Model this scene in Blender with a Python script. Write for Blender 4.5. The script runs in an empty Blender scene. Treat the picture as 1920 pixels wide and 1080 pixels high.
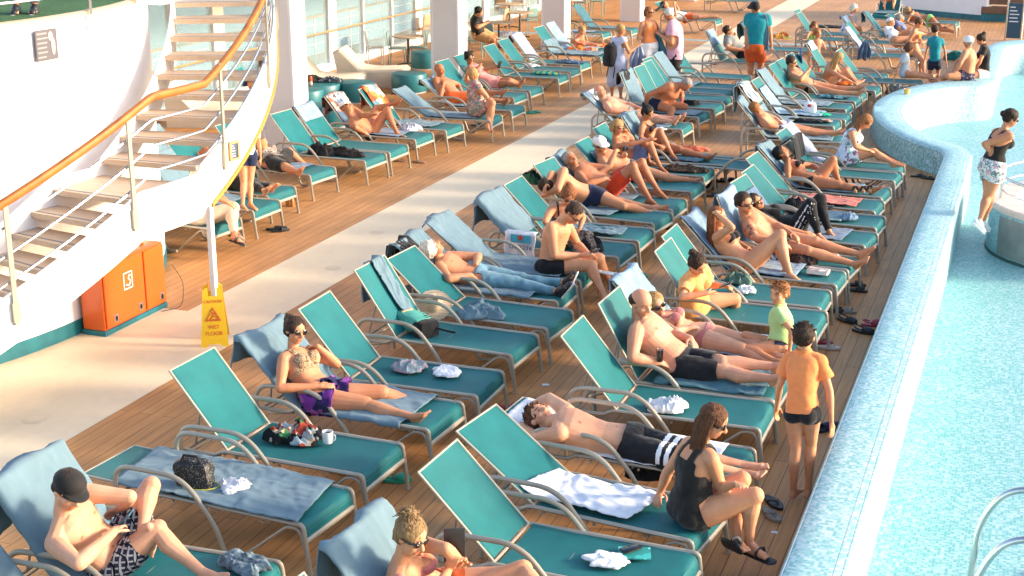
import bpy, bmesh, math, random
import numpy as np
from mathutils import Vector as V, Matrix, noise
from mathutils.bvhtree import BVHTree
sc = bpy.context.scene
C = sc.collection
R = math.radians
rnd = random.Random(7)

# ------------------------------------------------------------------ materials
def mat(name, col, rough=.6, metal=0., spec=.5, sheen=0., trans=0., alpha=None):
    m = bpy.data.materials.new(name); m.use_nodes = True
    b = m.node_tree.nodes['Principled BSDF']
    b.inputs['Base Color'].default_value = (*col, 1); b.inputs['Roughness'].default_value = rough
    b.inputs['Metallic'].default_value = metal; b.inputs['Specular IOR Level'].default_value = spec
    if sheen: b.inputs['Sheen Weight'].default_value = sheen
    if trans: b.inputs['Transmission Weight'].default_value = trans
    return m
def nd(m, t, **k):
    n = m.node_tree.nodes.new(t)
    for a, v in k.items(): setattr(n, a, v)
    return n
def ln(m, a, b): m.node_tree.links.new(a, b)
def bs(m): return m.node_tree.nodes['Principled BSDF']
def coords(m, kind='Object', scale=(1, 1, 1), rot=(0, 0, 0)):
    t = nd(m, 'ShaderNodeTexCoord'); p = nd(m, 'ShaderNodeMapping')
    p.inputs['Scale'].default_value = scale; p.inputs['Rotation'].default_value = rot
    ln(m, t.outputs[kind], p.inputs['Vector']); return p.outputs[0]
def noise_tex(m, vec, scale, detail=3, rough=.5):
    n = nd(m, 'ShaderNodeTexNoise'); n.inputs['Scale'].default_value = scale
    n.inputs['Detail'].default_value = detail; n.inputs['Roughness'].default_value = rough
    if vec: ln(m, vec, n.inputs['Vector'])
    return n
def ramp(m, fac, stops, interp='LINEAR'):
    r = nd(m, 'ShaderNodeValToRGB'); r.color_ramp.interpolation = interp
    e = r.color_ramp.elements
    while len(e) < len(stops): e.new(.5)
    for q, (p, c) in zip(e, stops): q.position = p; q.color = (*c, 1)
    ln(m, fac, r.inputs[0]); return r.outputs[0]
def mixc(m, f, a, b, mode='MIX'):
    x = nd(m, 'ShaderNodeMix', data_type='RGBA', blend_type=mode)
    for i, v in ((0, f), (6, a), (7, b)):
        if hasattr(v, 'links'): ln(m, v, x.inputs[i])
        else: x.inputs[i].default_value = v if i == 0 else (*v, 1)
    return x.outputs[2]
def bump(m, h, s=.3, d=.01):
    b = nd(m, 'ShaderNodeBump'); b.inputs['Strength'].default_value = s; b.inputs['Distance'].default_value = d
    ln(m, h, b.inputs['Height']); ln(m, b.outputs[0], bs(m).inputs['Normal'])
def vary(m, col, amt=.25, scale=6, bmp=None, bscale=60, kind='Object'):
    v = coords(m, kind); n = noise_tex(m, v, scale, 4)
    lo = tuple(c * (1 - amt) for c in col); hi = tuple(min(1, c * (1 + amt)) for c in col)
    ln(m, ramp(m, n.outputs[0], [(.3, lo), (.7, hi)]), bs(m).inputs['Base Color'])
    if bmp: bump(m, noise_tex(m, v, bscale, 3).outputs[0], bmp, .004)
    return m
def cloth(name, col, amt=.18, rough=.9, sheen=.15, bmp=.5, bscale=140, scale=9):
    return vary(mat(name, col, rough, spec=.2, sheen=sheen), col, amt, scale, bmp, bscale)
def blotch(name, cols, scale=14, rough=.85, kind='Object'):
    m = mat(name, cols[0], rough, spec=.2); v = coords(m, kind)
    w = nd(m, 'ShaderNodeTexVoronoi'); w.inputs['Scale'].default_value = scale
    nz = noise_tex(m, v, scale * .8, 2); ad = nd(m, 'ShaderNodeMixRGB'); ad.inputs[0].default_value = .12
    ln(m, v, ad.inputs[1]); ln(m, nz.outputs[1], ad.inputs[2]); ln(m, ad.outputs[0], w.inputs['Vector'])
    sp = nd(m, 'ShaderNodeSeparateColor'); ln(m, w.outputs['Color'], sp.inputs[0])
    n = len(cols)
    ln(m, ramp(m, sp.outputs[0], [((i + .02) / n, c) for i, c in enumerate(cols)], 'CONSTANT'), bs(m).inputs['Base Color'])
    return m
def plaid(name, a, b, c, scale=26):
    m = mat(name, a, .85, spec=.2); v = coords(m); sp = nd(m, 'ShaderNodeSeparateXYZ'); ln(m, v, sp.inputs[0])
    col = a
    for i, (o, w, cc) in enumerate((('X', .3, b), ('Z', .3, b), ('Y', .16, c), ('X', .1, c))):
        mu = nd(m, 'ShaderNodeMath', operation='MULTIPLY'); ln(m, sp.outputs[o], mu.inputs[0]); mu.inputs[1].default_value = scale
        ad = nd(m, 'ShaderNodeMath', operation='ADD'); ln(m, mu.outputs[0], ad.inputs[0]); ad.inputs[1].default_value = .37 * i + 50
        fr = nd(m, 'ShaderNodeMath', operation='FRACT'); ln(m, ad.outputs[0], fr.inputs[0])
        lt = nd(m, 'ShaderNodeMath', operation='LESS_THAN'); ln(m, fr.outputs[0], lt.inputs[0]); lt.inputs[1].default_value = w
        col = mixc(m, lt.outputs[0], col, cc)
    ln(m, col, bs(m).inputs['Base Color']); return m
def stripes(name, a, b, scale=20, axis='X', duty=.5, c=None):
    m = mat(name, a, .85, spec=.2); v = coords(m); sp = nd(m, 'ShaderNodeSeparateXYZ'); ln(m, v, sp.inputs[0])
    mu = nd(m, 'ShaderNodeMath', operation='MULTIPLY_ADD'); ln(m, sp.outputs[axis], mu.inputs[0]); mu.inputs[1].default_value = scale; mu.inputs[2].default_value = 50
    fr = nd(m, 'ShaderNodeMath', operation='FRACT'); ln(m, mu.outputs[0], fr.inputs[0])
    lt = nd(m, 'ShaderNodeMath', operation='LESS_THAN'); ln(m, fr.outputs[0], lt.inputs[0]); lt.inputs[1].default_value = duty
    ln(m, mixc(m, lt.outputs[0], a, b), bs(m).inputs['Base Color']); return m

# ------------------------------------------------------------------ mesh builder
class MB:
    def __init__(s): s.v = []; s.f = []; s.mi = []; s.m = 0
    def add(s, vs, fs):
        o = len(s.v); s.v += [tuple(p) for p in vs]; s.f += [tuple(i + o for i in f) for f in fs]; s.mi += [s.m] * len(fs)
    def box(s, c, d, rot=0, ax='Z', bev=0):
        x, y, z = (q / 2 for q in d); M = Matrix.Rotation(rot, 3, ax) if rot else None
        vs = [(a * x, b * y, e * z) for a in (-1, 1) for b in (-1, 1) for e in (-1, 1)]
        if M: vs = [M @ V(p) for p in vs]
        s.add([(p[0] + c[0], p[1] + c[1], p[2] + c[2]) for p in vs],
              [(0, 1, 3, 2), (4, 6, 7, 5), (0, 4, 5, 1), (2, 3, 7, 6), (0, 2, 6, 4), (1, 5, 7, 3)])
    def rbox(s, c, d, r=.01, rot=None):           # rounded box (chamfered prism)
        x, y, z = (q / 2 for q in d); vs = []
        prof = [(x - r, y), (x, y - r), (x, -y + r), (x - r, -y), (-x + r, -y), (-x, -y + r), (-x, y - r), (-x + r, y)]
        prof2 = [(a * (1 - r / x), b * (1 - r / y)) for a, b in prof]
        for pr, h in ((prof2, -z), (prof, -z + r), (prof, z - r), (prof2, z)): vs += [V((a, b, h)) for a, b in pr]
        if rot is not None: vs = [rot @ p for p in vs]
        fs = [tuple(range(7, -1, -1)), tuple(range(24, 32))]
        for k in range(3):
            for i in range(8):
                j = (i + 1) % 8; fs.append((k * 8 + i, k * 8 + 8 + i, k * 8 + 8 + j, k * 8 + j)[::-1])
        s.add([p + V(c) for p in vs], fs)
    def tube(s, pts, r, n=8, flat=1., up=None, close=False, cap=True):
        pts = [V(p) for p in pts]; k = len(pts); rr = r if hasattr(r, '__len__') else [r] * k
        vs = []; prev = None
        for i, p in enumerate(pts):
            a = pts[(i - 1) % k] if (i or close) else p; b = pts[(i + 1) % k] if (i < k - 1 or close) else p
            t = (b - a)
            if t.length < 1e-9: t = V((0, 0, 1))
            t.normalize()
            if up is not None: u = V(up) - t * t.dot(V(up))
            elif prev is None: u = t.orthogonal()
            else: u = prev - t * t.dot(prev)
            if u.length < 1e-6: u = t.orthogonal()
            u.normalize(); prev = u; w = t.cross(u)
            for j in range(n):
                q = 2 * math.pi * j / n; vs.append(p + u * (math.cos(q) * rr[i] * flat) + w * (math.sin(q) * rr[i]))
        fs = []
        for i in range(k if close else k - 1):
            for j in range(n):
                a = i * n + j; b = i * n + (j + 1) % n; c = ((i + 1) % k) * n
                fs.append((a, b, c + (j + 1) % n, c + j))
        if cap and not close: fs += [tuple(range(n - 1, -1, -1)), tuple(range((k - 1) * n, k * n))]
        s.add(vs, fs)
    def limb(s, pts, rs, n=12, up=None, flat=1.):   # tube with rounded ends
        pts = [V(p) for p in pts]; P = []; Q = []
        d = (pts[0] - pts[1]).normalized(); r = rs[0]
        for a in (80, 55, 28): P.append(pts[0] + d * r * math.sin(R(a))); Q.append(r * math.cos(R(a)))
        P += pts; Q += list(rs); d = (pts[-1] - pts[-2]).normalized(); r = rs[-1]
        for a in (28, 55, 80): P.append(pts[-1] + d * r * math.sin(R(a))); Q.append(r * math.cos(R(a)))
        s.tube(P, Q, n, flat, up)
    def ell(s, c, rad, M=None, nu=14, nv=10, fn=None):
        vs = []; c = V(c)
        for i in range(1, nv):
            th = math.pi * i / nv
            for j in range(nu):
                ph = 2 * math.pi * j / nu
                p = V((rad[0] * math.sin(th) * math.cos(ph), rad[1] * math.sin(th) * math.sin(ph), rad[2] * math.cos(th)))
                if fn: p = fn(p)
                vs.append(c + (M @ p if M else p))
        for z in (1, -1):
            p = V((0, 0, rad[2] * z)); vs.append(c + (M @ p if M else p))
        fs = []
        for i in range(nv - 2):
            for j in range(nu):
                k = (j + 1) % nu; fs.append((i * nu + j, (i + 1) * nu + j, (i + 1) * nu + k, i * nu + k))
        t = (nv - 1) * nu
        for j in range(nu):
            k = (j + 1) % nu; fs.append((t, j, k)); fs.append((t + 1, (nv - 2) * nu + k, (nv - 2) * nu + j))
        s.add(vs, fs)
    def lathe(s, prof, c=(0, 0, 0), n=24, a0=0, a1=2 * math.pi, M=None):
        full = abs(a1 - a0 - 2 * math.pi) < 1e-6; m = n if full else n + 1; vs = []
        for i in range(m):
            a = a0 + (a1 - a0) * i / n
            for r, z in prof:
                p = V((r * math.cos(a), r * math.sin(a), z)); p = M @ p if M else p; vs.append(p + V(c))
        k = len(prof); fs = []
        for i in range(n):
            j = (i + 1) % m
            for q in range(k - 1): fs.append((i * k + q, j * k + q, j * k + q + 1, i * k + q + 1))
        s.add(vs, fs)
    def prism(s, poly, z0, z1):
        n = len(poly); s.add([(x, y, z0) for x, y in poly] + [(x, y, z1) for x, y in poly],
            [tuple(range(n - 1, -1, -1)), tuple(range(n, 2 * n))] + [(i, (i + 1) % n, n + (i + 1) % n, n + i) for i in range(n)])
    def grid(s, P, closed=False):     # P[i][j]
        n = len(P); m = len(P[0]); s.add([p for row in P for p in row],
            [(i * m + j, (i + 1) * m + j, (i + 1) * m + j + 1, i * m + j + 1) for i in range(n - 1) for j in range(m - 1)])
    def xf(s, M): s.v = [tuple(M @ V(p)) for p in s.v]; return s
    def mesh(s, name):
        me = bpy.data.meshes.new(name); me.from_pydata(s.v, [], s.f); me.validate(); me.update(); return me
def obj(name, mb, m, parent=None, smooth=True, loc=None, ang=40):
    me = mb if isinstance(mb, bpy.types.Mesh) else mb.mesh(name)
    for q in (m if isinstance(m, (list, tuple)) else [m]): me.materials.append(q)
    if not isinstance(mb, bpy.types.Mesh) and any(mb.mi) and len(mb.mi) == len(me.polygons):
        me.polygons.foreach_set('material_index', mb.mi)
    if smooth:
        me.polygons.foreach_set('use_smooth', [True] * len(me.polygons))
        if ang < 180: me.set_sharp_from_angle(angle=R(ang))
    me.update()
    o = bpy.data.objects.new(name, me); C.objects.link(o)
    if parent is not None: o.parent = parent
    if loc: o.location = loc
    return o
def tag(o, label, cat, group=None):
    o['label'] = label; o['category'] = cat
    if group: o['group'] = group
    return o
def thing(name, label, cat, loc=(0, 0, 0), rz=0, group=None):
    o = bpy.data.objects.new(name, None); C.objects.link(o); o.location = loc; o.rotation_euler = (0, 0, rz)
    o.empty_display_size = .1
    return tag(o, label, cat, group)
def struct(name, mb, m, smooth=False):
    o = obj(name, mb, m, None, smooth); o['kind'] = 'structure'; return o
def dup(root, label, group, loc, rz):
    r = root.copy(); C.objects.link(r); r.location = loc; r.rotation_euler = (0, 0, rz); r['label'] = label; r['group'] = group
    def rec(a, b):
        for ch in a.children:
            c = ch.copy(); C.objects.link(c); c.parent = b; rec(ch, c)
    rec(root, r); return r
def arc(cx, cz, r, a0, a1, n, y=0):
    return [(cx + r * math.cos(R(a0 + (a1 - a0) * i / n)), y, cz + r * math.sin(R(a0 + (a1 - a0) * i / n))) for i in range(n + 1)]
def fr(h): h = R(h); return V((math.cos(h), math.sin(h), 0)), V((-math.sin(h), math.cos(h), 0))
def fbm(p, o=3): return noise.fractal(V(p), 1.0, 2.0, o)

# palette
TEAL = (.005, .112, .122); TOWEL = (.135, .215, .265)
M = {}
M['metal'] = mat('lounger_aluminium', (.38, .335, .265), .42, .15, .5)
def sling(name, c):
    m = mat(name, c, .55, spec=.22, sheen=.02); v = coords(m, 'Object')
    w1 = nd(m, 'ShaderNodeTexWave', bands_direction='X'); w1.inputs['Scale'].default_value = 60; ln(m, v, w1.inputs['Vector'])
    w2 = nd(m, 'ShaderNodeTexWave', bands_direction='Y'); w2.inputs['Scale'].default_value = 60; ln(m, v, w2.inputs['Vector'])
    mx = nd(m, 'ShaderNodeMath', operation='MULTIPLY'); ln(m, w1.outputs[1], mx.inputs[0]); ln(m, w2.outputs[1], mx.inputs[1])
    n = noise_tex(m, v, 5, 4)
    base = ramp(m, n.outputs[0], [(.25, tuple(q * .80 for q in c)), (.75, tuple(q * 1.2 for q in c))])
    sx = nd(m, 'ShaderNodeSeparateXYZ'); ln(m, v, sx.inputs[0]); ab = nd(m, 'ShaderNodeMath', operation='ABSOLUTE'); ln(m, sx.outputs[1], ab.inputs[0])
    cp = nd(m, 'ShaderNodeMath', operation='COMPARE'); ln(m, ab.outputs[0], cp.inputs[0]); cp.inputs[1].default_value = .285; cp.inputs[2].default_value = .006
    base = mixc(m, cp.outputs[0], base, tuple(q * .5 for q in c))
    ng = noise_tex(m, coords(m, 'Object', (1, 1, 1)), 2.2, 5); base = mixc(m, ramp(m, ng.outputs[0], [(.5, (0, 0, 0)), (.75, (.22, .22, .22))]), base, (.03, .13, .145))
    oi = nd(m, 'ShaderNodeObjectInfo'); base = mixc(m, .9, base, ramp(m, oi.outputs['Random'], [(0, (.80, .86, .86)), (.5, (1, 1, 1)), (1, (1.25, 1.12, 1.1))]), 'MULTIPLY')
    ln(m, mixc(m, mx.outputs[0], base, tuple(min(1, q * 1.5 + .006) for q in c)), bs(m).inputs['Base Color'])
    bump(m, mx.outputs[0], .4, .002); return m
M['sling'] = sling('teal_mesh_sling', TEAL)
M['sling_back'] = M['sling']
M['towel'] = cloth('blue_towel', TOWEL, .06, 1, .1, 1., 160, 3)
M['towel_light'] = cloth('pale_blue_towel', (.20, .30, .40), .2, 1, .1, .8, 220)
M['towel_teal'] = cloth('petrol_towel', (.04, .13, .17), .2, 1, .1, .8, 220)
M['towel_white'] = cloth('white_towel', (.72, .73, .78), .06, 1, .1, .8, 200)
M['towel_lilac'] = cloth('lilac_towel', (.27, .30, .41), .15, 1, .1, .6, 200)
M['black'] = cloth('black_cloth', (.012, .012, .014), .4)
M['rubber'] = mat('black_rubber', (.015, .015, .018), .5)
M['white'] = cloth('white_cloth', (.75, .74, .76), .06)
M['chrome'] = mat('polished_steel', (.62, .60, .58), .22, 1.)
# ------------------------------------------------------------------ sun lounger (local x: hinge 0 -> foot 1.22, y across, z up)
LB, LW, ZS, LS = .80, .70, .38, 1.22
def curve(pts, n=6, r=.08):      # polyline with rounded corners
    P = [V(p) for p in pts]; out = [P[0]]
    for i in range(1, len(P) - 1):
        a, b, c = P[i - 1], P[i], P[i + 1]; k = min(r, (a - b).length * .49, (c - b).length * .49)
        s = b + (a - b).normalized() * k; e = b + (c - b).normalized() * k
        for j in range(n + 1):
            t = j / n; out.append(s * (1 - t) ** 2 + b * 2 * t * (1 - t) + e * t * t)
    out.append(P[-1]); return out
_cache = {}
def lparts():
    if 'frame' in _cache: return
    y0 = LW / 2 - .016
    f = MB()
    for s in (-1, 1):
        f.tube(curve([(-.40, s * y0, .33), (-.10, s * y0, .33), (-.03, s * y0, .375), (LS - .03, s * y0, .385)], 5, .05), .020, 8, .8, (0, 0, 1))
    for x, z in ((-.38, .33), (-.02, .35), (.45, .355), (.95, .355)):
        f.tube([(x, -y0, z), (x, y0, z)], .011, 6)
    for s in (-1, 1):      # small bolts under the rail
        for x in (.1, .5, .9): f.tube([(x, s * y0, .35), (x, s * y0, .335)], .012, 6)
    _cache['frame'] = f.mesh('frame')
    l = MB(); l.tube(curve([(LS - .05, 0, .385), (LS + .03, 0, .385), (LS + .075, 0, .0)], 6, .075), .019, 8, .85, (0, 1, 0))
    l.tube(curve([(.72, 0, .03), (LS - .10, 0, .355), (LS + .0, 0, .345), (LS + .045, 0, .16)], 6, .07), .012, 6)
    l.tube([(LS + .074, 0, .014), (LS + .0755, 0, 0)], .023, 8)
    _cache['leg'] = l.mesh('leg')
    b = MB(); b.tube([(LS + .042, -y0, .25), (LS + .042, y0, .25)], .017, 8, 1.3, (0, 0, 1)); _cache['foot_bar'] = b.mesh('foot_bar')
    a = MB(); a.tube(curve([(-.40, 0, .01), (-.42, 0, .56), (.22, 0, .575), (.50, 0, .25), (.58, 0, .012), (.74, 0, .04)], 7, .17), .021, 8, .85, (0, 1, 0))
    _cache['armrest'] = a.mesh('armrest')
    g = MB(); w = LW / 2 - .033; P = []
    xs = [.03 + i * .06 for i in range(19)]
    prof = [(x, .388 - .012 * math.sin(math.pi * (x - .03) / 1.1)) for x in xs] + [(LS - .06, .388), (LS - .02, .384), (LS + .012, .37), (LS + .03, .34), (LS + .037, .30), (LS + .04, .262)]
    for x, z in prof: P.append([(x, -w + 2 * w * j / 10, z - .012 * math.sin(math.pi * j / 10) * (x < LS)) for j in range(11)])
    g.grid(P); _cache['seat'] = g.mesh('seat_mesh')
def back(beta):
    k = ('b', round(beta))
    if k in _cache: return _cache[k]
    b = R(beta); c, s = math.cos(b), math.sin(b); y0 = LW / 2 - .038
    f = MB(); at = lambda t, y, o=0: (-t * c + o * s, y, ZS + t * s + o * c)
    f.tube([at(-.01, -y0), at(LB, -y0)], .0105, 8); f.tube([at(-.01, y0), at(LB, y0)], .0105, 8)
    f.tube([at(LB - .005, -y0), at(LB - .005, y0)], .009, 8); f.tube([at(.0, -y0), at(.0, y0)], .011, 6)
    g = MB(); w = y0 - .006
    g.grid([[at(.02 + (LB - .03) * i / 14, -w + 2 * w * j / 10, -.014 * math.sin(math.pi * i / 14) * math.sin(math.pi * j / 10) + .004) for j in range(11)] for i in range(15)])
    p = MB()
    if beta > 12:
        for y in (-.24, .24):
            t = .42; q = at(t, y, -.012); xr = -.36 if beta < 60 else -.30
            p.tube(curve([q, (xr, y, .345)], 4, .02), .010, 6)
        p.tube([(xr, -.24, .345), (xr, .24, .345)], .010, 6)
        p.tube(curve([(-.08, -.29, .31), (-.30, -.29, .27), (-.42, -.22, .26), (-.42, .22, .26), (-.30, .29, .27), (-.08, .29, .31)], 5, .06), .010, 6)
    _cache[k] = (f.mesh('backrest_frame'), g.mesh('backrest_mesh'), p.mesh('prop') if p.v else None); return _cache[k]
LO = {}
GRP = {'A': 'sun loungers of the middle row', 'B': 'sun loungers of the row by the pool', 'L': 'sun loungers of the row by the pillars', 'R': 'sun loungers of the middle row', 'F': 'sun loungers at the far end of the deck'}
def plain(name, me, m, par, loc=None, smooth=True):
    o = bpy.data.objects.new(name, me); C.objects.link(o); o.parent = par
    if not me.materials:
        me.materials.append(m)
        if smooth: me.polygons.foreach_set('use_smooth', [True] * len(me.polygons)); me.set_sharp_from_angle(angle=R(50))
    if loc: o.location = loc
    return o
def lounger(key, X, Y, h, beta, label, arms=True):
    lparts(); u, v = fr(h); o = V((X, Y, 0)) - u * LS
    beta = 5 * round(beta / 5)
    t = thing('sun_lounger', label, 'sun lounger', o, R(h), GRP[key[0]])
    LO[key] = (o, h, beta, t)
    y0 = LW / 2 - .016; mt = M['metal']
    plain('frame', _cache['frame'], mt, t)
    for s in (-1, 1): plain('leg', _cache['leg'], mt, t, (0, s * y0, 0))
    plain('foot_bar', _cache['foot_bar'], mt, t)
    if arms:
        for s in (-1, 1): plain('armrest', _cache['armrest'], mt, t, (0, s * (y0 + .034), 0))
    plain('seat', _cache['seat'], M['sling'], t)
    f, g, p = back(beta)
    b = plain('backrest', g, M['sling_back'], t); plain('backrest_frame', f, mt, b)
    if p: plain('prop', p, mt, t)
    return t
def lp(key, x, y, z=0):      # lounger-local point -> world
    o, h, b, t = LO[key]; u, v = fr(h); return o + u * x + v * y + V((0, 0, z))
def prof(s, beta, off):      # s<0 along the backrest (upwards), s>0 along the seat
    b = R(beta); r = .10
    if s < -r: return V((s * math.cos(b) + off * math.sin(b), 0, ZS - s * math.sin(b) + off * math.cos(b)))
    if s > r:
        if s < LS - .04: return V((s, 0, ZS + .012 + off))
        d = s - (LS - .04); a = min(d / .07, 1.5)
        return V((LS - .04 + (.07 + off) * math.sin(a), 0, ZS + .012 - .07 + (.07 + off) * math.cos(a) - max(0, d - .105)))
    t = (s + r) / (2 * r); p0 = prof(-r - 1e-6, beta, off); p1 = V((0, 0, ZS + off + .004)); p2 = prof(r + 1e-6, beta, off)
    return p0 * (1 - t) ** 2 + p1 * 2 * t * (1 - t) + p2 * t * t
def towel(key, s0, s1, w=.6, yc=0, m='towel', label='', seed=0, rough=.012, over=0, skew=0, flap=0, thick=.007, hang=0):
    """cloth draped over a lounger from s0 to s1; over = length hanging behind the top; hang = side overhang"""
    o, h, beta, t = LO[key]; n = max(8, int((s1 - s0) / .022)); mm = 36
    c, s_ = math.cos(R(beta)), math.sin(R(beta)); P = []
    k = int(over / .022)
    def side(y, p):
        lim = LW / 2 + .015; e = abs(y) - lim
        if e > 0: return V((p.x, math.copysign(lim + .02 * (1 - math.exp(-e * 20)), y), p.z - e))
        return V((p.x, y, p.z))
    for i in range(-k, n + 1):
        row = []
        for j in range(mm + 1):
            y = yc + (j / mm - .5) * (w + hang * 2)
            q = s0 + (s1 - s0) * max(i, 0) / n
            q += skew * (j / mm - .5)
            rdg = max(0, 1 - abs(noise.noise((q * 5 + seed * 3 + y * 2, y * 3.2 - q, seed))) * 6) ** 2; rd2 = max(0, 1 - abs(noise.noise((q * 2.5 - y * 3 + seed, y * 9 + q * 2, seed + 5.))) * 5) ** 2
            nz = rough * .62 * (fbm((q * 4 + seed, y * 4, seed), 3) + .7 * rdg + .6 * rd2 + .55)
            if q > s0 - 1 and q < -LB and not over: q = -LB + .0
            p = prof(max(q, -LB) if over else q, beta, .010 + max(nz, 0))
            if i < 0:
                d = -i * .022; top = prof(-LB, beta, .012)
                rr = .022
                p = V((top.x - rr - .01 - .02 * math.sin(d * 9 + seed) - .1 * d * (beta < 50), 0, top.z - d + .015 + .03 * math.sin(y * 9 + seed)))
                p.x -= nz * 2.2
            row.append(side(y, p))
        P.append(row)
    mb = MB(); mb.grid(P); ob = obj('towel', mb, M[m], None, True, ang=180)
    u, v = fr(h); ob.location = o; ob.rotation_euler = (0, 0, R(h))
    so = ob.modifiers.new('thick', 'SOLIDIFY'); so.thickness = thick; so.offset = 1
    bake(ob); tag(ob, label, 'towel'); return ob
def bake(o):
    dg = bpy.context.evaluated_depsgraph_get(); me = bpy.data.meshes.new_from_object(o.evaluated_get(dg))
    me.name = o.name; o.modifiers.clear(); o.data = me
    me.polygons.foreach_set('use_smooth', [True] * len(me.polygons)); return o
def heap(name, label, cat, p, rx, ry, h, m, rz=0, seed=0, fold=1., n=56, grp=None):
    """crumpled cloth lying in a heap"""
    mb = MB(); P = []; sd = seed * 7.31
    for i in range(n + 1):
        row = []
        for j in range(n + 1):
            a = i / n * 2 - 1; b = j / n * 2 - 1
            x = a * math.sqrt(max(0, 1 - b * b / 2)); y = b * math.sqrt(max(0, 1 - a * a / 2)); r = math.hypot(x, y)
            an = math.atan2(y, x); ca, sa = math.cos(an), math.sin(an)
            e = 1 + .42 * noise.noise((ca * 1.1 + sd, sa * 1.1, 1.3)) + .26 * noise.noise((ca * 2.6 + sd, sa * 2.6, 5.1)) * r
            wx = x + .35 * noise.noise((x * 1.6 + sd, y * 1.6, 2.)); wy = y + .35 * noise.noise((x * 1.6, y * 1.6 + sd, 7.))
            k = max(0., 1 - r ** 3) ** .5
            t1 = 1 - min(1, abs(noise.noise((wx * 2.2 + sd, wy * 1.1, .5))) * 3.2)
            t2 = 1 - min(1, abs(noise.noise((wx * 1.6, wy * 3.6 + sd, 3.5))) * 3.0)
            t3 = noise.noise((wx * 7, wy * 7, sd))
            bodyh = .5 + .5 * noise.noise((x * 1.3 + sd, y * 1.3, 9.))
            z = h * k * (.16 + .42 * bodyh + fold * (.34 * t1 * t1 + .26 * t2 * t2) + .07 * t3) + .005
            fl = .10 * r * fold * noise.noise((an * 2.2, r * 3, sd))
            if r > .975: z = .001
            row.append(((x * e + fl) * rx, (y * e - fl) * ry, max(0, z)))
        P.append(row)
    mb.grid(P); o = obj(name, mb, M[m] if isinstance(m, str) else m, None, True, ang=180)
    o.location = p; o.rotation_euler = (0, 0, rz)
    so = o.modifiers.new('t', 'SOLIDIFY'); so.thickness = .004; so.offset = -1; bake(o)
    return tag(o, label, cat, grp)
# ------------------------------------------------------------------ people
def skin(name, c, amt=.12):
    m = mat(name, c, .55, spec=.28); v = coords(m, 'Object'); n = noise_tex(m, v, 9, 6, .65); n3 = noise_tex(m, v, 3.2, 3)
    base = ramp(m, n.outputs[0], [(.3, tuple(q * (1 - amt) for q in c)), (.7, tuple(min(1, q * (1 + amt)) for q in c))])
    base = mixc(m, ramp(m, n3.outputs[0], [(.4, (0, 0, 0)), (.68, (.55, .55, .55))]), base, (c[0] * .98, c[1] * .72, c[2] * .62))
    a = nd(m, 'ShaderNodeAttribute', attribute_name='tint')
    ln(m, mixc(m, 1., base, a.outputs[0], 'MULTIPLY'), bs(m).inputs['Base Color'])
    bs(m).inputs['Subsurface Weight'].default_value = .12; bs(m).inputs['Subsurface Radius'].default_value = (.02, .008, .004); bs(m).inputs['Subsurface Scale'].default_value = 1.
    bump(m, noise_tex(m, v, 55, 4, .7).outputs[0], .22, .004); return m
SK = {'pale': skin('pale_skin', (.64, .345, .215)), 'fair': skin('fair_skin', (.59, .285, .155)), 'tan': skin('tanned_skin', (.53, .245, .13)), 'deep': skin('deep_tanned_skin', (.43, .175, .085)), 'pink': skin('pink_skin', (.60, .30, .19))}
def hairm(name, c):
    m = mat(name, c, .6, spec=.25); v = coords(m, 'Object', (1, 1, .22)); n = noise_tex(m, v, 75, 4, .65)
    ln(m, ramp(m, n.outputs[0], [(.3, tuple(q * (.42 if c[0] < .4 else .7) for q in c)), (.7, tuple(min(1, q * (1.5 if c[0] < .4 else 1.15)) for q in c))]), bs(m).inputs['Base Color'])
    bump(m, n.outputs[0], 1., .02); return m
HM = {'black': hairm('black_hair', (.012, .008, .007)), 'dark': hairm('dark_brown_hair', (.035, .017, .010)), 'brown': hairm('brown_hair', (.11, .042, .018)), 'auburn': hairm('auburn_hair', (.22, .075, .025)),
      'ginger': hairm('ginger_hair', (.30, .12, .04)), 'dirty_blond': hairm('dark_blond_hair', (.27, .165, .075)), 'blond': hairm('blond_hair', (.42, .25, .10)), 'white': hairm('white_hair', (.72, .66, .56)), 'grey': hairm('grey_hair', (.30, .27, .24))}
M['glass_dark'] = mat('dark_lens', (.012, .010, .010), .08, spec=.8); M['eye'] = mat('eye', (.03, .02, .015), .15); M['eyewhite'] = mat('eye_white', (.7, .66, .62), .25)
def L3(v): return V(v)
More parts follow.
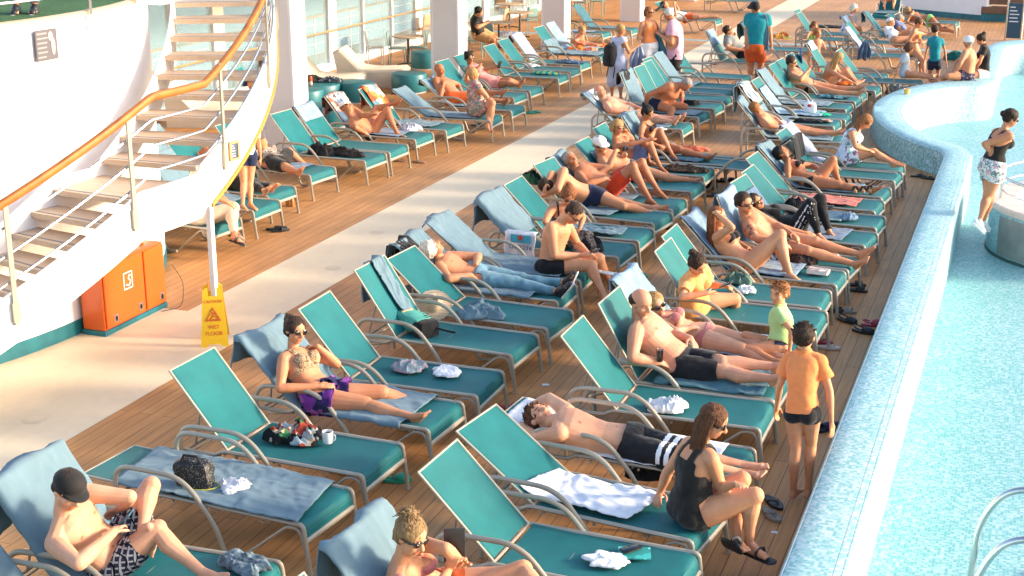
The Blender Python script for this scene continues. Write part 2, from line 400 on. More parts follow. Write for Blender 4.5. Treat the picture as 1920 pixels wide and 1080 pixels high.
def fingers(mb, w, d, nrm, side, S, res, curl=.5):
    """palm + five fingers from the wrist w along d, palm facing nrm; side = direction of the thumb"""
    d = d.normalized(); nrm = (nrm - d * nrm.dot(d)).normalized(); sd = side - d * side.dot(d); sd = (sd - nrm * sd.dot(nrm)).normalized()
    k = S / 1.7; pc = w + d * .050 * k
    mb.limb([w, w + d * .03 * k], [.024 * k, .027 * k], 8)
    for o in (-.026, -.009, .009, .025): mb.limb([w + d * .018 * k + sd * o * .7 * k, w + d * .085 * k + sd * o * k], [.015 * k, .0115 * k], 7)
    if res > .012:
        mb.limb([pc, pc + d * .055 * k + nrm * .01], [.026 * k, .020 * k], 7); mb.limb([w + sd * .02 * k, w + d * .055 * k + sd * .045 * k], [.013 * k, .010 * k], 6); return
    for o, L, c in ((-.0275, .060, 1.15), (-.0095, .076, 1.0), (.0095, .080, .95), (.0275, .070, .85)):
        b = w + d * .088 * k + sd * o * k; c *= curl; q = b; pts = [b]; a = c * .45
        for f in (.45, .30, .25):
            dd = d * math.cos(a) + nrm * math.sin(a) + sd * o * 2.2; dd.normalize(); q = q + dd * L * f * k; pts.append(q); a += c * .75
        mb.limb(pts, [.0098 * k, .0093 * k, .0086 * k, .0076 * k], 7)
    t0 = w + d * .022 * k + sd * .022 * k; t1 = t0 + (d * .6 + sd * .75 + nrm * .25).normalized() * .042 * k; t2 = t1 + (d * .9 + sd * .25 + nrm * .4).normalized() * .032 * k; t3 = t2 + (d + nrm * .5).normalized() * .022 * k
    mb.limb([t0, t1, t2, t3], [.0145 * k, .012 * k, .0105 * k, .0085 * k], 7)
def foot(mb, a, t, S, up, res, lat):
    """ankle a, toe tip t; up = direction of the shin"""
    k = S / 1.7; d = (t - a); L = d.length
    d.normalize(); lat = (lat - d * lat.dot(d)).normalized(); dn = d.cross(lat)
    if dn.dot(up) > 0: dn = -dn
    sole = dn; heel = a - d * .045 * k + sole * .045 * k; tip = a + d * .185 * k + sole * .052 * k; ball = a + d * .13 * k + sole * .050 * k
    mb.limb([a, heel], [.036 * k, .029 * k], 8)
    mb.limb([a + sole * .002, a + d * .06 * k + sole * .024 * k, ball], [.036 * k, .032 * k, .024 * k], 8)
    mb.limb([heel, a + d * .05 * k + sole * .053 * k - lat * .012 * k, ball - lat * .014 * k], [.028 * k, .022 * k, .023 * k], 8)
    mb.limb([ball - lat * .020 * k, ball + lat * .020 * k], [.023 * k, .023 * k], 8)
    if res > .012: mb.limb([ball, tip], [.026 * k, .018 * k], 7); mb.limb([ball + lat * .018 * k, tip + lat * .012 * k - d * .01], [.02 * k, .014 * k], 7)
    else:
        for i, (o, l, r) in enumerate(((-.034, 1., .0145), (-.013, .98, .0105), (.004, .9, .0098), (.019, .8, .0094), (.033, .66, .0088))):
            mb.limb([ball + lat * o * .8 * k, ball + lat * o * k + d * (.052 * l) * k + sole * .004 * k], [r * 1.05 * k, r * k], 7)
def person(key, label, S, J, fa=0, sex='m', fat=1., sk='fair', hair='short', hc='brown', res=.010, clothes=(), shades=None, cap=None, face=None, group=None, cat=None, curl=.6, extra=None, palm=None, sandals=None, roll=0):
    J = {k: V(v) for k, v in J.items()}
    pv, nk, hd = J['pv'], J['nk'], J['hd']; T = (nk - pv); TL = T.length; T = T.normalized()
    a = R(fa); left = V((-math.sin(a), math.cos(a), 0)); left = (left - T * left.dot(T))
    if left.length < .2: left = V((math.cos(a + 1.57), math.sin(a + 1.57), 0)); left = left - T * left.dot(T)
    left.normalize()
    if roll: left = Matrix.Rotation(R(roll), 3, T) @ left
    fwd = left.cross(T)
    fem = sex == 'f'; kid = S < 1.4
    sh = (.098 if fem else .112) * S * (.84 if kid else 1); hp = .052 * S
    sL = J.get('sL') or nk - T * .035 * S + left * sh; sR = J.get('sR') or nk - T * .035 * S - left * sh
    # defaults: standing, arms hanging
    dn = V((0, 0, -1)); J.setdefault('eL', sL + dn * .17 * S + left * .03); J.setdefault('eR', sR + dn * .17 * S - left * .03)
    J.setdefault('wL', J['eL'] + dn * .14 * S + fwd * .03); J.setdefault('wR', J['eR'] + dn * .14 * S + fwd * .03)
    for q, s in (('L', 1), ('R', -1)):
        hpj = pv + left * hp * s
        J.setdefault('k' + q, hpj + dn * .245 * S + fwd * .01); J.setdefault('a' + q, J['k' + q] + dn * (pv.z - .06 - .245 * S if pv.z < 1.2 else .24 * S) * 1.0)
        J.setdefault('t' + q, J['a' + q] + fwd * .14 * S)
    spine = lambda u: pv.lerp(nk, u) - fwd * (.018 * S * math.sin(math.pi * min(max(u, 0), 1)) * 1.0)
    mb = MB()
    # torso loft
    if fem: sec = [(-.13, .055, .045), (-.06, .094, .072), (.06, .102, .078), (.2, .092, .068), (.38, .072, .054), (.5, .074, .056), (.66, .085, .062), (.8, .088, .062), (.9, .082, .050), (.98, .05, .036)]
    else: sec = [(-.13, .055, .045), (-.06, .086, .066), (.06, .092, .070), (.2, .088, .064), (.38, .083, .060), (.5, .087, .062), (.66, .099, .068), (.8, .104, .068), (.9, .096, .056), (.98, .058, .040)]
    n = 24; vs = []; fs = []
    for i, (u, w, d) in enumerate(sec):
        c = spine(u); b = fat if .1 < u < .7 else 1 + (fat - 1) * .4
        w *= (1 + (b - 1) * .8) * S * 1.05; d *= b * S * 1.10; c = c + fwd * (d * (b - 1) * .5)
        if kid: w *= .82
        for j in range(n):
            q = 2 * math.pi * j / n; co, si = math.cos(q), math.sin(q); ex = .8
            vs.append(c + left * (w * math.copysign(abs(co) ** ex, co)) + fwd * (d * math.copysign(abs(si) ** ex, si)))
    for i in range(len(sec) - 1):
        for j in range(n): fs.append((i * n + j, i * n + (j + 1) % n, (i + 1) * n + (j + 1) % n, (i + 1) * n + j))
    fs += [tuple(range(n - 1, -1, -1)), tuple(range((len(sec) - 1) * n, len(sec) * n))]; mb.add(vs, fs)
    f = 1 + (fat - 1) * .35; th = 1.20 if fem else 1.12; th *= f; ar = (.98 if fem else 1.12) * f; k = S
    if kid: th *= .88; ar *= .78
    # shoulders, chest, glutes
    for s, sj in ((1, sL), (-1, sR)):
        mb.limb([nk - T * .02 * S + left * .02 * s * S, sj - left * s * .006 * S], [.034 * k, .036 * k * ar], 10)
        if not fem and not kid: mb.ell(spine(.74) + left * .046 * s * S + fwd * .045 * S, (.044 * S, .040 * S, .020 * S), Matrix((left, T, fwd)).transposed())
        if fem and not kid: mb.ell(spine(.69) + left * .046 * s * S + fwd * .062 * S * f, (.040 * S * f, .040 * S * f, .040 * S * f), Matrix((left, T, fwd)).transposed())
        mb.ell(pv + left * .045 * s * S - fwd * .035 * S - T * .01, (.052 * S * th, .052 * S, .052 * S), Matrix((left, T, fwd)).transposed())
    # arms
    segs = {}
    for q, s, sj in (('L', 1, sL), ('R', -1, sR)):
        e, w = J['e' + q], J['w' + q]
        mb.limb([sj, sj.lerp(e, .3), sj.lerp(e, .7), e], [.034 * k * ar, .033 * k * ar, .027 * k * ar, .024 * k * ar], 12)
        mb.limb([e, e.lerp(w, .25), e.lerp(w, .7), w], [.0245 * k * ar, .026 * k * ar, .019 * k * ar, .0155 * k * ar], 12)
        d = (w - e).normalized(); d2 = J.get('h' + q); d2 = (d2 - w).normalized() if d2 else d
        up = (palm or {}).get(q); nrm = V(up) if up else V((0, 0, -1)) - left * s * .6
        if abs(d2.dot(nrm.normalized())) > .9: nrm = -left * s
        tsd = fwd if abs(d2.dot(fwd)) < .8 else T
        fingers(mb, w, d2, nrm, tsd - left * s * .3, S, res, curl)
        segs['ua' + q] = (sj, e); segs['fa' + q] = (e, w + d2 * .12)
    # legs
    for q, s in (('L', 1), ('R', -1)):
        h = pv + left * hp * s; kn, an = J['k' + q], J['a' + q]; td = (kn - h).normalized(); sd = (an - kn).normalized()
        bk = (td - sd); bk = bk.normalized() if bk.length > .25 else None
        calf = (-(fwd) if abs(sd.dot(fwd)) < .8 else -T) if bk is None else -bk
        calf = (calf - sd * calf.dot(sd)).normalized()
        mb.limb([h, h.lerp(kn, .3), h.lerp(kn, .72), kn], [.056 * k * th, .052 * k * th, .040 * k * th, .033 * k * th], 14)
        mb.limb([kn, kn.lerp(an, .3) + calf * .012 * k, kn.lerp(an, .68) + calf * .005 * k, an], [.0325 * k * f, .034 * k * th, .024 * k * f, .0195 * k * f], 12)
        mb.ell(kn - calf * .008 * k, (.031 * k, .031 * k, .031 * k))
        t = J['t' + q]; foot(mb, an, t, S, -sd, res, left * s if abs((t - an).normalized().dot(left)) < .9 else fwd)
        segs['th' + q] = (h, kn); segs['shin' + q] = (kn, an); segs['ft' + q] = (an, an + (t - an).normalized() * .2)
    # head
    hh = .129 * S if S > 1.5 else .20 - .0 * S; hh = max(hh, .205 if kid else .19); r = hh / 2
    up = (hd - nk).normalized()
    fd = V(face) if face else fwd.copy()
    if face and len(face) == 2: az, el = R(face[0]), R(face[1]); fd = V((math.cos(az) * math.cos(el), math.sin(az) * math.cos(el), math.sin(el)))
    if abs(fd.dot(up)) > .5: up = (up - fd * fd.dot(up) * .8).normalized()
    fd = (fd - up * fd.dot(up)).normalized(); hl = up.cross(fd).normalized()
    HMt = Matrix((hl, fd, up)).transposed()       # columns: x = left, y = forward, z = up
    hp_ = lambda x, y, z: hd + HMt @ V((x, y, z)) * r
    nb = hd - up * r * .55 - fd * r * .18
    mb.limb([nk - T * .01, nb], [(.030 if fem else .036) * k, (.028 if fem else .034) * k], 12)
    fine = res < .012
    mb.ell(hp_(0, -.10, .30), (r * .76, r * .90, r * .80), HMt, 20, 14)
    mb.ell(hp_(0, .22, -.25), (r * .60, r * .60, r * .78), HMt, 18, 12)
    mb.ell(hp_(0, .42, -.78), (r * .34, r * .30, r * .24), HMt)
    for s in (-1, 1):
        mb.ell(hp_(s * .36, .50, -.20), (r * .24, r * .22, r * .26), HMt)
        mb.limb([hp_(s * .12, .72, .22), hp_(s * .48, .60, .20)], [r * .12, r * .09], 6)
        mb.ell(hp_(s * .74, -.08, -.02), (r * .10, r * .19, r * .27), HMt)
    mb.limb([hp_(0, .74, .12), hp_(0, .96, -.20)], [r * .10, r * .15], 8); mb.ell(hp_(0, .83, -.26), (r * .20, r * .14, r * .10), HMt)
    mb.limb([hp_(-.2, .72, -.50), hp_(.2, .72, -.50)], [r * .09, r * .09], 6); mb.limb([hp_(-.15, .70, -.62), hp_(.15, .70, -.62)], [r * .10, r * .10], 6)
    me = mb.mesh('person'); o = bpy.data.objects.new('person', me); C.objects.link(o)
    vx = .0065 if res < .009 else res
    md = o.modifiers.new('r', 'REMESH'); md.mode = 'VOXEL'; md.voxel_size = vx
    md = o.modifiers.new('s', 'SMOOTH'); md.factor = .5; md.iterations = 3 if res < .009 else 2
    bake(o); me = o.data; N = len(me.vertices)
    co = np.empty(N * 3); me.vertices.foreach_get('co', co); co = co.reshape(-1, 3)
    no = np.empty(N * 3); me.vertex_normals.foreach_get('vector', no); no = no.reshape(-1, 3)
    # classify
    def sd_(a, b):
        a = np.array(a); b = np.array(b); ab = b - a; t = ((co - a) @ ab) / (ab @ ab); tc = np.clip(t, 0, 1)
        return np.linalg.norm(co - a - tc[:, None] * ab, axis=1), t
    Lf, Tv, Fv = np.array(left), np.array(T), np.array(fwd)
    u = ((co - np.array(pv)) @ Tv) / TL; lat = (co - np.array(pv)) @ Lf / S; frn = (no @ Fv); fpos = (co - np.array(pv)) @ Fv / S
    names = ['torso', 'head']; D = [sd_(spine(.06), spine(.92))[0] - .07 * S, np.linalg.norm(co - np.array(hd), axis=1) - r * .95]; TT = [u, u]
    for nme, (a_, b_) in segs.items():
        dd, t = sd_(a_, b_); rr = {'ua': .030, 'fa': .02, 'th': .046, 'sh': .028, 'ft': .03}[nme[:2]] * S
        names.append(nme); D.append(dd - rr); TT.append(t)
    D = np.array(D); TT = np.array(TT); cl = D.argmin(0); tt = TT[cl, np.arange(N)]
    cls = np.array(names)[cl]
    isn = lambda p: np.char.startswith(cls, p)
    # tint
    tint = np.ones((N, 4)); lc = (co - np.array(hd)) @ np.array(HMt) / r        # local head coords
    hm = cls == 'head'
    lips = hm & (np.abs(lc[:, 0]) < .28) & (np.abs(lc[:, 2] + .56) < .10) & (lc[:, 1] > .6); tint[lips, :3] = (.88, .62, .58) if fem else (.92, .72, .68)
    br = hm & (np.abs(np.abs(lc[:, 0]) - .30) < .20) & (np.abs(lc[:, 2] - .26) < .065) & (lc[:, 1] > .45); tint[br, :3] = (.35, .25, .2)
    es = hm & (np.abs(np.abs(lc[:, 0]) - .30) < .16) & (np.abs(lc[:, 2] - .06) < .09) & (lc[:, 1] > .45); tint[es, :3] = (.75, .6, .55)
    if not fem and S > 1.5 and hair != 'none':
        bd = hm & (lc[:, 2] < -.35) & (lc[:, 1] > 0); tint[bd, :3] *= (.86, .82, .80)
    if not fem:
        for s in (-1, 1):
            q = np.array(spine(.70) + left * s * .055 * S + fwd * .07 * S); dq = np.linalg.norm(co - q, axis=1); tint[dq < .024 * S / 1.7 + .012] [:]
            q2 = (np.abs(u - .70) < .022) & (np.abs(np.abs(lat) - .055) < .0075) & (frn > .3) & (cls == 'torso'); tint[q2, :3] = (.72, .50, .45)
    nv = (np.abs(u - .24) < .012) & (np.abs(lat) < .005) & (frn > .3) & (cls == 'torso'); tint[nv, :3] = (.6, .45, .4)
    if extra and 'tattoo' in extra:
        tp = (cls == 'uaR') & (np.array([fbm((c_[0] * 18, c_[1] * 18, c_[2] * 18), 2) for c_ in co]) > .12) & (tt > .1) & (tt < .9); tint[tp, :3] = (.35, .38, .42)
    ca = me.color_attributes.new('tint', 'FLOAT_COLOR', 'POINT'); ca.data.foreach_set('color', tint.ravel())
    me.materials.clear(); me.materials.append(SK[sk])
    base = V((pv.x, pv.y, 0))
    o.location = (0, 0, 0)
    tag(o, label, cat or ('child' if kid else 'person'), group); o.name = 'person'
    # clothes
    nf = len(me.polygons); lt = np.empty(nf, int); me.polygons.foreach_get('loop_total', lt)
    vi = np.empty(len(me.loops), int); me.loops.foreach_get('vertex_index', vi); ls = np.empty(nf, int); me.polygons.foreach_get('loop_start', ls)
    qv = np.zeros(N); lv = no @ Lf
    for q, s in (('L', 1), ('R', -1)):
        for nme in ('th' + q, 'shin' + q):
            ax = np.array((segs[nme][1] - segs[nme][0]).normalized()); pp_ = np.cross(ax, Lf); pp_ /= np.linalg.norm(pp_) + 1e-9; mk = cls == nme; qv[mk] = (no[mk] @ pp_); lv[mk] *= s
    ctx = dict(qv=qv, lv=lv, u=u, lat=lat, frn=frn, cls=cls, tt=tt, fpos=fpos, isn=isn, S=S)
    kids = []
    for ci, (cn, cm, pr, off, *st_) in enumerate(clothes):
        mask = PRED[pr](ctx) if isinstance(pr, str) else pr(ctx)
        loose = off > .009
        fm = np.zeros(nf, bool)
        vm = mask[vi]; fm = np.add.reduceat(vm.astype(int), ls) == lt
        fi = np.nonzero(fm)[0]
        if len(fi) < 4: continue
        vmap = -np.ones(N, int); lst = [vi[ls[i]:ls[i] + lt[i]] for i in fi]; used = np.unique(np.concatenate(lst)); vmap[used] = np.arange(len(used))
        P = co[used].copy(); Q = no[used]
        if loose:
            gl = 1 + np.where(np.char.startswith(cls[used], 'th') | np.char.startswith(cls[used], 'ua'), np.clip(tt[used], 0, 1) * 1.0, 0) if pr not in ('pants', 'stripe') else np.ones(len(used))      # wrinkles and slack
            wn = np.array([fbm((p[0] * 9 + ci, p[1] * 9, p[2] * 9), 3) for p in P]); P = P + Q * (off * (gl + .75 * wn))[:, None]
        else: P = P + Q * off
        # smooth jagged outline + inner slack
        E = set()
        for q in lst:
            w_ = vmap[q]
            for a_, b_ in zip(w_, np.roll(w_, -1)): E.add((min(a_, b_), max(a_, b_)))
        E = np.array(list(E)); cnt = {}
        bc = {}
        for q in lst:
            w_ = vmap[q]
            for a_, b_ in zip(w_, np.roll(w_, -1)):
                kk = (min(a_, b_), max(a_, b_)); bc[kk] = bc.get(kk, 0) + 1
        be = np.array([kk for kk, c_ in bc.items() if c_ == 1])
        bmask = np.zeros(len(used), bool)
        if len(be): bmask[be.ravel()] = True
        for it in range(10):
            if len(be):
                acc = np.zeros_like(P); n_ = np.zeros(len(P)); np.add.at(acc, be[:, 0], P[be[:, 1]]); np.add.at(acc, be[:, 1], P[be[:, 0]]); np.add.at(n_, be[:, 0], 1); np.add.at(n_, be[:, 1], 1)
                g = n_ > 0; P[g] = P[g] * .5 + acc[g] / n_[g][:, None] * .5
            if loose and it < 6:
                acc = np.zeros_like(P); n_ = np.zeros(len(P)); np.add.at(acc, E[:, 0], P[E[:, 1]]); np.add.at(acc, E[:, 1], P[E[:, 0]]); np.add.at(n_, E[:, 0], 1); np.add.at(n_, E[:, 1], 1)
                g = (~bmask) & (n_ > 0); P[g] = P[g] * .6 + acc[g] / n_[g][:, None] * .4
        # closed rim towards the skin
        mc = bpy.data.meshes.new(cn); ff = [tuple(int(x) for x in vmap[q]) for q in lst]; vv = [tuple(p) for p in P]
        fst = None
        if st_:
            sm_ = PRED[st_[0]](ctx); fst = [bool(sm_[q].all()) for q in lst]
        bi = {}; 
        for kk in be:
            for x in kk:
                x = int(x)
                if x not in bi: bi[x] = len(vv); vv.append(tuple(P[x] - Q[x] * (off + .004)))
        for a_, b_ in be: ff.append((int(a_), int(b_), bi[int(b_)], bi[int(a_)]))
        mc.from_pydata(vv, [], ff); mc.update()
        mc.polygons.foreach_set('use_smooth', [True] * len(mc.polygons)); mc.materials.append(M[cm] if isinstance(cm, str) else cm)
        if fst: mc.materials.append(M['white_stripe']); mc.polygons.foreach_set('material_index', [int(x_) for x_ in fst] + [0] * (len(ff) - len(fst)))
        oc = bpy.data.objects.new(cn, mc); C.objects.link(oc); oc.parent = o; kids.append(oc)
    # hair
    if hair not in ('bald', 'none'):
        hb = MB(); dm = fine and 30 or 18
        def dis(a_): 
            return lambda p: p * (1 + a_ * fbm((p.x * 55, p.y * 45, p.z * 12), 2))
        if hair == 'balding':
            hb.ell(hp_(0, -.32, .13), (r * .85, r * .82, r * .60), HMt, dm, dm, dis(.04))
        elif hair in ('short', 'crop'):
            g = .02 if hair == 'crop' else .06
            hb.ell(hp_(0, -.20, .40), (r * (.80 + g), r * (.86 + g), r * (.76 + g)), HMt, dm, dm, dis(.09))
            hb.ell(hp_(0, -.45, .05), (r * (.74 + g), r * .56, r * .62), HMt, dm, dm, dis(.09))
            if fine and hair == 'short' and not cap:
                rr = random.Random(4)
                for _ in range(90):
                    a_ = rr.uniform(0, 6.283); e_ = rr.uniform(.15, 1.45); q = V((math.cos(a_) * math.cos(e_) * .80, math.sin(a_) * math.cos(e_) * .86 - .2, math.sin(e_) * .78 + .42)); d_ = V((q.x * .2 + rr.uniform(-.12, .12), .24 + rr.uniform(-.1, .1), q.z * .08))
                    hb.tube([hp_(*(q * .96)), hp_(*(q * 1.05 + d_ * .5)), hp_(*(q * 1.03 + d_))], [r * .055, r * .05, r * .01], 4)
        elif hair == 'curly':
            hb.ell(hp_(0, -.22, .36), (r * 1.0, r * 1.0, r * .92), HMt, dm, dm, lambda p: p * (1 + .16 * fbm((p.x * 28, p.y * 28, p.z * 28), 3)))
        else:
            hb.ell(hp_(0, -.20, .36), (r * .90, r * .94, r * .84), HMt, dm, dm, dis(.11))
            hb.ell(hp_(0, -.45, -.05), (r * .80, r * .58, r * .66), HMt, dm, dm, dis(.11))
            if hair == 'bun': hb.ell(hp_(0, -1.05, .75), (r * .44, r * .42, r * .40), HMt, dm, dm, dis(.2))
            if hair == 'lowbun': hb.ell(hp_(0, -1.12, .12), (r * .42, r * .40, r * .40), HMt, dm, dm, dis(.15))
            if hair == 'topbun':
                hb.ell(hp_(0, -.62, 1.12), (r * .46, r * .42, r * .36), HMt, dm, dm, dis(.3)); rr = random.Random(3)
                for _ in range(90):
                    d_ = V((rr.uniform(-1, 1), rr.uniform(-1, 1), rr.uniform(-.25, .7))).normalized(); q = V((0, -.62, 1.12)) + d_ * .30; e_ = q + d_ * rr.uniform(.2, .62) + V((rr.uniform(-.1, .1), 0, -.28))
                    hb.tube([hp_(*q), hp_(*(q.lerp(e_, .5) + V((0, 0, .08)))), hp_(*e_)], [r * .04, r * .035, r * .01], 5)
            if hair == 'long':
                rr = random.Random(5); gd = V((0, 0, -1)); NS = 60 if fine else 26; L_ = (1.0 if S < 1.5 else 1.15) * S * .16
                for i in range(NS):
                    an_ = rr.uniform(math.pi * .93, math.pi * 2.07); x, y = math.cos(an_) * .78, math.sin(an_) * .72 - .2
                    p0 = hp_(x, y, .25 + rr.uniform(-.1, .2)); p1 = hp_(x * 1.15, y * 1.1, -.5); ln_ = L_ * rr.uniform(.75, 1.15)
                    mix = (gd * .8 - up * .5).normalized(); p2 = p1 + mix * ln_ * .5 + (HMt @ V((x, y * .4, 0))) * .012; p3 = p2 + mix * ln_ * .5 + V((rr.uniform(-1, 1), rr.uniform(-1, 1), 0)) * .012
                    kk_ = .72 if fine else 1; hb.limb([p0, p1, p2, p3], [r * .22 * kk_, r * .22 * kk_, r * .15 * kk_, r * .03], 6)
            if hair == 'bob':
                rr = random.Random(5)
                for i in range(22):
                    an_ = rr.uniform(math.pi * .95, math.pi * 2.05); x, y = math.cos(an_) * .80, math.sin(an_) * .75 - .18
                    hb.limb([hp_(x, y, .35), hp_(x * 1.1, y * 1.08, -.2), hp_(x * 1.05, y, -.75)], [r * .2, r * .24, r * .10], 7)
            if hair in ('pony', 'pigtails'):
                for x in ((0,) if hair == 'pony' else (-.85, .85)):
                    q = hp_(x, -.95 if not x else -.2, .2); g = V((0, 0, -1)); mix = (g - up * .3).normalized()
                    hb.limb([q, q + (HMt @ V((x * .3, -.5 if not x else -.1, 0))).normalized() * .03 + mix * .05, q + mix * .22 * S / 1.6], [r * .25, r * .24, r * .07], 8)
        if fine and hair in ('bun', 'lowbun', 'topbun', 'wet', 'long', 'pony'):
            rr = random.Random(8)
            for _ in range(110):
                a_ = rr.uniform(-.35, 3.5); e_ = rr.uniform(.1, 1.4); q = V((math.cos(a_) * math.cos(e_) * .90, -.20 + math.sin(a_) * math.cos(e_) * .93, .36 + math.sin(e_) * .84)); t_ = V((0, -1., .15)) if hair != 'topbun' else V((0, -.62, 1.1))
                if q.y > .62: q.y = .62
                pts_ = [q * 1.0, q.lerp(t_, .35) * 1.10, q.lerp(t_, .7) * 1.08]; pts_ = [V((p_.x, p_.y, p_.z)) for p_ in pts_]; hb.tube([hp_(*p_) for p_ in pts_], [r * .035, r * .04, r * .02], 4)
        oh = obj('hair', hb, HM[hc], o, True, ang=180)
        if hair == 'tousled': pass
    # eyes or glasses
    if shades:
        gb = MB(); rx = {'big': .30, 'small': .20}.get(shades, .25)
        for s in (-1, 1):
            gb.ell(hp_(s * .31, .80, .10), (r * rx, r * .07, r * rx * .78), HMt, 14, 8)
            gb.tube([hp_(s * .56, .76, .14), hp_(s * .84, .4, .14), hp_(s * .84, -.1, .10)], r * .045, 5)
        gb.tube([hp_(-.56, .80, .17), hp_(0, .90, .19), hp_(.56, .80, .17)], r * .05, 6)
        obj('sunglasses', gb, M['glass_dark'], o)
    if not shades and fine:
        for s in (-1, 1):
            e_ = MB(); e_.ell(hp_(s * .30, .615, .07), (r * .115, r * .10, r * .065), HMt, 10, 8); oe = obj('eye', e_, M['eyewhite'], o)
            e2 = MB(); e2.ell(hp_(s * .30, .685, .065), (r * .055, r * .05, r * .055), HMt, 8, 6); obj('iris', e2, M['eye'], oe)
    if cap:
        cm, kind = cap; cb = MB()
        def capf(p): return V((p.x, p.y, max(p.z, -r * .12)))
        cb.ell(hp_(0, -.14, .48), (r * .90, r * 1.0, r * .74), HMt, 24, 16, capf)
        if kind == 'peak':
            P = []
            for i in range(9):
                x = (i / 8 - .5) * 1.5; P.append([hp_(x, .55 - abs(x) ** 2 * .25 + d_ * (1 - (abs(x) / .8) ** 2) ** .5 * 1. if abs(x) < .79 else .45, .46 - .10 * (1 if d_ else 0) - x * x * .18) for d_ in (0, .35, .7, .85)])
            bb = MB(); bb.grid(P); ob_ = obj('brim', bb, M[cm], None, True); ob_.modifiers.new('s', 'SOLIDIFY').thickness = .006; bake(ob_); hat = obj('cap', cb, M[cm], o); ob_.parent = hat
        elif kind == 'brim':
            cb.lathe([(r * .8, r * .36), (r * 1.15, r * .25), (r * 1.15, r * .22), (r * .8, r * .3)], hd - HMt @ V((0, r * .1, 0)), 24, M=HMt); obj('sun_hat', cb, M[cm], o)
        else: obj('cap', cb, M[cm], o)
    if sandals:
        for q, s in (('L', 1), ('R', -1)):
            an, t = J['a' + q], J['t' + q]; d = (t - an).normalized(); lt_ = (left - d * left.dot(d)).normalized(); sole = d.cross(lt_); sd = (an - J['k' + q]).normalized()
            if sole.dot(sd) < 0: sole = -sole
            shoe = MB(); k = S / 1.7
            if sandals[1] == 'shoe':
                shoe.limb([an - d * .045 * k + sole * .045 * k, an + d * .06 * k + sole * .05 * k, an + d * .17 * k + sole * .055 * k], [.043 * k, .044 * k, .038 * k], 12, up=sole, flat=.95)
                shoe.limb([an + sole * .01, an + d * .08 * k + sole * .03 * k], [.044 * k, .04 * k], 10)
                sm = MB(); sm.limb([an - d * .05 * k + sole * .080 * k, an + d * .18 * k + sole * .082 * k], [.043 * k, .043 * k], 12, up=sole, flat=.3)
                so = obj('shoe', shoe, M[sandals[0]], o); obj('shoe_sole', sm, M['white'], so)
            else:
                shoe.limb([an - d * .05 * k + sole * .080 * k, an + d * .19 * k + sole * .084 * k], [.044 * k, .050 * k], 12, up=sole, flat=.28)
                c_ = an + d * .10 * k + sole * .045 * k
                shoe.tube([c_ + lt_ * .048 * k + sole * .03 * k, c_ + lt_ * .04 * k - sole * .015 * k, c_ - sole * .028 * k, c_ - lt_ * .04 * k - sole * .015 * k, c_ - lt_ * .048 * k + sole * .03 * k], .020 * k, 8, .4, d)
                obj('sandal', shoe, M[sandals[0]], o)
    return o
# clothing regions
def _th(c, t): return c['isn']('th') & (c['tt'] < t)
def _tor(c, a, b): return (c['cls'] == 'torso') & (c['u'] > a) & (c['u'] < b)
PRED = {
 'shorts': lambda c: _tor(c, -1, .13) | _th(c, .62),
 'trunks': lambda c: _tor(c, -1, .13) | _th(c, .40),
 'longshorts': lambda c: _tor(c, -1, .13) | _th(c, .88),
 'briefs': lambda c: _tor(c, -1, .09) | _th(c, .10),
 'bikini_bottom': lambda c: (_tor(c, -1, .04) | _th(c, .045)) & ((np.abs(c['lat']) < .055) | (c['u'] > -.03) & (c['u'] < .04)),
 'bikini_top': lambda c: (_tor(c, .60, .77) & (c['frn'] > -.1) & (c['fpos'] > .035) & (np.abs(c['lat']) < .085)) | (_tor(c, .615, .655)) | (_tor(c, .74, 1.02) & (np.abs(np.abs(c['lat']) - .055) < .008) & (c['fpos'] > .0)),
 'swimsuit': lambda c: (_tor(c, -1, .74) & (c['frn'] > -.2)) | _tor(c, -1, .55) | _th(c, .05) | (_tor(c, .7, 1.03) & (np.abs(np.abs(c['lat']) - .055) < .011)),
 'tank': lambda c: _tor(c, -1, .80) & ~((c['u'] > .62) & (np.abs(c['lat']) > .078)) | (_tor(c, .7, 1.03) & (np.abs(np.abs(c['lat']) - .05) < .016)) | _th(c, .12),
 'tanktop': lambda c: _tor(c, .1, .78) | (_tor(c, .7, 1.03) & (np.abs(np.abs(c['lat']) - .05) < .016)),
 'strap_top': lambda c: _tor(c, .12, .76) | (_tor(c, .7, 1.03) & (np.abs(np.abs(c['lat']) - .055) < .009)),
 'tshirt': lambda c: _tor(c, .0, 1.5) | (c['isn']('ua') & (c['tt'] < .58)),
 'tshirt_long': lambda c: _tor(c, -1, 1.5) | (c['isn']('ua') & (c['tt'] < .62)) | _th(c, .10),
 'longsleeve': lambda c: _tor(c, .0, 1.5) | c['isn']('ua') | (c['isn']('fa') & (c['tt'] < .75)),
 'pants': lambda c: _tor(c, -1, .13) | c['isn']('th') | (c['isn']('sh') & (c['tt'] < .93)),
 'capri': lambda c: _tor(c, -1, .13) | c['isn']('th') | (c['isn']('sh') & (c['tt'] < .25)),
 'dress': lambda c: _tor(c, -1, .85) | (_tor(c, .8, 1.05) & (np.abs(np.abs(c['lat']) - .055) < .02)) | _th(c, .5),
 'dress_sleeve': lambda c: _tor(c, -1, 1.5) | (c['isn']('ua') & (c['tt'] < .35)) | _th(c, .75),
 'skirt': lambda c: _tor(c, -1, .15) | _th(c, .95),
 'lapcloth': lambda c: (_tor(c, -1, .25) & (c['frn'] > 0)) | (_th(c, .55)),
}
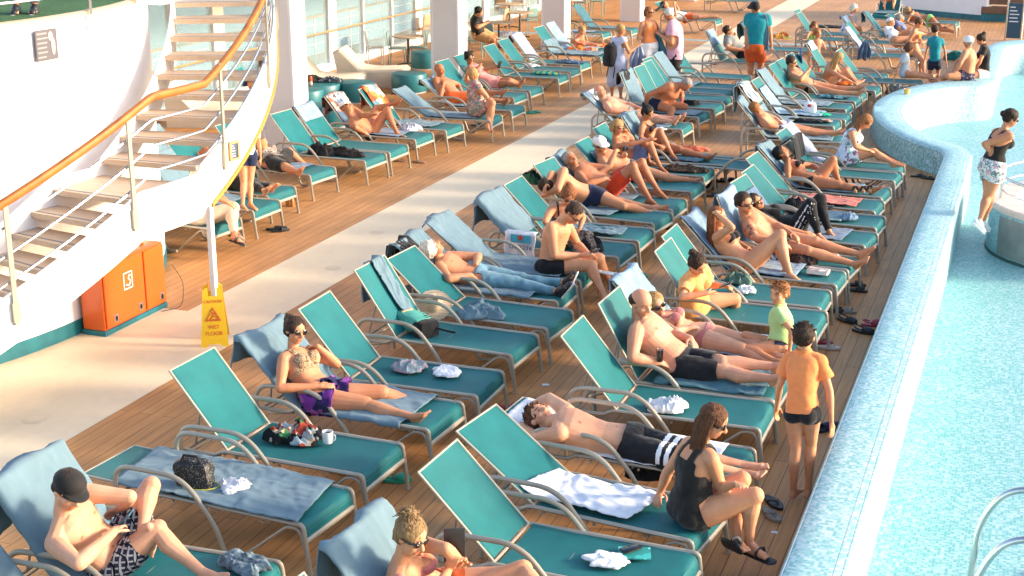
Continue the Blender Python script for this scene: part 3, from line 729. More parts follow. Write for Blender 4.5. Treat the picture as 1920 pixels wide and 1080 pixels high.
# ------------------------------------------------------------------ setting
def boards(name, c1, c2, gap):
    m = mat(name, c1, .55, spec=.3); v = coords(m, 'Object', (1, 1, 1), (0, 0, R(90)))
    b = nd(m, 'ShaderNodeTexBrick', offset=.37, offset_frequency=2); ln(m, v, b.inputs['Vector'])
    for k, q in (('Scale', 1), ('Brick Width', 2.6), ('Row Height', .128), ('Mortar Size', .0034), ('Mortar Smooth', .3), ('Bias', 0)): b.inputs[k].default_value = q
    b.inputs['Color1'].default_value = (*c1, 1); b.inputs['Color2'].default_value = (*c2, 1); b.inputs['Mortar'].default_value = (*gap, 1)
    v2 = coords(m, 'Object', (14, .8, 1)); n = noise_tex(m, v2, 2.2, 5, .6); n2 = noise_tex(m, coords(m, 'Object'), .8, 4)
    c = mixc(m, .55, b.outputs[0], ramp(m, n.outputs[0], [(.3, (.55, .55, .55)), (.7, (1.2, 1.2, 1.2))]), 'MULTIPLY')
    c = mixc(m, .6, c, ramp(m, n2.outputs[0], [(.3, (.72, .70, .68)), (.65, (1.1, 1.1, 1.1))]), 'MULTIPLY')
    ln(m, c, bs(m).inputs['Base Color']); bump(m, b.outputs[1], -.5, .004); return m
M['deck'] = boards('synthetic_teak', (.56, .27, .10), (.48, .225, .082), (.095, .042, .02))
def concrete(name, c):
    m = mat(name, c, .6, spec=.3); v = coords(m); n = noise_tex(m, coords(m, 'Object', (1, .35, 1)), 1.1, 6, .65); n2 = noise_tex(m, v, 9, 4)
    a = ramp(m, n.outputs[0], [(.25, tuple(q * .90 for q in c)), (.5, c), (.75, tuple(min(1, q * 1.06) for q in c))])
    ln(m, mixc(m, .2, a, ramp(m, n2.outputs[0], [(.3, (.8, .78, .74)), (.7, (1.05, 1.05, 1.05))]), 'MULTIPLY'), bs(m).inputs['Base Color']); return m
M['path'] = concrete('cream_screed', (.72, .60, .43))
g = MB(); g.add([(-8.84, -2, .004), (-7.76, -2, .004), (-7.76, 70, .004), (-8.84, 70, .004), (-18, -2, .004), (-18, 13.23, .004), (-8.84, 13.23, .004)], [(0, 1, 2, 3, 6), (4, 0, 6, 5)])
struct('path', g, M['path'])
g = MB(); g.add([(-9.6, 9.05, .008), (-8.1, 8.95, .008), (-8.22, 9.12, .008), (-9.6, 9.6, .008)], [(0, 1, 2, 3)]); g.add([(-9.9, 8.3, .008), (-9.0, 7.2, .008), (-8.6, 7.0, .008), (-9.3, 8.6, .008)], [(0, 1, 2, 3)])
struct('deck_inlay', g, M['deck'])
for x, y in ((-8.35, 9.9), (-8.1, 15.4), (-8.35, 17.2)):
    g = MB(); g.lathe([(0, .003), (.10, .003), (.105, 0)], (0, 0, 0), 28)
    o = obj('floor_disc', g, mat('cap_cream', (.62, .51, .36), .5), None); o.location = (x, y, .005); tag(o, {9.9: 'round cream disc in the pale deck, nearest the camera', 15.4: 'round cream disc in the pale walkway, nearer the wet floor sign', 17.2: 'round cream disc in the pale walkway, farther along'}[y], 'floor disc', 'round discs in the walkway')
g = MB(); g.add([(-400, -200, -14), (400, -200, -14), (400, 900, -14), (-400, 900, -14)], [(0, 1, 2, 3)])
sea = mat('sea_water', (.05, .12, .15), .18, spec=.6); bump(sea, noise_tex(sea, coords(sea), .5, 5).outputs[0], .6, .6); struct('sea', g, sea)
# ---- mosaic
def mosaic(name, stops, ts=.026):
    m = mat(name, stops[0][1], .30, spec=.5); v = coords(m)
    sc_ = nd(m, 'ShaderNodeVectorMath', operation='SCALE'); sc_.inputs['Scale'].default_value = 1 / ts; ln(m, v, sc_.inputs[0])
    of = nd(m, 'ShaderNodeVectorMath', operation='ADD'); of.inputs[1].default_value = (.37, .41, .29); ln(m, sc_.outputs[0], of.inputs[0])
    fl = nd(m, 'ShaderNodeVectorMath', operation='FLOOR'); ln(m, of.outputs[0], fl.inputs[0])
    wn = nd(m, 'ShaderNodeTexWhiteNoise'); ln(m, fl.outputs[0], wn.inputs[0])
    n = noise_tex(m, coords(m), 1.3, 4); ad = nd(m, 'ShaderNodeMath', operation='MULTIPLY_ADD'); ln(m, n.outputs[0], ad.inputs[0]); ad.inputs[1].default_value = .5; ad.inputs[2].default_value = -.25
    sm = nd(m, 'ShaderNodeMath', operation='ADD'); ln(m, wn.outputs[0], sm.inputs[0]); ln(m, ad.outputs[0], sm.inputs[1])
    c = ramp(m, sm.outputs[0], stops, 'CONSTANT')
    frc = nd(m, 'ShaderNodeVectorMath', operation='FRACTION'); ln(m, of.outputs[0], frc.inputs[0]); sp = nd(m, 'ShaderNodeSeparateXYZ'); ln(m, frc.outputs[0], sp.inputs[0])
    a1 = nd(m, 'ShaderNodeMath', operation='LESS_THAN'); a1.inputs[1].default_value = .10; ln(m, sp.outputs[0], a1.inputs[0])
    a2 = nd(m, 'ShaderNodeMath', operation='LESS_THAN'); a2.inputs[1].default_value = .10; ln(m, sp.outputs[1], a2.inputs[0])
    mx = nd(m, 'ShaderNodeMath', operation='MAXIMUM'); ln(m, a1.outputs[0], mx.inputs[0]); ln(m, a2.outputs[0], mx.inputs[1])
    ln(m, mixc(m, mx.outputs[0], c, (.36, .50, .54)), bs(m).inputs['Base Color']); return m
MS = [(0, (.19, .43, .44)), (.25, (.25, .49, .50)), (.48, (.33, .54, .56)), (.66, (.41, .58, .61)), (.84, (.49, .62, .66))]
M['mosaic'] = mosaic('pale_mosaic', MS)
M['mosaic_side'] = mosaic('aqua_mosaic', [(0, (.10, .30, .31)), (.25, (.18, .42, .43)), (.55, (.28, .53, .55)), (.85, (.48, .68, .70))], .03)
# pool curb: sweep of a rounded section along the outer line / inner line
OUT = [(-1.28, 3), (-1.28, 8), (-1.28, 12), (-1.28, 16), (-1.28, 20), (-1.28, 23.3), (-1.36, 23.68), (-1.60, 24.0), (-2.0, 24.6), (-2.42, 25.5), (-2.72, 26.5), (-2.88, 27.5), (-2.90, 28.3), (-2.80, 29.1), (-2.62, 29.9), (-2.34, 30.6), (-2.02, 31.15), (-1.68, 31.55), (-1.38, 31.85), (-1.28, 32.4), (-1.28, 34), (-1.28, 36), (-1.28, 37.6), (-1.13, 38.6), (-.82, 39.2), (-.3, 39.6), (1.2, 39.9), (4, 40)]
INN = [(-.85, 3), (-.85, 8), (-.85, 12), (-.85, 16), (-.85, 20), (-.85, 23.4), (-.98, 23.9), (-1.2, 24.25), (-1.55, 24.7), (-1.88, 25.4), (-2.14, 26.2), (-2.28, 27.0), (-2.33, 27.8), (-2.30, 28.6), (-2.18, 29.3), (-1.98, 29.95), (-1.72, 30.4), (-1.42, 30.75), (-1.05, 31.05), (-.85, 31.6), (-.85, 33.4), (-.85, 35.5), (-.85, 37.3), (-.75, 38.0), (-.5, 38.5), (-.1, 38.8), (1.2, 39), (4, 39.1)]
def dense(P, k=3):
    out = []
    for i in range(len(P) - 1):
        p0, p1, p2, p3 = (V(P[max(i - 1, 0)]), V(P[i]), V(P[i + 1]), V(P[min(i + 2, len(P) - 1)]))
        for j in range(k):
            t = j / k
            if i in (4, 5) : out.append(p1.lerp(p2, t)); continue
            out.append(.5 * ((2 * p1) + (p2 - p0) * t + (2 * p0 - 5 * p1 + 4 * p2 - p3) * t * t + (3 * p1 - p0 - 3 * p2 + p3) * t ** 3))
    out.append(V(P[-1])); return out
OD, ID = dense(OUT), dense(INN); ZC, ZF = .45, -.30
g = MB(); gs = MB(); rows = []; rows2 = []
for a, b in zip(OD, ID):
    d = (b - a).normalized()
    rows2.append([(a.x, a.y, -.02), (a.x, a.y, ZC - .05)])
    rows.append([(a.x, a.y, ZC - .05), (a.x + d.x * .012, a.y + d.y * .012, ZC - .02), (a.x + d.x * .045, a.y + d.y * .045, ZC)] + [tuple(a.lerp(b, t)) + (ZC,) for t in (.4, .6)] + [(b.x - d.x * .03, b.y - d.y * .03, ZC), (b.x - d.x * .008, b.y - d.y * .008, ZC - .01), (b.x, b.y, ZC - .035), (b.x, b.y, ZF - .05)])
g.grid(rows); gs.grid(rows2)
ow = struct('pool_curb', g, M['mosaic'], True); os_ = obj('outer_face', gs, M['mosaic_side'], ow); os_['kind'] = 'structure'
g = MB(); DP = [(-1.26, -2)] + [(p.x + .02, p.y + (0 if p.y < 38 else -.02)) for p in OD] + [(12, 40.02)]
xs_ = [(-18, y) for x, y in DP]; g.add([(x, y, 0) for x, y in DP[:-1]] + [(x, y, 0) for x, y in xs_[:-1]], [(i, i + 1, len(DP) - 1 + i + 1, len(DP) - 1 + i) for i in range(len(DP) - 2)])
g.add([(-18, 40.3, 0), (12, 40.3, 0), (12, 70, 0), (-18, 70, 0)], [(0, 1, 2, 3)]); struct('deck', g, M['deck'])
# white tile lines on the curb
M['tile_white'] = mat('white_tile', (.62, .66, .70), .35); gl = MB()
for q in (.06, .80, .93): gl.grid([[tuple(a.lerp(b, q)) + (ZC + .0015,), tuple(a.lerp(b, q + (.012 if q < .9 else .012))) + (ZC + .0015,)] for a, b in zip(OD, ID)])
obj('curb_joint', gl, mat('grey_joint', (.40, .50, .54), .6), ow)
# pool floor cut to the inner line (slightly wet)
fl = MB(); pts = [(p.x + .001, p.y) for p in ID]; fl.add([(x, y, ZF) for x, y in pts] + [(9, y, ZF) for x, y in pts], [(i, len(pts) + i, len(pts) + i + 1, i + 1) for i in range(len(pts) - 1)])
M['floor_mosaic'] = mosaic('floor_mosaic', [(0, (.12, .38, .39)), (.25, (.18, .43, .44)), (.48, (.25, .48, .49)), (.7, (.33, .52, .54)), (.88, (.40, .56, .59))], .026); bs(M['floor_mosaic']).inputs['Roughness'].default_value = .5; bs(M['floor_mosaic']).inputs['Specular IOR Level'].default_value = .25; bs(M['mosaic']).inputs['Specular IOR Level'].default_value = .2; bs(M['mosaic']).inputs['Roughness'].default_value = .5
struct('pool_floor', fl, M['floor_mosaic'])
wt = MB(); wt.add([(.45, 4, ZF + .01), (9, 4, ZF + .01), (9, 10.6, ZF + .01), (.45, 10.6, ZF + .01)], [(0, 1, 2, 3)]); struct('water', wt, mat('pool_water', (.02, .38, .40), .08, spec=.7))
st = MB(); st.box((.41, 7.3, ZF + .02), (.06, 6.7, .06)); struct('pool_edge', st, M['tile_white'])
# ---- hot tub
M['stone'] = vary(mat('pinkish_coping', (.66, .56, .48), .5), (.66, .56, .48), .1, 20)
M['tub_steel'] = vary(mat('brushed_steel_panel', (.34, .33, .31), .4, .5), (.34, .33, .31), .15, 5)
tb = thing('hot_tub', 'round mosaic hot tub with stone rim at the right edge of the photo', 'hot tub', (1.0, 20.7, ZF))
RT, TH = 1.46, .64
q = MB(); q.lathe([(RT, 0), (RT, TH), (RT - .3, TH), (RT - .45, .3), (RT - .9, .26), (0, .26)], (0, 0, 0), 64); obj('wall', q, M['mosaic'], tb, ang=30)
q = MB(); q.lathe([(RT + .03, TH), (RT + .04, TH + .02), (RT + .04, TH + .07), (RT + .02, TH + .09), (RT - .34, TH + .09), (RT - .36, TH + .07), (RT - .36, TH + .0)], (0, 0, 0), 64)
q.m = 1
for i in range(24): a = i / 24 * 6.283; q.box(((RT - .16) * math.cos(a), (RT - .16) * math.sin(a), TH + .0905), (.36, .008, .002), a)
obj('coping', q, [M['stone'], mat('joint_grey', (.35, .30, .27), .8)], tb, ang=30)
q = MB(); q.lathe([(RT - .38, TH + .02), (RT - .40, TH - .1), (RT - .75, TH - .14), (RT - .80, .28)], (0, 0, 0), 64); obj('bench', q, mat('white_acrylic', (.78, .76, .76), .25), tb, ang=50)
q = MB(); q.lathe([(RT + .012, .06), (RT + .014, .06), (RT + .014, TH - .05), (RT + .012, TH - .05)], (0, 0, 0), 30, R(-152), R(-60)); obj('access_panel', q, M['tub_steel'], tb)
q = MB(); q.lathe([(RT + .018, 0), (RT + .018, .035), (RT, .04)], (0, 0, 0), 64); obj('base_ring', q, mat('dark_base', (.05, .09, .09), .6), tb)
rail = MB(); rail.tube([((RT - .12) * math.cos(R(a)), (RT - .12) * math.sin(R(a)), TH + .42) for a in range(-180, 181, 6)], .022, 10)
rail.tube([((RT - .12) * math.cos(R(a)), (RT - .12) * math.sin(R(a)), TH + .22) for a in range(-180, 181, 6)], .014, 8)
for a in (-170, -110, -50, 10, 70, 130): rail.tube([((RT - .12) * math.cos(R(a)), (RT - .12) * math.sin(R(a)), TH + .09), ((RT - .12) * math.cos(R(a)), (RT - .12) * math.sin(R(a)), TH + .42)], .018, 8)
obj('handrail', rail, M['chrome'], tb)
# ---- pool ladder hoops
lt_ = thing('pool_ladder', 'pair of curved polished steel grab rails at the bottom right corner', 'pool ladder', (-.1, 9.9, ZF))
for y, x in ((-.42, 0.03), (.42, .0)):
    q = MB(); q.tube(curve([(x, y, 0), (x + .02, y, .50), (x + .20, y, .80), (x + .6, y, .80), (x + .95, y, .3)], 8, .28), .026, 12); obj('grab_rail', q, M['chrome'], lt_)
# ---- curved bar wall with turf deck above
CX, CY, R0, ZP = -14.5, 12.3, 5.0, 3.4
M['paint'] = mat('white_paint', (.80, .78, .79), .38); vary(M['paint'], (.80, .78, .79), .05, 1.4)
M['teal_paint'] = vary(mat('teal_kick_strip', (.01, .13, .16), .45), (.01, .13, .16), .35, 4)
pol = lambda r, th, z=0: (CX + r * math.cos(R(th)), CY + r * math.sin(R(th)), z)
w = thing('curved_wall', 'tall curved white wall with a teal kick strip under the turf deck', 'wall', pol(R0, 0))
loc = V(pol(R0, 0))
def rel(mb, l=loc): mb.v = [tuple(V(p) - l) for p in mb.v]; return mb
q = MB(); q.grid([[pol(R0, t, .16), pol(R0, t, ZP - .04), pol(R0 + .0, t, ZP - .04)] for t in range(-90, 100, 3)]); obj('panel', rel(q), M['paint'], w)
q = MB(); q.grid([[pol(R0 + .012, t, 0), pol(R0 + .012, t, .16), pol(R0, t, .165)] for t in range(-90, 100, 3)]); obj('kick_strip', rel(q), M['teal_paint'], w)
q = MB(); q.grid([[pol(R0 + .0, t, ZP - .045), pol(R0 + .015, t, ZP - .04), pol(R0 + .015, t, ZP + .0), pol(R0 - .02, t, ZP + .012), pol(R0 - .05, t, ZP + .012)] for t in range(-90, 100, 3)]); obj('edge_trim', rel(q), mat('beige_trim', (.55, .40, .26), .5), w)
q = MB()
for t in (-12, -3.5, 6, 16): q.grid([[pol(R0 + .003, t + .04 * k, z) for z in (.17, 1.4)] for k in (0, 1)])
obj('seam', rel(q), mat('seam_grey', (.45, .43, .50), .6), w)
tf = MB(); tf.lathe([(0, ZP + .006), (R0 - .03, ZP + .006)], (CX, CY, 0), 96)
gm = mat('green_turf', (.035, .115, .03), .95); gv = coords(gm, 'Object', (1, 1, 1)); gn = noise_tex(gm, gv, 90, 3); gw = noise_tex(gm, coords(gm, 'Object', (1, 6, 1)), 3, 3)
ln(gm, mixc(gm, .5, ramp(gm, gn.outputs[0], [(.3, (.015, .06, .015)), (.7, (.06, .17, .045))]), ramp(gm, gw.outputs[0], [(.3, (.6, .6, .6)), (.7, (1.3, 1.3, 1.2))]), 'MULTIPLY'), bs(gm).inputs['Base Color']); bump(gm, gn.outputs[0], .8, .01)
struct('upper_deck_turf', tf, gm)
# platform rail
pr = thing('deck_railing', 'white and steel railing along the edge of the green turf deck', 'railing', pol(R0, 0, ZP)); lq = V(pol(R0, 0, ZP))
q = MB(); q.tube([pol(R0 - .05, t, ZP + .19) for t in range(-60, 30, 3)], .012, 8); obj('rail', rel(q, lq), M['paint'], pr)
q = MB(); q.tube([pol(R0 - .05, t, ZP + 1.0) for t in range(-60, 30, 3)], .03, 8); obj('top_rail', rel(q, lq), M['chrome'], pr)
for t in (-14, 5.4, 19):
    q = MB(); a = pol(R0 + .03, t); q.box((a[0], a[1], ZP + .42), (.03, .05, 1.1), R(t)); obj('post', rel(q, lq), M['chrome'], pr)
    q = MB(); q.box((a[0] + .0, a[1], ZP - .14), (.06, .085, .22), R(t)); obj('bracket', rel(q, lq), M['paint'], pr)
def textmesh(txt, size, m, parent, Mx, name='lettering', ext=.001, align='CENTER'):
    cu = bpy.data.curves.new(name, 'FONT'); cu.body = txt; cu.size = size; cu.extrude = ext; cu.align_x = align; cu.align_y = 'CENTER'
    o = bpy.data.objects.new(name, cu); C.objects.link(o); dg = bpy.context.evaluated_depsgraph_get(); dg.update()
    me = bpy.data.meshes.new_from_object(o.evaluated_get(dg)); bpy.data.objects.remove(o); me.transform(Mx); me.materials.clear(); me.materials.append(m)
    o = bpy.data.objects.new(name, me); C.objects.link(o); o.parent = parent; return o
def plate(name, label, cat, pos, nrm_az, w_, h_, cols, rows, frame=None, tilt=0):
    """flat notice: local x right, y depth (front = -y), z up; faces azimuth nrm_az"""
    t = thing(name, label, cat, pos, R(nrm_az + 90))
    q = MB(); q.rbox((0, 0, 0), (w_, .012, h_), .003); obj('panel', q, mat('panel', cols[0], .35), t)
    if frame:
        q = MB()
        for s in (-1, 1): q.box((s * (w_ / 2 + .012), -.004, 0), (.025, .02, h_ + .05)); q.box((0, -.004, s * (h_ / 2 + .012)), (w_, .02, .025))
        obj('frame', q, mat('frame', frame, .5), t)
    q = MB(); rr = random.Random(int(w_ * 1000))
    for i in range(rows):
        z = h_ / 2 - h_ * (i + .8) / (rows + .6); l = w_ * rr.uniform(.35, .6); q.box((-w_ * .44 + l / 2, -.0075, z), (l, .002, h_ / (rows * 3.4)))
    obj('print', q, mat('print', cols[1], .6), t); return t
a = pol(R0 + .03, -3.4, 3.02); pn = plate('notice_plate', 'dark notice plate with pale lines of print on the curved white wall', 'notice', (a[0], a[1], 3.14), -3, .32, .31, ((.10, .09, .11), (.26, .24, .25)), 6)
q = MB(); q.ell((.06, -.010, .08), (.035, .003, .05)); q.ell((.09, -.010, -.02), (.03, .003, .09)); obj('picture', q, mat('grey_print', (.38, .32, .32), .6), pn)
# ---- stair
RI, RO = 5.30, 6.50
SA = [(-23.5, -20.1, .93), (-20.0, -16.6, 1.08), (-16.9, -13.4, 1.24), (-13.9, -10.4, 1.41), (-11.2, -7.6, 1.58), (-7.9, .1, 1.75), (.4, 4.6, 1.92), (4.3, 8.6, 2.09), (8.4, 12.6, 2.26), (12.2, 16.4, 2.43), (15.8, 20.0, 2.60), (19.6, 23.8, 2.77), (23.4, 27.6, 2.94), (27.2, 31.4, 3.11), (31, 35.4, 3.27)]
SA = [(-31, -27.4, .60), (-27.3, -23.8, .76)] + SA
M['teak'] = mat('teak_tread', (.40, .22, .12), .5); tv = coords(M['teak'], 'Object', (5, 5, 5)); tn_ = noise_tex(M['teak'], coords(M['teak'], 'Generated', (1.5, 26, 3)), 2.2, 4); 
ln(M['teak'], ramp(M['teak'], tn_.outputs[0], [(.3, (.46, .29, .17)), (.5, (.56, .38, .24)), (.56, (.44, .36, .29)), (.7, (.62, .45, .31))]), bs(M['teak']).inputs['Base Color'])
M['nosing'] = mat('anti_slip_strip', (.22, .20, .19), .8); M['edge_amber'] = mat('amber_edge', (.52, .24, .04), .5); M['rail_wood'] = mat('varnished_handrail', (.44, .14, .032), .5, spec=.25); vary(M['rail_wood'], (.44, .14, .032), .25, 5)
S0 = V(pol(6, -4)); sw = thing('staircase', 'curved white staircase with open teak treads rising to the turf deck', 'staircase', S0)
def sector(mb, r0, r1, a0, a1, z0, z1, n=6):
    lo = [pol(r0, a0 + (a1 - a0) * i / n, 0)[:2] for i in range(n + 1)]; hi = [pol(r1, a0 + (a1 - a0) * i / n, 0)[:2] for i in range(n + 1)]
    mb.prism(lo[::-1] + hi if False else hi + lo[::-1], z0, z1)
for a0, a1, z in SA:
    q = MB(); sector(q, RI + .02, RO - .03, a0, a1, z - .055, z); ot = obj('tread', rel(q, S0), M['teak'], sw, False)
    q = MB(); sector(q, RI + .05, RO - .06, a0 + .45, a0 + .75, z, z + .003); obj('nosing', rel(q, S0), M['nosing'], ot, False)
def ztop(t, off=0):      # tread level as a function of angle
    if t < -7.9: return 1.75 + (t + 7.9) * .0465 + off
    if t < .4: return 1.75 + off
    return 1.75 + (t - .4) * .0445 + .05 + off
AN = [-32 + i * .75 for i in range(92)]
for r, nm, up_, lo_ in ((RO, 'stringer', .10, -.36), (RI, 'stringer', .10, -.30)):
    q = MB(); q.grid([[pol(r - .025, t, ztop(t, lo_)), pol(r + .025, t, ztop(t, lo_)), pol(r + .025, t, ztop(t, up_)), pol(r - .025, t, ztop(t, up_)), pol(r - .025, t, ztop(t, lo_))] for t in AN]); obj('stringer', rel(q, S0), M['paint'], sw, ang=30)
q = MB(); q.grid([[pol(RO - .03, t, ztop(t, -.362)), pol(RO + .05, t, ztop(t, -.362)), pol(RO + .05, t, ztop(t, -.40)), pol(RO - .03, t, ztop(t, -.40))] for t in AN if t > 1]); obj('edge_trim', rel(q, S0), M['edge_amber'], sw)
for t in (-9.2, 4.6, -21.6, 18.5, 30):
    q = MB(); p = pol(RO + .045, t); q.box((p[0], p[1], ztop(t, .37)), (.020, .045, 1.12), R(t)); op = obj('post', rel(q, S0), M['metal'], sw, False)
    q = MB(); q.box((p[0] + .0, p[1], ztop(t, -.07)), (.03, .07, .18), R(t)); obj('bracket', rel(q, S0), M['metal'], op, False)
def zr(t):
    if t < -6: return 2.75 + (t + 6) * .045
    if t < 1.8: return 2.75
    return 2.75 + (t - 1.8) * .0435
for k in (.25, .50, .75):
    q = MB(); q.tube([pol(RO + .0, t, zr(t) - .98 + k) for t in AN], .012, 6); obj('rail', rel(q, S0), M['chrome'], sw)
q = MB(); q.tube([pol(RO + .03, t, zr(t)) for t in AN], .040, 10, 1.2); obj('handrail', rel(q, S0), M['rail_wood'], sw)
q = MB(); p = pol(RO, 1.8); q.rbox((p[0], p[1], .79), (.062, .062, 1.58), .006); obj('column', rel(q, S0), M['paint'], sw)
p = pol(RO + .05, 6.3, ztop(6.3, -.10)); plate('notice_plate', 'small navy notice in an orange frame on the stair stringer', 'notice', (p[0] + .01, p[1], p[2]), -12, .10, .16, ((.05, .07, .14), (.6, .6, .6)), 5, (.60, .30, .12))
# ---- upper deck slab and pillars
M['pillar'] = vary(mat('pillar_paint', (.74, .71, .71), .45), (.74, .71, .71), .03, 1.5)
q = MB(); q.box((-15.3, 45, 3.15), (6.3, 54, .5)); struct('upper_deck_slab', q, M['paint'])
PL = [(21.63, 'white pillar behind the staircase, nearest of the row'), (29.08, 'white pillar behind the bald man on his lounger'), (36.5, 'white pillar beside the child in coral'), (44.15, 'white pillar behind the woman in the orange top'), (51.6, 'farthest white pillar, at the top edge of the photo')]
for i, (y, lb) in enumerate(PL):
    t = thing('pillar', lb, 'pillar', (-12.33, y + .25, 0), 0, 'white pillars along the covered side')
    q = MB(); q.box((0, 0, 1.45), (.66, .50, 2.9)); obj('shaft', q, M['pillar'], t, False)
    q = MB()
    for s in (-1, 1): q.box((s * .305, -.258, 1.45), (.05, .016, 2.88))
    obj('corner_trim', q, M['paint'], t, False)
    q = MB(); q.box((0, 0, .04), (.68, .52, .08)); obj('plinth', q, M['paint'], t, False)
plate('notice_plate', 'small dark notice in a brown frame on the nearest pillar', 'notice', (-12.52, 21.60, 1.62), -90, .22, .20, ((.02, .025, .04), (.08, .09, .12)), 2, (.33, .12, .05))
plate('notice_plate', 'dark red notice high on the pillar beside the child in coral', 'notice', (-12.30, 36.47, 1.76), -90, .30, .12, ((.20, .05, .04), (.3, .12, .1)), 2)
# ---- glazed side: mullions, glass, rails
gw_ = thing('glass_screen', 'tall glazed side screen with white mullions facing the sea', 'window', (-16.3, 34, 0))
M['glass'] = mat('tinted_glass', (.55, .75, .78), .03, trans=.0); gb = bs(M['glass']); gb.inputs['Alpha'].default_value = .28; gb.inputs['Base Color'].default_value = (.35, .52, .56, 1)
for k in range(22):
    y = -13 + k * 1.72; big = k % 3 == 0
    q = MB(); q.box((.0, y, 1.45), (.14, .42 if big else .07, 2.9)); obj('column' if big else 'mullion', q, M['pillar'] if big else M['paint'], gw_, False)
    q = MB(); q.box((.0, y + .86, 1.5), (.012, 1.62, 2.7)); obj('pane', q, M['glass'], gw_, False)
q = MB(); q.box((0, 5, .09), (.2, 40, .18)); obj('sill', q, M['paint'], gw_, False)
q = MB(); q.tube([(.3, -14, 1.0), (.3, 24, 1.0)], .024, 8); obj('handrail', q, mat('brass_rail', (.62, .40, .20), .3, .6), gw_)
sr = thing('side_railing', 'white side railing with brown cap rail outside the glass screen', 'railing', (-17.1, 34, 0))
q = MB(); q.box((0, 5, 1.18), (.10, 44, .06)); obj('cap_rail', q, mat('brown_cap', (.42, .20, .10), .4), sr, False)
for z in (.25, .5, .75, .98):
    q = MB(); q.tube([(0, -17, z), (0, 27, z)], .012, 6); obj('rail', q, M['paint'], sr)
for k in range(22):
    q = MB(); q.box((0, -16 + 2 * k, .6), (.03, .05, 1.18)); obj('post', q, M['paint'], sr, False)
# ---- far end wall, bench steps and arch sign
fw = thing('end_wall', 'long low white wall with teal base strip at the far end', 'wall', (-3.2, 49.2, 0), R(-30))
q = MB(); q.box((0, 0, 1.1), (3.5, .3, 1.86)); obj('panel', q, M['paint'], fw, False)
q = MB(); q.box((0, -.01, .08), (3.52, .32, .17)); obj('kick_strip', q, M['teal_paint'], fw, False)
q = MB(); q.box((-.1, -.16, 1.22), (.9, .03, .10)); obj('vent', q, mat('grey_vent', (.30, .29, .30), .5), fw, False)
bn = thing('bench_steps', 'brown wooden tiered seat against the far white wall', 'bench', (-1.15, 48.2, 0), R(-4))
M['brown_wood'] = vary(mat('brown_slats', (.16, .08, .045), .6), (.16, .08, .045), .3, 4)
q = MB(); q.box((0, .3, .12), (1.5, .7, .24)); obj('kick_strip', q, M['teal_paint'], bn, False)
for z, y in ((.35, .0), (.62, .18), (.9, .36)):
    q = MB(); q.box((0, y + .1, z), (1.5, .42, .20)); obj('slat', q, M['brown_wood'], bn, False)
sg = thing('arch_sign', 'navy arch-topped steel sign with white lines standing beyond the pool', 'sign', (-.78, 43.2, 0), R(0))
q = MB(); q.tube([(-.21, 0, 0), (-.21, 0, 1.0)] + arc(0, 1.05, .21, 180, 0, 12) + [(.21, 0, 1.0), (.21, 0, 0)], .03, 8); obj('frame', q, M['chrome'], sg)
q = MB(); q.box((0, 0, .55), (.36, .03, .98)); obj('panel', q, mat('navy_panel', (.02, .07, .12), .4), sg, False)
q = MB()
for i, l in enumerate((.14, .2, .26, .22, .25)): q.box((-.15 + l / 2, -.018, .93 - i * .10), (l, .004, .028))
obj('print', q, M['white'], sg, False)
# ---- fire hose cabinet
M['fire'] = mat('orange_red_enamel', (.62, .10, .012), .3, spec=.5); vary(M['fire'], (.62, .105, .012), .06, 3)
fc = thing('fire_hose_cabinet', 'orange fire hose cabinet with white hose symbol under the stairs', 'cabinet', (-9.31, 12.72, 0), R(90))
# local x along the front (world +y), local -y = world +x (front)
q = MB(); q.box((0, 0, .03), (1.18, .30, .06)); obj('plinth', q, M['teal_paint'], fc, False)
q = MB(); q.rbox((0, 0, .42), (1.16, .28, .72), .006); obj('body', q, M['fire'], fc)
for x, w_ in ((-.20, .72), (.375, .38)):
    q = MB(); q.rbox((x, -.152, .42), (w_, .022, .68), .006); d = obj('door', q, M['fire'], fc)
    for lx in ((-.30, .16) if w_ > .5 else (.0,)):
        q = MB(); q.rbox((x + lx + (.1 if w_ > .5 else .1), -.165, .16), (.07, .012, .085), .004); l_ = obj('latch', q, M['chrome'], d)
        q = MB(); q.ell((x + lx + .1, -.172, .16), (.02, .006, .03)); obj('latch_ring', q, M['black'], l_)
    for k in (-1, 1):
        q = MB(); q.tube([(x + k * w_ * .35, -.15, .755), (x + k * w_ * .2, -.15, .755)], .008, 6); obj('hinge', q, M['fire'], d)
q = MB(); wx, wz = -.14, .52
for s in (-1, 1): q.box((wx + s * .075, -.165, wz), (.012, .004, .19)); q.box((wx, -.165, wz + s * .09), (.15, .004, .012))
q.tube([(wx - .045, -.166, wz - .045)] + [(wx + .035 * math.cos(R(a)) - .0, -.166, wz - .02 + .035 * math.sin(R(a))) for a in range(220, 420, 20)] + [(wx + .0, -.166, wz + .02), (wx + .02, -.166, wz + .055), (wx + .05, -.166, wz + .05)], .009, 6)
obj('hose_symbol', q, mat('symbol_white', (.85, .80, .75), .5), fc, False)
q = MB(); q.lathe([(0, .0), (.03, .0), (.03, .03), (.02, .05), (0, .05)], (.40, 0, .78), 12); obj('cap', q, M['fire'], fc)
# hose thread of cable from the cabinet
q = MB(); q.tube(curve([(-9.1, 13.36, .5), (-8.98, 13.4, .3), (-8.95, 13.3, .02), (-9.1, 13.1, .012)], 6, .1), .004, 5); tag(obj('cable', q, M['rubber'], None), 'thin dark cable hanging beside the orange cabinet', 'cable')
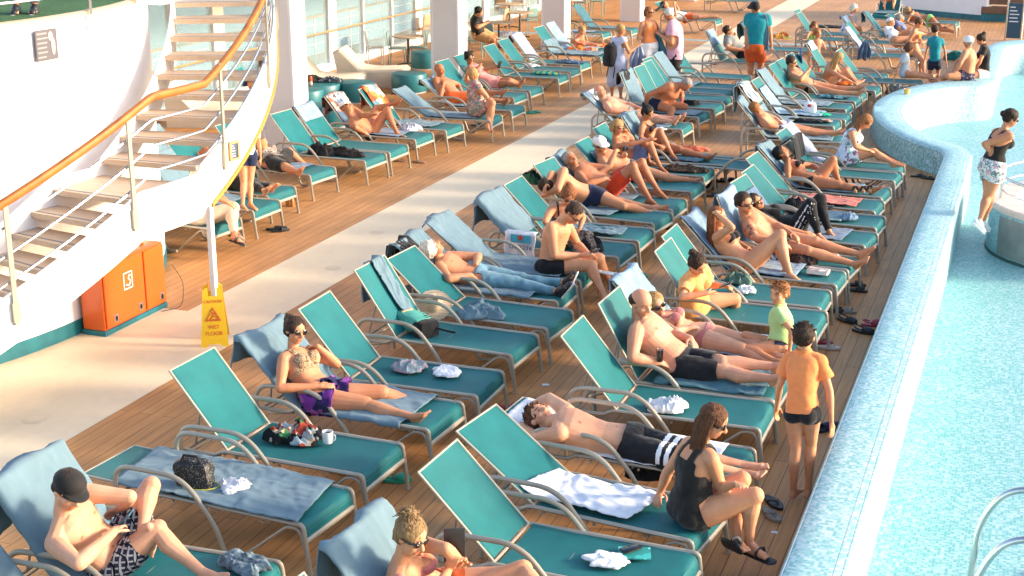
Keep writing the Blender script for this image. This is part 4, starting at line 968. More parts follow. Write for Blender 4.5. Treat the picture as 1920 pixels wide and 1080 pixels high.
# ---- caution sign
M['sign_yellow'] = mat('yellow_plastic', (.80, .48, .012), .35); M['sign_red'] = mat('red_print', (.62, .08, .02), .5)
cs = thing('wet_floor_sign', 'yellow folding caution wet floor sign round the stair column', 'sign', (-7.985, 12.435, 0), R(30))
for s, nm in ((-1, 'front_panel'), (1, 'back_panel')):
    q = MB(); tl = s * R(11); w0, w1, h = .145, .10, .63
    poly = [(-w0, 0), (-w0 * .55, 0), (-w0 * .45, .03), (w0 * .45, .03), (w0 * .55, 0), (w0, 0), (w1, h - .03), (w1 - .03, h), (.045, h), (.045, h - .09), (-.045, h - .09), (-.045, h), (-w1 + .03, h), (-w1, h - .03)]
    q.prism(poly, -.008, .008); Mx = Matrix.Translation((0, s * .20, 0)) @ Matrix.Rotation(tl, 4, 'X') @ Matrix.Rotation(R(90), 4, 'X'); q.xf(Mx)
    pn_ = obj(nm, q, M['sign_yellow'], cs, False)
    if s < 0:
        F = Matrix.Translation((0, -.20, 0)) @ Matrix.Rotation(tl, 4, 'X') @ Matrix.Rotation(R(90), 4, 'X') @ Matrix.Translation((0, 0, .0095))
        for tx, z, sz in (('CAUTION', .485, .043), ('WET', .215, .056), ('FLOOR', .145, .056)): textmesh(tx, sz, M['sign_red'], pn_, F @ Matrix.Translation((0, z, 0)))
        q = MB(); tri = [V((-.075, .285, 0)), V((.075, .285, 0)), V((0, .42, 0))]
        q.tube([*tri, tri[0]], .007, 5); q.tube([V((-.03, .30, 0)), V((.0, .335, 0)), V((-.015, .375, 0))], .006, 5); q.tube([V((.0, .335, 0)), V((.035, .325, 0)), V((.05, .30, 0))], .006, 5); q.tube([V((-.015, .37, 0)), V((.03, .355, 0))], .006, 5); q.ell((-.02, .39, 0), (.010, .010, .004)); q.tube([V((-.05, .297, 0)), V((.055, .297, 0))], .004, 5)
        q.xf(F); obj('slip_symbol', q, M['sign_red'], pn_, False)
q = MB(); q.box((.02, -.0, .012), (.07, .10, .02)); obj('foot_pad', q, M['rubber'], cs, False)
# sun loungers: key, foot-end position x y, heading, backrest angle, label
for _k, _x, _y, _h, _b, _l in [
 ('A-1', -4.55, 6.35, 0.0, 50, 'empty lounger cut by the bottom left corner, blue towel on its backrest'),
 ('A0', -4.50, 7.27, 2.0, 53, 'lounger under the man in the black cap'),
 ('A1', -4.61, 8.49, -4.9, 0, 'fully reclined lounger spread with a long blue towel and a black mesh bag'),
 ('A2', -4.60, 9.41, -2.6, 50, 'empty teal lounger holding a dark floral bag and a white cup'),
 ('A3', -4.49, 10.43, -3.1, 43, 'lounger under the woman in the leopard bikini top'),
 ('A4', -4.42, 11.30, 0.2, 49, 'lounger with denim shorts and a folded white cloth on its seat'),
 ('A5', -4.49, 12.42, -3.0, 53, 'lounger with a green backpack and a blue towel twisted over its backrest'),
 ('A6', -4.42, 13.30, -4.2, 42, 'lounger holding a straw hat, a dark bag and a crumpled blue towel'),
 ('A7', -4.65, 14.22, 0.4, 36, 'lounger under the white-haired man in jeans'),
 ('A8', -4.66, 15.05, 1.3, 39, 'towel-covered lounger, a man in black trunks sitting on its foot'),
 ('A9', -4.51, 16.14, -2.5, 44, 'lounger with a tall blue towel on its backrest, under the red-haired woman'),
 ('A10', -4.49, 16.95, -1.4, 46, 'lounger with a bare teal backrest and a twisted blue towel on its seat'),
 ('A11', -4.51, 17.88, -7.2, 48, 'lounger under the man in navy trunks lying on his side'),
 ('A12', -4.49, 18.70, -2.7, 47, 'lounger under the man in red shorts with crossed arms'),
 ('A13', -4.50, 19.85, -3.0, 45, 'lounger under the man in a white cap holding a camera'),
 ('A14', -4.58, 20.91, -1.0, 48, 'lounger under the blond woman in glasses with a blue wrap'),
 ('A15', -4.44, 21.82, -1.1, 54, 'lounger under the dark-haired woman in a black bikini reading'),
 ('A16', -5.80, 24.59, -2.3, 40, 'lounger under the old man with a white towel behind his head'),
 ('A17', -5.79, 25.89, -5.9, 63, 'lounger under the heavy man bending forward'),
 ('A18', -5.73, 26.89, -4.1, 62, 'empty lounger with a crumpled black cloth on its seat, beside the bending man'),
 ('A19', -5.77, 27.80, -4.1, 56, 'empty lounger just behind the one with the black cloth'),
 ('A20', -5.93, 28.68, -4.0, 48, 'empty lounger second behind the one with the black cloth'),
 ('A21', -5.90, 29.40, -4.0, 48, 'lounger with a towel on its backrest in front of the pink polo man'),
 ('A22', -5.99, 30.86, -4.7, 48, 'empty lounger in front of the man in the teal shirt'),
 ('L0', -9.81, 15.62, -7.2, 48, 'lounger behind the stair column under the person in pale trousers'),
 ('L1', -9.80, 16.69, -2.9, 48, 'lounger on whose foot end the barefoot child stands'),
 ('L2', -10.03, 17.53, -5.9, 48, 'lounger under the barefoot person in black trousers'),
 ('L2b', -11.07, 18.26, -4.0, 48, 'lounger seen through the stair treads with a blue towel on it'),
 ('L3', -10.12, 18.96, -6.8, 48, 'lounger under the woman in the leopard print blouse'),
 ('L4', -9.83, 20.21, -4.3, 48, 'lounger with black clothes lying along its seat'),
 ('L5', -9.78, 20.98, -1.9, 48, 'empty lounger with a pale blue towel folded over the top of its backrest'),
 ('L6', -9.82, 22.12, -3.3, 49, 'lounger under the man in goggles and a white cap'),
 ('L7', -9.65, 23.07, -4.4, 50, 'lounger with an orange print towel on its backrest and a phone on it'),
 ('L8', -9.30, 24.22, 2.9, 37, 'lounger with a long blue towel, the woman in the floral dress sitting on it'),
 ('L9', -9.29, 25.36, -2.0, 33, 'lounger under the bald man, beside the pillar'),
 ('L10', -9.78, 26.84, -4.0, 48, 'lounger just behind the bald man, in front of the woman in pink'),
 ('L11', -9.75, 27.74, -3.5, 48, 'lounger under the woman in pink holding a phone'),
 ('L12', -9.78, 29.59, -1.2, 49, 'empty teal lounger with a yellow and aqua beach toy on its seat'),
 ('L13', -9.85, 30.64, -1.9, 48, 'empty teal lounger with a small white towel on its seat'),
 ('L14', -9.94, 31.72, -2.7, 49, 'lounger with a lilac blue towel down its backrest and jeans on its seat'),
 ('L15', -9.93, 33.29, -3.9, 48, 'lounger draped with a blue towel and orange swim toys, beside the pillar'),
 ('L16', -9.97, 34.23, -3.0, 48, 'lounger under the child in coral'),
 ('L17', -11.23, 37.74, -3.0, 48, 'empty teal lounger behind the woman with the black backpack'),
 ('L18', -10.74, 38.86, -3.0, 48, 'lounger behind the woman in the orange top'),
 ('B-2', -2.00, 6.10, -4.0, 50, 'empty lounger cut by the bottom edge, only its teal backrest corner showing'),
 ('B-1', -1.97, 7.07, -4.5, 50, 'lounger under the blond woman with the messy bun'),
 ('B0', -1.90, 8.38, -2.5, 47, 'empty teal lounger with a phone, papers and a white cloth, at the bottom edge'),
 ('B1', -1.93, 9.21, -7.4, 35, 'lounger with a white towel under the woman in the black tank top'),
 ('B2', -1.90, 10.30, -4.0, 10, 'nearly flat lounger under the man lying with his arms behind his head'),
 ('B3', -1.92, 11.40, -0.2, 48, 'empty teal lounger with a small white cloth, beside the balding man'),
 ('B4', -1.92, 12.11, -2.1, 58, 'lounger under the balding man holding a glass'),
 ('B5', -1.95, 13.05, -3.0, 50, 'lounger under the woman in the pink bikini'),
 ('B6', -1.88, 14.18, -1.5, 55, 'lounger under the girl in the orange t-shirt'),
 ('B7', -1.95, 14.96, -1.2, 48, 'empty lounger with green and white clothes, behind the girl in orange'),
 ('B8', -1.90, 15.88, -3.6, 44, 'lounger under the woman with one hand on her head'),
 ('B9', -1.86, 16.45, -6.7, 64, 'lounger under the tattooed man in glasses'),
 ('B10', -1.79, 17.71, -6.8, 48, 'lounger under the person in black track pants with white stripes'),
 ('B11', -1.78, 18.65, -3.9, 45, 'lounger with a knotted blue towel and a tall teal backrest'),
 ('B12', -1.90, 19.57, -4.2, 45, 'lounger with a coral red cloth and a black bag on its seat'),
 ('B13', -1.90, 20.43, -4.9, 47, 'lounger under the tanned dark-haired woman with one knee raised'),
 ('B14', -1.85, 21.61, -4.1, 47, 'empty teal lounger beside the tanned woman with the raised knee'),
 ('B15', -1.87, 22.18, -3.7, 47, 'lounger under the girl in the white dress'),
 ('B16', -3.04, 24.31, 4.0, 50, 'lounger under the curly-haired child, its blue towel hanging over the top'),
 ('B17', -3.34, 25.83, -3.3, 48, 'lounger with striped shirts hung on its backrest and a white plate on its seat'),
 ('B18', -3.25, 26.57, -1.6, 48, 'lounger with a white bag and a green wrapper on a blue towel'),
 ('B19', -3.38, 27.72, -3.8, 49, 'lounger with a blue towel and dark sunglasses on its backrest'),
 ('B20', -3.33, 28.69, -4.2, 48, 'empty teal lounger with a dark folded cloth near its foot end'),
 ('B21', -3.31, 29.32, -4.8, 51, 'lounger under the dark-haired man holding a magazine'),
 ('B22', -3.27, 30.28, -4.0, 48, 'lounger under the long-haired blond girl'),
 ('B23', -3.12, 30.20, -4.0, 48, 'teal lounger just behind the blond girl, only its foot end showing'),
 ('R1', -5.21, 21.70, 176.0, 42, 'lounger facing the other way with a black cloth hung over its raised backrest'),
 ('F1', -4.66, 39.66, -3.0, 50, 'lounger under the white-haired woman in the white dress'),
 ('F2', -3.20, 38.24, -3.0, 50, 'lounger under the woman in the white cap'),
 ('F3', -2.80, 39.61, -3.0, 50, 'lounger under the grey-haired man'),
 ('F4', -2.39, 43.68, -5.0, 8, 'flat lounger under the person in the green bikini lying on one side'),
 ('F5', -2.77, 35.65, -3.0, 50, 'lounger in front of the woman in the orange bikini'),
 ('F6', -2.38, 31.41, -3.0, 50, 'lounger under the girl in the grey t-shirt sitting up'),
 ('F7', -4.64, 45.20, -92.0, 50, 'lounger seen end-on at the top edge, its foot towards the camera'),
 ('F8', -4.46, 38.48, -3.0, 55, 'flat empty lounger in front of the white-haired woman'),
 ('F9', -3.18, 32.08, -4.0, 55, 'empty teal lounger with a white cloth on its backrest, behind the blond girl'),
 ('F10', -5.37, 35.93, -4.0, 50, 'lounger with orange and yellow beach toys beside the man in the teal shirt'),
 ('F17', -9.05, 41.98, -4.0, 35, 'lounger under the man in orange red trunks'),
 ('F18', -9.16, 48.24, -4.0, 30, 'lounger at the top edge of the photo, beyond the man in orange red trunks'),
 ('F24', -5.81, 33.40, -4.0, 58, 'lounger under the man in the grey t-shirt'),
]: lounger(_k, _x, _y, _h, _b, _l)
# joint positions of every person (metres)
PJ = {
 'capman': (1.80, -5, {'pv': (-5.48, 7.13, 0.47), 'nk': (-5.64, 6.86, 0.9), 'hd': (-5.56, 6.85, 1.07), 'eL': (-5.33, 7.16, 0.93), 'wL': (-5.51, 7.29, 0.76), 'hL': (-5.66, 7.34, 0.67), 'kL': (-5.35, 7.43, 0.89), 'aL': (-5.25, 7.16, 0.7), 'tL': (-5.27, 7.2, 0.57), 'eR': (-5.32, 6.58, 0.73), 'wR': (-5.35, 6.98, 0.75), 'hR': (-5.4, 7.16, 0.74), 'kR': (-5.17, 7.21, 0.7), 'aR': (-4.82, 7.18, 0.46), 'tR': (-4.63, 7.1, 0.52)}),
 'bunwoman': (1.68, -5, {'pv': (-3.23, 7.3, 0.5), 'nk': (-3.31, 7.01, 0.9), 'hd': (-3.24, 7.02, 1.07), 'eL': (-3.04, 7.08, 1), 'wL': (-3, 7.26, 0.81), 'hL': (-2.98, 7.16, 0.94), 'kL': (-2.76, 7.54, 0.64), 'aL': (-2.44, 7.29, 0.67), 'tL': (-2.33, 7.19, 0.78), 'eR': (-3.01, 6.88, 0.82), 'wR': (-3.06, 7.17, 0.82), 'hR': (-2.99, 7.08, 0.94), 'kR': (-2.71, 7.52, 0.7), 'aR': (-2.4, 7.26, 0.67), 'tR': (-2.27, 7.14, 0.76)}),
 'leopard': (1.64, -5, {'pv': (-5.58, 10.31, 0.45), 'nk': (-5.91, 10.41, 0.81), 'hd': (-5.88, 10.43, 0.99), 'eL': (-5.59, 10.63, 0.65), 'wL': (-5.71, 10.51, 0.84), 'hL': (-5.83, 10.58, 0.79), 'kL': (-5.12, 10.56, 0.47), 'aL': (-4.79, 10.8, 0.29), 'tL': (-4.64, 10.77, 0.42), 'eR': (-5.83, 10.03, 0.6), 'wR': (-5.55, 10.19, 0.6), 'kR': (-5.14, 10.28, 0.46), 'aR': (-4.68, 10.24, 0.42), 'tR': (-4.54, 10.19, 0.56)}),
 'whitehair': (1.76, 0, {'pv': (-5.63, 14.17, 0.47), 'nk': (-6.08, 14.09, 0.65), 'hd': (-6.13, 14.02, 0.79), 'eL': (-5.73, 14.4, 0.65), 'wL': (-5.66, 14.16, 0.62), 'hL': (-5.71, 14.27, 0.5), 'kL': (-5.17, 14.31, 0.46), 'aL': (-4.7, 14.38, 0.45), 'tL': (-4.61, 14.31, 0.62), 'eR': (-5.79, 13.69, 0.57), 'wR': (-5.62, 13.88, 0.58), 'hR': (-5.57, 14.03, 0.5), 'kR': (-5.17, 14.13, 0.47), 'aR': (-4.69, 14.1, 0.43), 'tR': (-4.56, 14.05, 0.59)}),
 'phoneman': (1.80, -12, {'pv': (-5.04, 14.93, 0.45), 'nk': (-4.96, 15.02, 0.97), 'hd': (-4.81, 15.01, 1.08), 'eL': (-4.87, 15.37, 0.63), 'wL': (-4.66, 15.17, 0.57), 'hL': (-4.57, 15.04, 0.64), 'kL': (-4.54, 15.19, 0.53), 'aL': (-4.45, 15.39, 0.18), 'tL': (-4.33, 15.24, 0.19), 'eR': (-4.94, 14.75, 0.64), 'wR': (-4.71, 15, 0.6), 'hR': (-4.58, 14.91, 0.67), 'kR': (-4.57, 14.99, 0.5), 'aR': (-4.35, 14.74, 0.26), 'tR': (-4.24, 14.58, 0.26)}),
 'redhair': (1.62, -55, {'pv': (-5.33, 16.15, 0.48), 'nk': (-5.24, 16.01, 0.93), 'hd': (-5.17, 15.94, 1.05), 'eL': (-5.1, 16.33, 0.7), 'wL': (-5.08, 16.12, 0.6), 'kL': (-4.93, 16.02, 0.55), 'aL': (-4.73, 15.8, 0.35), 'eR': (-5.37, 15.67, 0.78), 'wR': (-5.23, 15.74, 0.59), 'kR': (-5.04, 15.95, 0.49), 'aR': (-4.89, 15.67, 0.34), 'tL': (-4.69, 15.69, 0.52), 'tR': (-4.79, 15.62, 0.53)}),
 'navyback': (1.78, 0, {'pv': (-5.61, 18.14, 0.53), 'nk': (-6.02, 17.81, 0.82), 'hd': (-6.01, 17.59, 0.79), 'eL': (-5.98, 17.71, 0.91), 'wL': (-5.98, 17.5, 0.81), 'kL': (-5.18, 18.31, 0.45), 'aL': (-4.72, 18.34, 0.4), 'tL': (-4.5, 18.29, 0.41), 'eR': (-5.79, 17.4, 0.78), 'wR': (-5.98, 17.5, 0.67), 'kR': (-5.07, 18.06, 0.46), 'aR': (-4.67, 18.25, 0.34), 'tR': (-4.46, 18.22, 0.31)}),
 'redshorts': (1.78, -3, {'pv': (-5.47, 18.86, 0.53), 'nk': (-5.95, 18.69, 0.77), 'hd': (-6.04, 18.7, 0.9), 'eL': (-5.56, 18.99, 0.76), 'wL': (-5.69, 18.79, 0.69), 'hL': (-5.72, 18.62, 0.67), 'kL': (-5.11, 19.08, 0.86), 'aL': (-4.84, 19.02, 0.48), 'tL': (-4.61, 19.05, 0.4), 'eR': (-5.66, 18.29, 0.67), 'wR': (-5.47, 18.46, 0.72), 'hR': (-5.47, 18.64, 0.74), 'kR': (-5.16, 18.8, 0.86), 'aR': (-4.87, 18.67, 0.43), 'tR': (-4.61, 18.6, 0.38)}),
 'whitecap': (1.76, -3, {'pv': (-5.55, 19.99, 0.52), 'nk': (-5.96, 19.82, 0.77), 'hd': (-5.93, 19.76, 0.93), 'eL': (-5.68, 20.07, 0.67), 'wL': (-5.57, 19.88, 0.79), 'hL': (-5.67, 20.02, 0.81), 'kL': (-5.11, 20.1, 0.47), 'aL': (-4.67, 20.21, 0.4), 'tL': (-4.53, 20.1, 0.49), 'eR': (-5.7, 19.41, 0.66), 'wR': (-5.62, 19.52, 0.91), 'hR': (-5.6, 19.7, 0.9), 'kR': (-5.12, 20.23, 0.31), 'aR': (-4.74, 20.21, 0.28), 'tR': (-4.53, 20.2, 0.37)}),
 'glasseswoman': (1.66, -3, {'pv': (-5.72, 20.95, 0.49), 'nk': (-5.99, 20.74, 0.84), 'hd': (-5.95, 20.75, 1.02), 'eL': (-5.82, 21.13, 0.78), 'wL': (-5.9, 21.02, 0.92), 'hL': (-5.88, 20.87, 0.99), 'kL': (-5.53, 20.82, 0.79), 'aL': (-5.51, 21.01, 0.46), 'eR': (-5.73, 20.41, 0.82), 'wR': (-5.39, 20.52, 0.9), 'kR': (-5.48, 20.86, 0.81), 'aR': (-5.26, 20.76, 0.44), 'tR': (-5.08, 20.66, 0.4), 'tL': (-5.29, 20.99, 0.46)}),
 'blackbikini': (1.66, -3, {'pv': (-5.59, 21.88, 0.5), 'nk': (-5.85, 21.83, 0.93), 'hd': (-5.77, 21.82, 1.08), 'eL': (-5.52, 22.04, 0.61), 'wL': (-5.36, 21.94, 0.46), 'kL': (-5.22, 21.82, 0.52), 'aL': (-4.78, 21.81, 0.43), 'tL': (-4.65, 21.76, 0.56), 'eR': (-5.76, 21.42, 0.74), 'wR': (-5.5, 21.5, 0.63), 'kR': (-5.5, 21.6, 0.83), 'aR': (-5.28, 21.6, 0.46), 'tR': (-5.11, 21.54, 0.42)}),
 'oldman': (1.74, -2, {'pv': (-6.88, 24.7, 0.52), 'nk': (-7.31, 24.56, 0.76), 'hd': (-7.39, 24.56, 0.92), 'eL': (-6.96, 24.84, 0.68), 'wL': (-6.73, 24.75, 0.65), 'kL': (-6.4, 24.85, 0.46), 'aL': (-5.97, 24.84, 0.48), 'tL': (-5.89, 24.74, 0.62), 'eR': (-7.06, 24.16, 0.66), 'wR': (-6.8, 24.27, 0.65), 'kR': (-6.4, 24.64, 0.47), 'aR': (-6.01, 24.52, 0.47), 'tR': (-5.91, 24.46, 0.64)}),
 'bending': (1.76, -20, {'pv': (-6.68, 26.01, 0.5), 'nk': (-6.34, 26.01, 0.9), 'hd': (-6.15, 25.99, 0.91), 'eL': (-6.33, 26.44, 0.65), 'wL': (-6.27, 26.22, 0.55), 'kL': (-6.19, 26.13, 0.47), 'aL': (-6.26, 26.37, 0.15), 'tL': (-6.13, 26.27, 0.11), 'eR': (-6.79, 25.71, 0.73), 'wR': (-6.87, 25.8, 0.54), 'kR': (-6.33, 25.71, 0.47), 'aR': (-6.28, 25.41, 0.23), 'tR': (-6.15, 25.27, 0.2)}),
 'backpackwoman': (1.64, 50, {'pv': (-8.43, 29.34, 0.75), 'nk': (-8.44, 29.4, 1.32), 'hd': (-8.4, 29.39, 1.47), 'eL': (-8.69, 29.62, 1.01), 'wL': (-8.57, 29.5, 0.84), 'kL': (-8.57, 29.36, 0.35), 'aL': (-8.61, 29.54, 0.03), 'tL': (-8.52, 29.38, 0.02), 'eR': (-8.18, 29.26, 1.02), 'wR': (-8.03, 29.4, 1.14), 'kR': (-8.36, 29.29, 0.37), 'aR': (-8.39, 29.45, 0.04), 'tR': (-8.28, 29.3, 0.03)}),
 'orangetop': (1.66, -40, {'pv': (-8.07, 30.57, 1), 'nk': (-8.14, 30.6, 1.56), 'hd': (-8.12, 30.61, 1.73), 'eL': (-7.98, 30.95, 1.31), 'wL': (-7.96, 30.71, 1.26), 'eR': (-8.3, 30.41, 1.17), 'wR': (-8.12, 30.56, 1.22), 'kL': (-8.02, 30.63, 0.6), 'aL': (-8.02, 30.63, 0.09), 'tL': (-7.85, 30.49, 0.09), 'kR': (-8.13, 30.5, 0.6), 'aR': (-8.13, 30.5, 0.09), 'tR': (-7.96, 30.36, 0.09)}),
 'pinkpolo': (1.90, 185, {'pv': (-7.54, 30.76, 0.77), 'nk': (-7.63, 30.82, 1.53), 'hd': (-7.71, 30.75, 1.68), 'eL': (-7.59, 30.56, 1.1), 'wL': (-7.83, 30.54, 1.26), 'eR': (-7.81, 31.02, 1.16), 'wR': (-7.96, 30.82, 1.27), 'kL': (-7.53, 30.66, 0.3), 'aL': (-7.53, 30.66, 0.09), 'tL': (-7.78, 30.64, 0.09), 'kR': (-7.55, 30.86, 0.3), 'aR': (-7.55, 30.86, 0.09), 'tR': (-7.8, 30.84, 0.09)}),
 'orangeswim': (1.76, -3, {'pv': (-10.01, 41.97, 0.43), 'nk': (-10.46, 41.77, 0.62), 'hd': (-10.61, 41.76, 0.79), 'eL': (-10.21, 41.83, 0.66), 'wL': (-10.34, 41.96, 0.82), 'kL': (-9.63, 42.06, 0.47), 'aL': (-9.24, 41.98, 0.5), 'tL': (-9.04, 41.94, 0.58), 'eR': (-10.17, 41.37, 0.56), 'wR': (-10.23, 41.42, 0.84), 'kR': (-9.56, 41.8, 0.47), 'aR': (-9.14, 41.89, 0.49), 'tR': (-8.92, 41.87, 0.55)}),
 'tealman': (1.92, 100, {'pv': (-6.03, 32.06, 0.87), 'nk': (-6.02, 32.14, 1.62), 'hd': (-6.08, 32.06, 1.77), 'eL': (-6.25, 32.17, 1.24), 'wL': (-6.23, 31.99, 1.04), 'kL': (-6.14, 32.23, 0.46), 'eR': (-5.74, 32.2, 1.23), 'wR': (-5.69, 32.19, 0.93), 'kR': (-5.92, 32.28, 0.46), 'aL': (-6.14, 32.23, 0.09), 'tL': (-6.18, 32.47, 0.09), 'aR': (-5.92, 32.28, 0.09), 'tR': (-5.96, 32.52, 0.09)}),
 'greyshirt': (1.74, -3, {'pv': (-6.65, 33.61, 0.59), 'nk': (-6.98, 33.41, 0.93), 'hd': (-6.93, 33.38, 1.09), 'eL': (-6.77, 33.73, 0.79), 'wL': (-6.79, 33.55, 0.97), 'kL': (-6.28, 33.53, 0.57), 'aL': (-5.99, 33.27, 0.49), 'eR': (-6.85, 32.98, 0.73), 'wR': (-6.48, 33.06, 0.69), 'kR': (-6.27, 33.31, 0.57), 'aR': (-5.98, 33.06, 0.47), 'tR': (-5.8, 32.98, 0.52), 'tL': (-5.84, 33.42, 0.54)}),
 'lyingman': (1.82, -4, {'pv': (-2.76, 10.24, 0.46), 'nk': (-3.37, 10.14, 0.61), 'hd': (-3.53, 10.21, 0.59), 'eL': (-3.62, 10.71, 0.56), 'wL': (-3.81, 10.53, 0.47), 'hL': (-3.75, 10.24, 0.52), 'kL': (-2.26, 10.21, 0.44), 'aL': (-1.88, 10.33, 0.37), 'tL': (-1.65, 10.33, 0.47), 'eR': (-3.5, 10.02, 0.48), 'wR': (-3.68, 10.21, 0.49), 'kR': (-2.27, 10.04, 0.46), 'aR': (-1.87, 10.17, 0.37), 'tR': (-1.68, 10.12, 0.47)}),
 'tankwoman': (1.68, 42, {'pv': (-2.01, 9.17, 0.48), 'nk': (-1.98, 9.22, 0.98), 'hd': (-1.9, 9.24, 1.15), 'eL': (-2.25, 9.37, 0.66), 'wL': (-2.32, 9.43, 0.45), 'hL': (-2.31, 9.27, 0.44), 'kL': (-1.7, 9.35, 0.69), 'aL': (-1.69, 9.19, 0.3), 'tL': (-1.58, 9.05, 0.35), 'eR': (-1.82, 9.2, 0.67), 'wR': (-1.7, 9.03, 0.79), 'kR': (-1.57, 9.16, 0.67), 'aR': (-1.6, 9.2, 0.28), 'tR': (-1.44, 9.11, 0.29)}),
 'orangeboy': (1.36, 78, {'pv': (-1.47, 10.56, 0.78), 'nk': (-1.5, 10.68, 1.23), 'hd': (-1.51, 10.67, 1.37), 'eL': (-1.68, 10.67, 0.93), 'wL': (-1.7, 10.72, 0.74), 'kL': (-1.51, 10.6, 0.45), 'eR': (-1.28, 10.62, 0.97), 'wR': (-1.24, 10.54, 0.74), 'kR': (-1.4, 10.65, 0.49), 'aL': (-1.51, 10.6, 0.09), 'tL': (-1.47, 10.77, 0.09), 'aR': (-1.4, 10.65, 0.09), 'tR': (-1.36, 10.82, 0.09)}),
 'baldman': (1.84, -4, {'pv': (-2.83, 12.14, 0.48), 'nk': (-3.25, 12.15, 0.86), 'hd': (-3.21, 12.11, 1.04), 'eL': (-3.02, 12.53, 0.63), 'wL': (-2.8, 12.37, 0.66), 'hL': (-2.69, 12.23, 0.62), 'kL': (-2.43, 12.08, 0.57), 'aL': (-1.98, 12.17, 0.56), 'tL': (-1.85, 12.08, 0.7), 'eR': (-3.17, 11.7, 0.65), 'wR': (-2.96, 11.86, 0.58), 'hR': (-2.86, 11.99, 0.5), 'kR': (-2.39, 12.02, 0.51), 'aR': (-1.96, 11.95, 0.52), 'tR': (-1.85, 11.84, 0.66)}),
 'pinkbikini': (1.66, -4, {'pv': (-2.8, 13.02, 0.47), 'nk': (-3.25, 12.99, 0.63), 'hd': (-3.28, 12.93, 0.78), 'eL': (-3.15, 13.41, 0.47), 'wL': (-3.02, 13.22, 0.54), 'kL': (-2.41, 13.05, 0.47), 'aL': (-2.04, 12.84, 0.43), 'tL': (-1.93, 12.72, 0.5), 'eR': (-2.99, 12.61, 0.63), 'wR': (-2.91, 12.83, 0.61), 'kR': (-2.39, 12.82, 0.46), 'aR': (-2.03, 12.71, 0.39), 'tR': (-1.92, 12.59, 0.46)}),
 'greenboy': (1.25, 185, {'pv': (-2.07, 12.98, 0.47), 'nk': (-2.1, 13.07, 0.83), 'hd': (-2.11, 13.07, 0.97), 'eL': (-1.94, 12.85, 0.69), 'wL': (-1.95, 12.86, 0.5), 'kL': (-2.36, 12.81, 0.47), 'aL': (-2.07, 12.71, 0.43), 'tL': (-1.96, 12.64, 0.5), 'eR': (-2.15, 13.24, 0.54), 'wR': (-2.09, 13.09, 0.48), 'kR': (-2.41, 13.04, 0.53), 'aR': (-2.17, 12.91, 0.47), 'tR': (-2.05, 12.85, 0.48)}),
 'orangetee': (1.60, -15, {'pv': (-3.13, 14.04, 0.44), 'nk': (-3.12, 13.84, 0.86), 'hd': (-3.07, 13.77, 0.98), 'eL': (-2.99, 14.16, 0.66), 'wL': (-2.83, 14, 0.71), 'kL': (-2.77, 14.31, 0.49), 'aL': (-2.78, 14.59, 0.26), 'tL': (-2.73, 14.74, 0.21), 'eR': (-3.14, 13.44, 0.72), 'wR': (-2.9, 13.54, 0.76), 'hR': (-2.86, 13.7, 0.76), 'kR': (-3, 14.29, 0.47), 'aR': (-2.77, 14.54, 0.21), 'tR': (-2.63, 14.54, 0.2)}),
 'armraised': (1.70, -4, {'pv': (-2.93, 15.79, 0.44), 'nk': (-3.31, 15.86, 0.8), 'hd': (-3.32, 15.86, 0.97), 'eL': (-3.21, 16.28, 0.59), 'wL': (-3.01, 16.14, 0.56), 'kL': (-2.64, 16.03, 0.73), 'aL': (-2.48, 15.77, 0.44), 'tL': (-2.3, 15.69, 0.41), 'eR': (-3.09, 15.56, 0.94), 'wR': (-3.29, 15.64, 1.07), 'hR': (-3.36, 15.79, 1.07), 'kR': (-2.58, 15.85, 0.83), 'aR': (-2.42, 15.65, 0.43), 'tR': (-2.2, 15.58, 0.41)}),
 'glassesman': (1.84, -7, {'pv': (-2.73, 16.67, 0.52), 'nk': (-3.12, 16.47, 0.85), 'hd': (-3.13, 16.43, 1.02), 'eL': (-2.78, 16.7, 0.72), 'wL': (-2.57, 16.53, 0.68), 'kL': (-2.3, 16.7, 0.56), 'aL': (-1.78, 16.7, 0.46), 'tL': (-1.63, 16.68, 0.63), 'eR': (-2.9, 16.03, 0.72), 'wR': (-2.58, 16.08, 0.65), 'hR': (-2.48, 16.22, 0.59), 'kR': (-2.33, 16.35, 0.53), 'aR': (-1.79, 16.37, 0.42), 'tR': (-1.67, 16.26, 0.55)}),
 'stripepants': (1.70, -5, {'pv': (-2.7, 17.69, 0.45), 'nk': (-3.13, 17.6, 0.65), 'hd': (-3.2, 17.55, 0.78), 'eL': (-3.07, 18.03, 0.53), 'wL': (-2.79, 18, 0.44), 'kL': (-2.44, 17.9, 0.81), 'aL': (-2.27, 17.7, 0.43), 'tL': (-2.12, 17.57, 0.41), 'eR': (-2.85, 17.22, 0.58), 'wR': (-2.52, 17.27, 0.51), 'kR': (-2.52, 17.61, 0.81), 'aR': (-2.36, 17.42, 0.44), 'tR': (-2.19, 17.35, 0.43)}),
 'darkbikini': (1.66, -5, {'pv': (-2.89, 20.44, 0.46), 'nk': (-3.29, 20.53, 0.71), 'hd': (-3.4, 20.52, 0.84), 'eL': (-2.98, 20.84, 0.62), 'wL': (-2.86, 20.62, 0.63), 'kL': (-2.66, 20.58, 0.78), 'aL': (-2.57, 20.69, 0.45), 'tL': (-2.45, 20.55, 0.46), 'eR': (-3.21, 20.08, 0.59), 'wR': (-3.27, 20.36, 0.78), 'hR': (-3.31, 20.51, 0.82), 'kR': (-2.51, 20.29, 0.48), 'aR': (-2.06, 20.29, 0.45), 'tR': (-1.92, 20.25, 0.57)}),
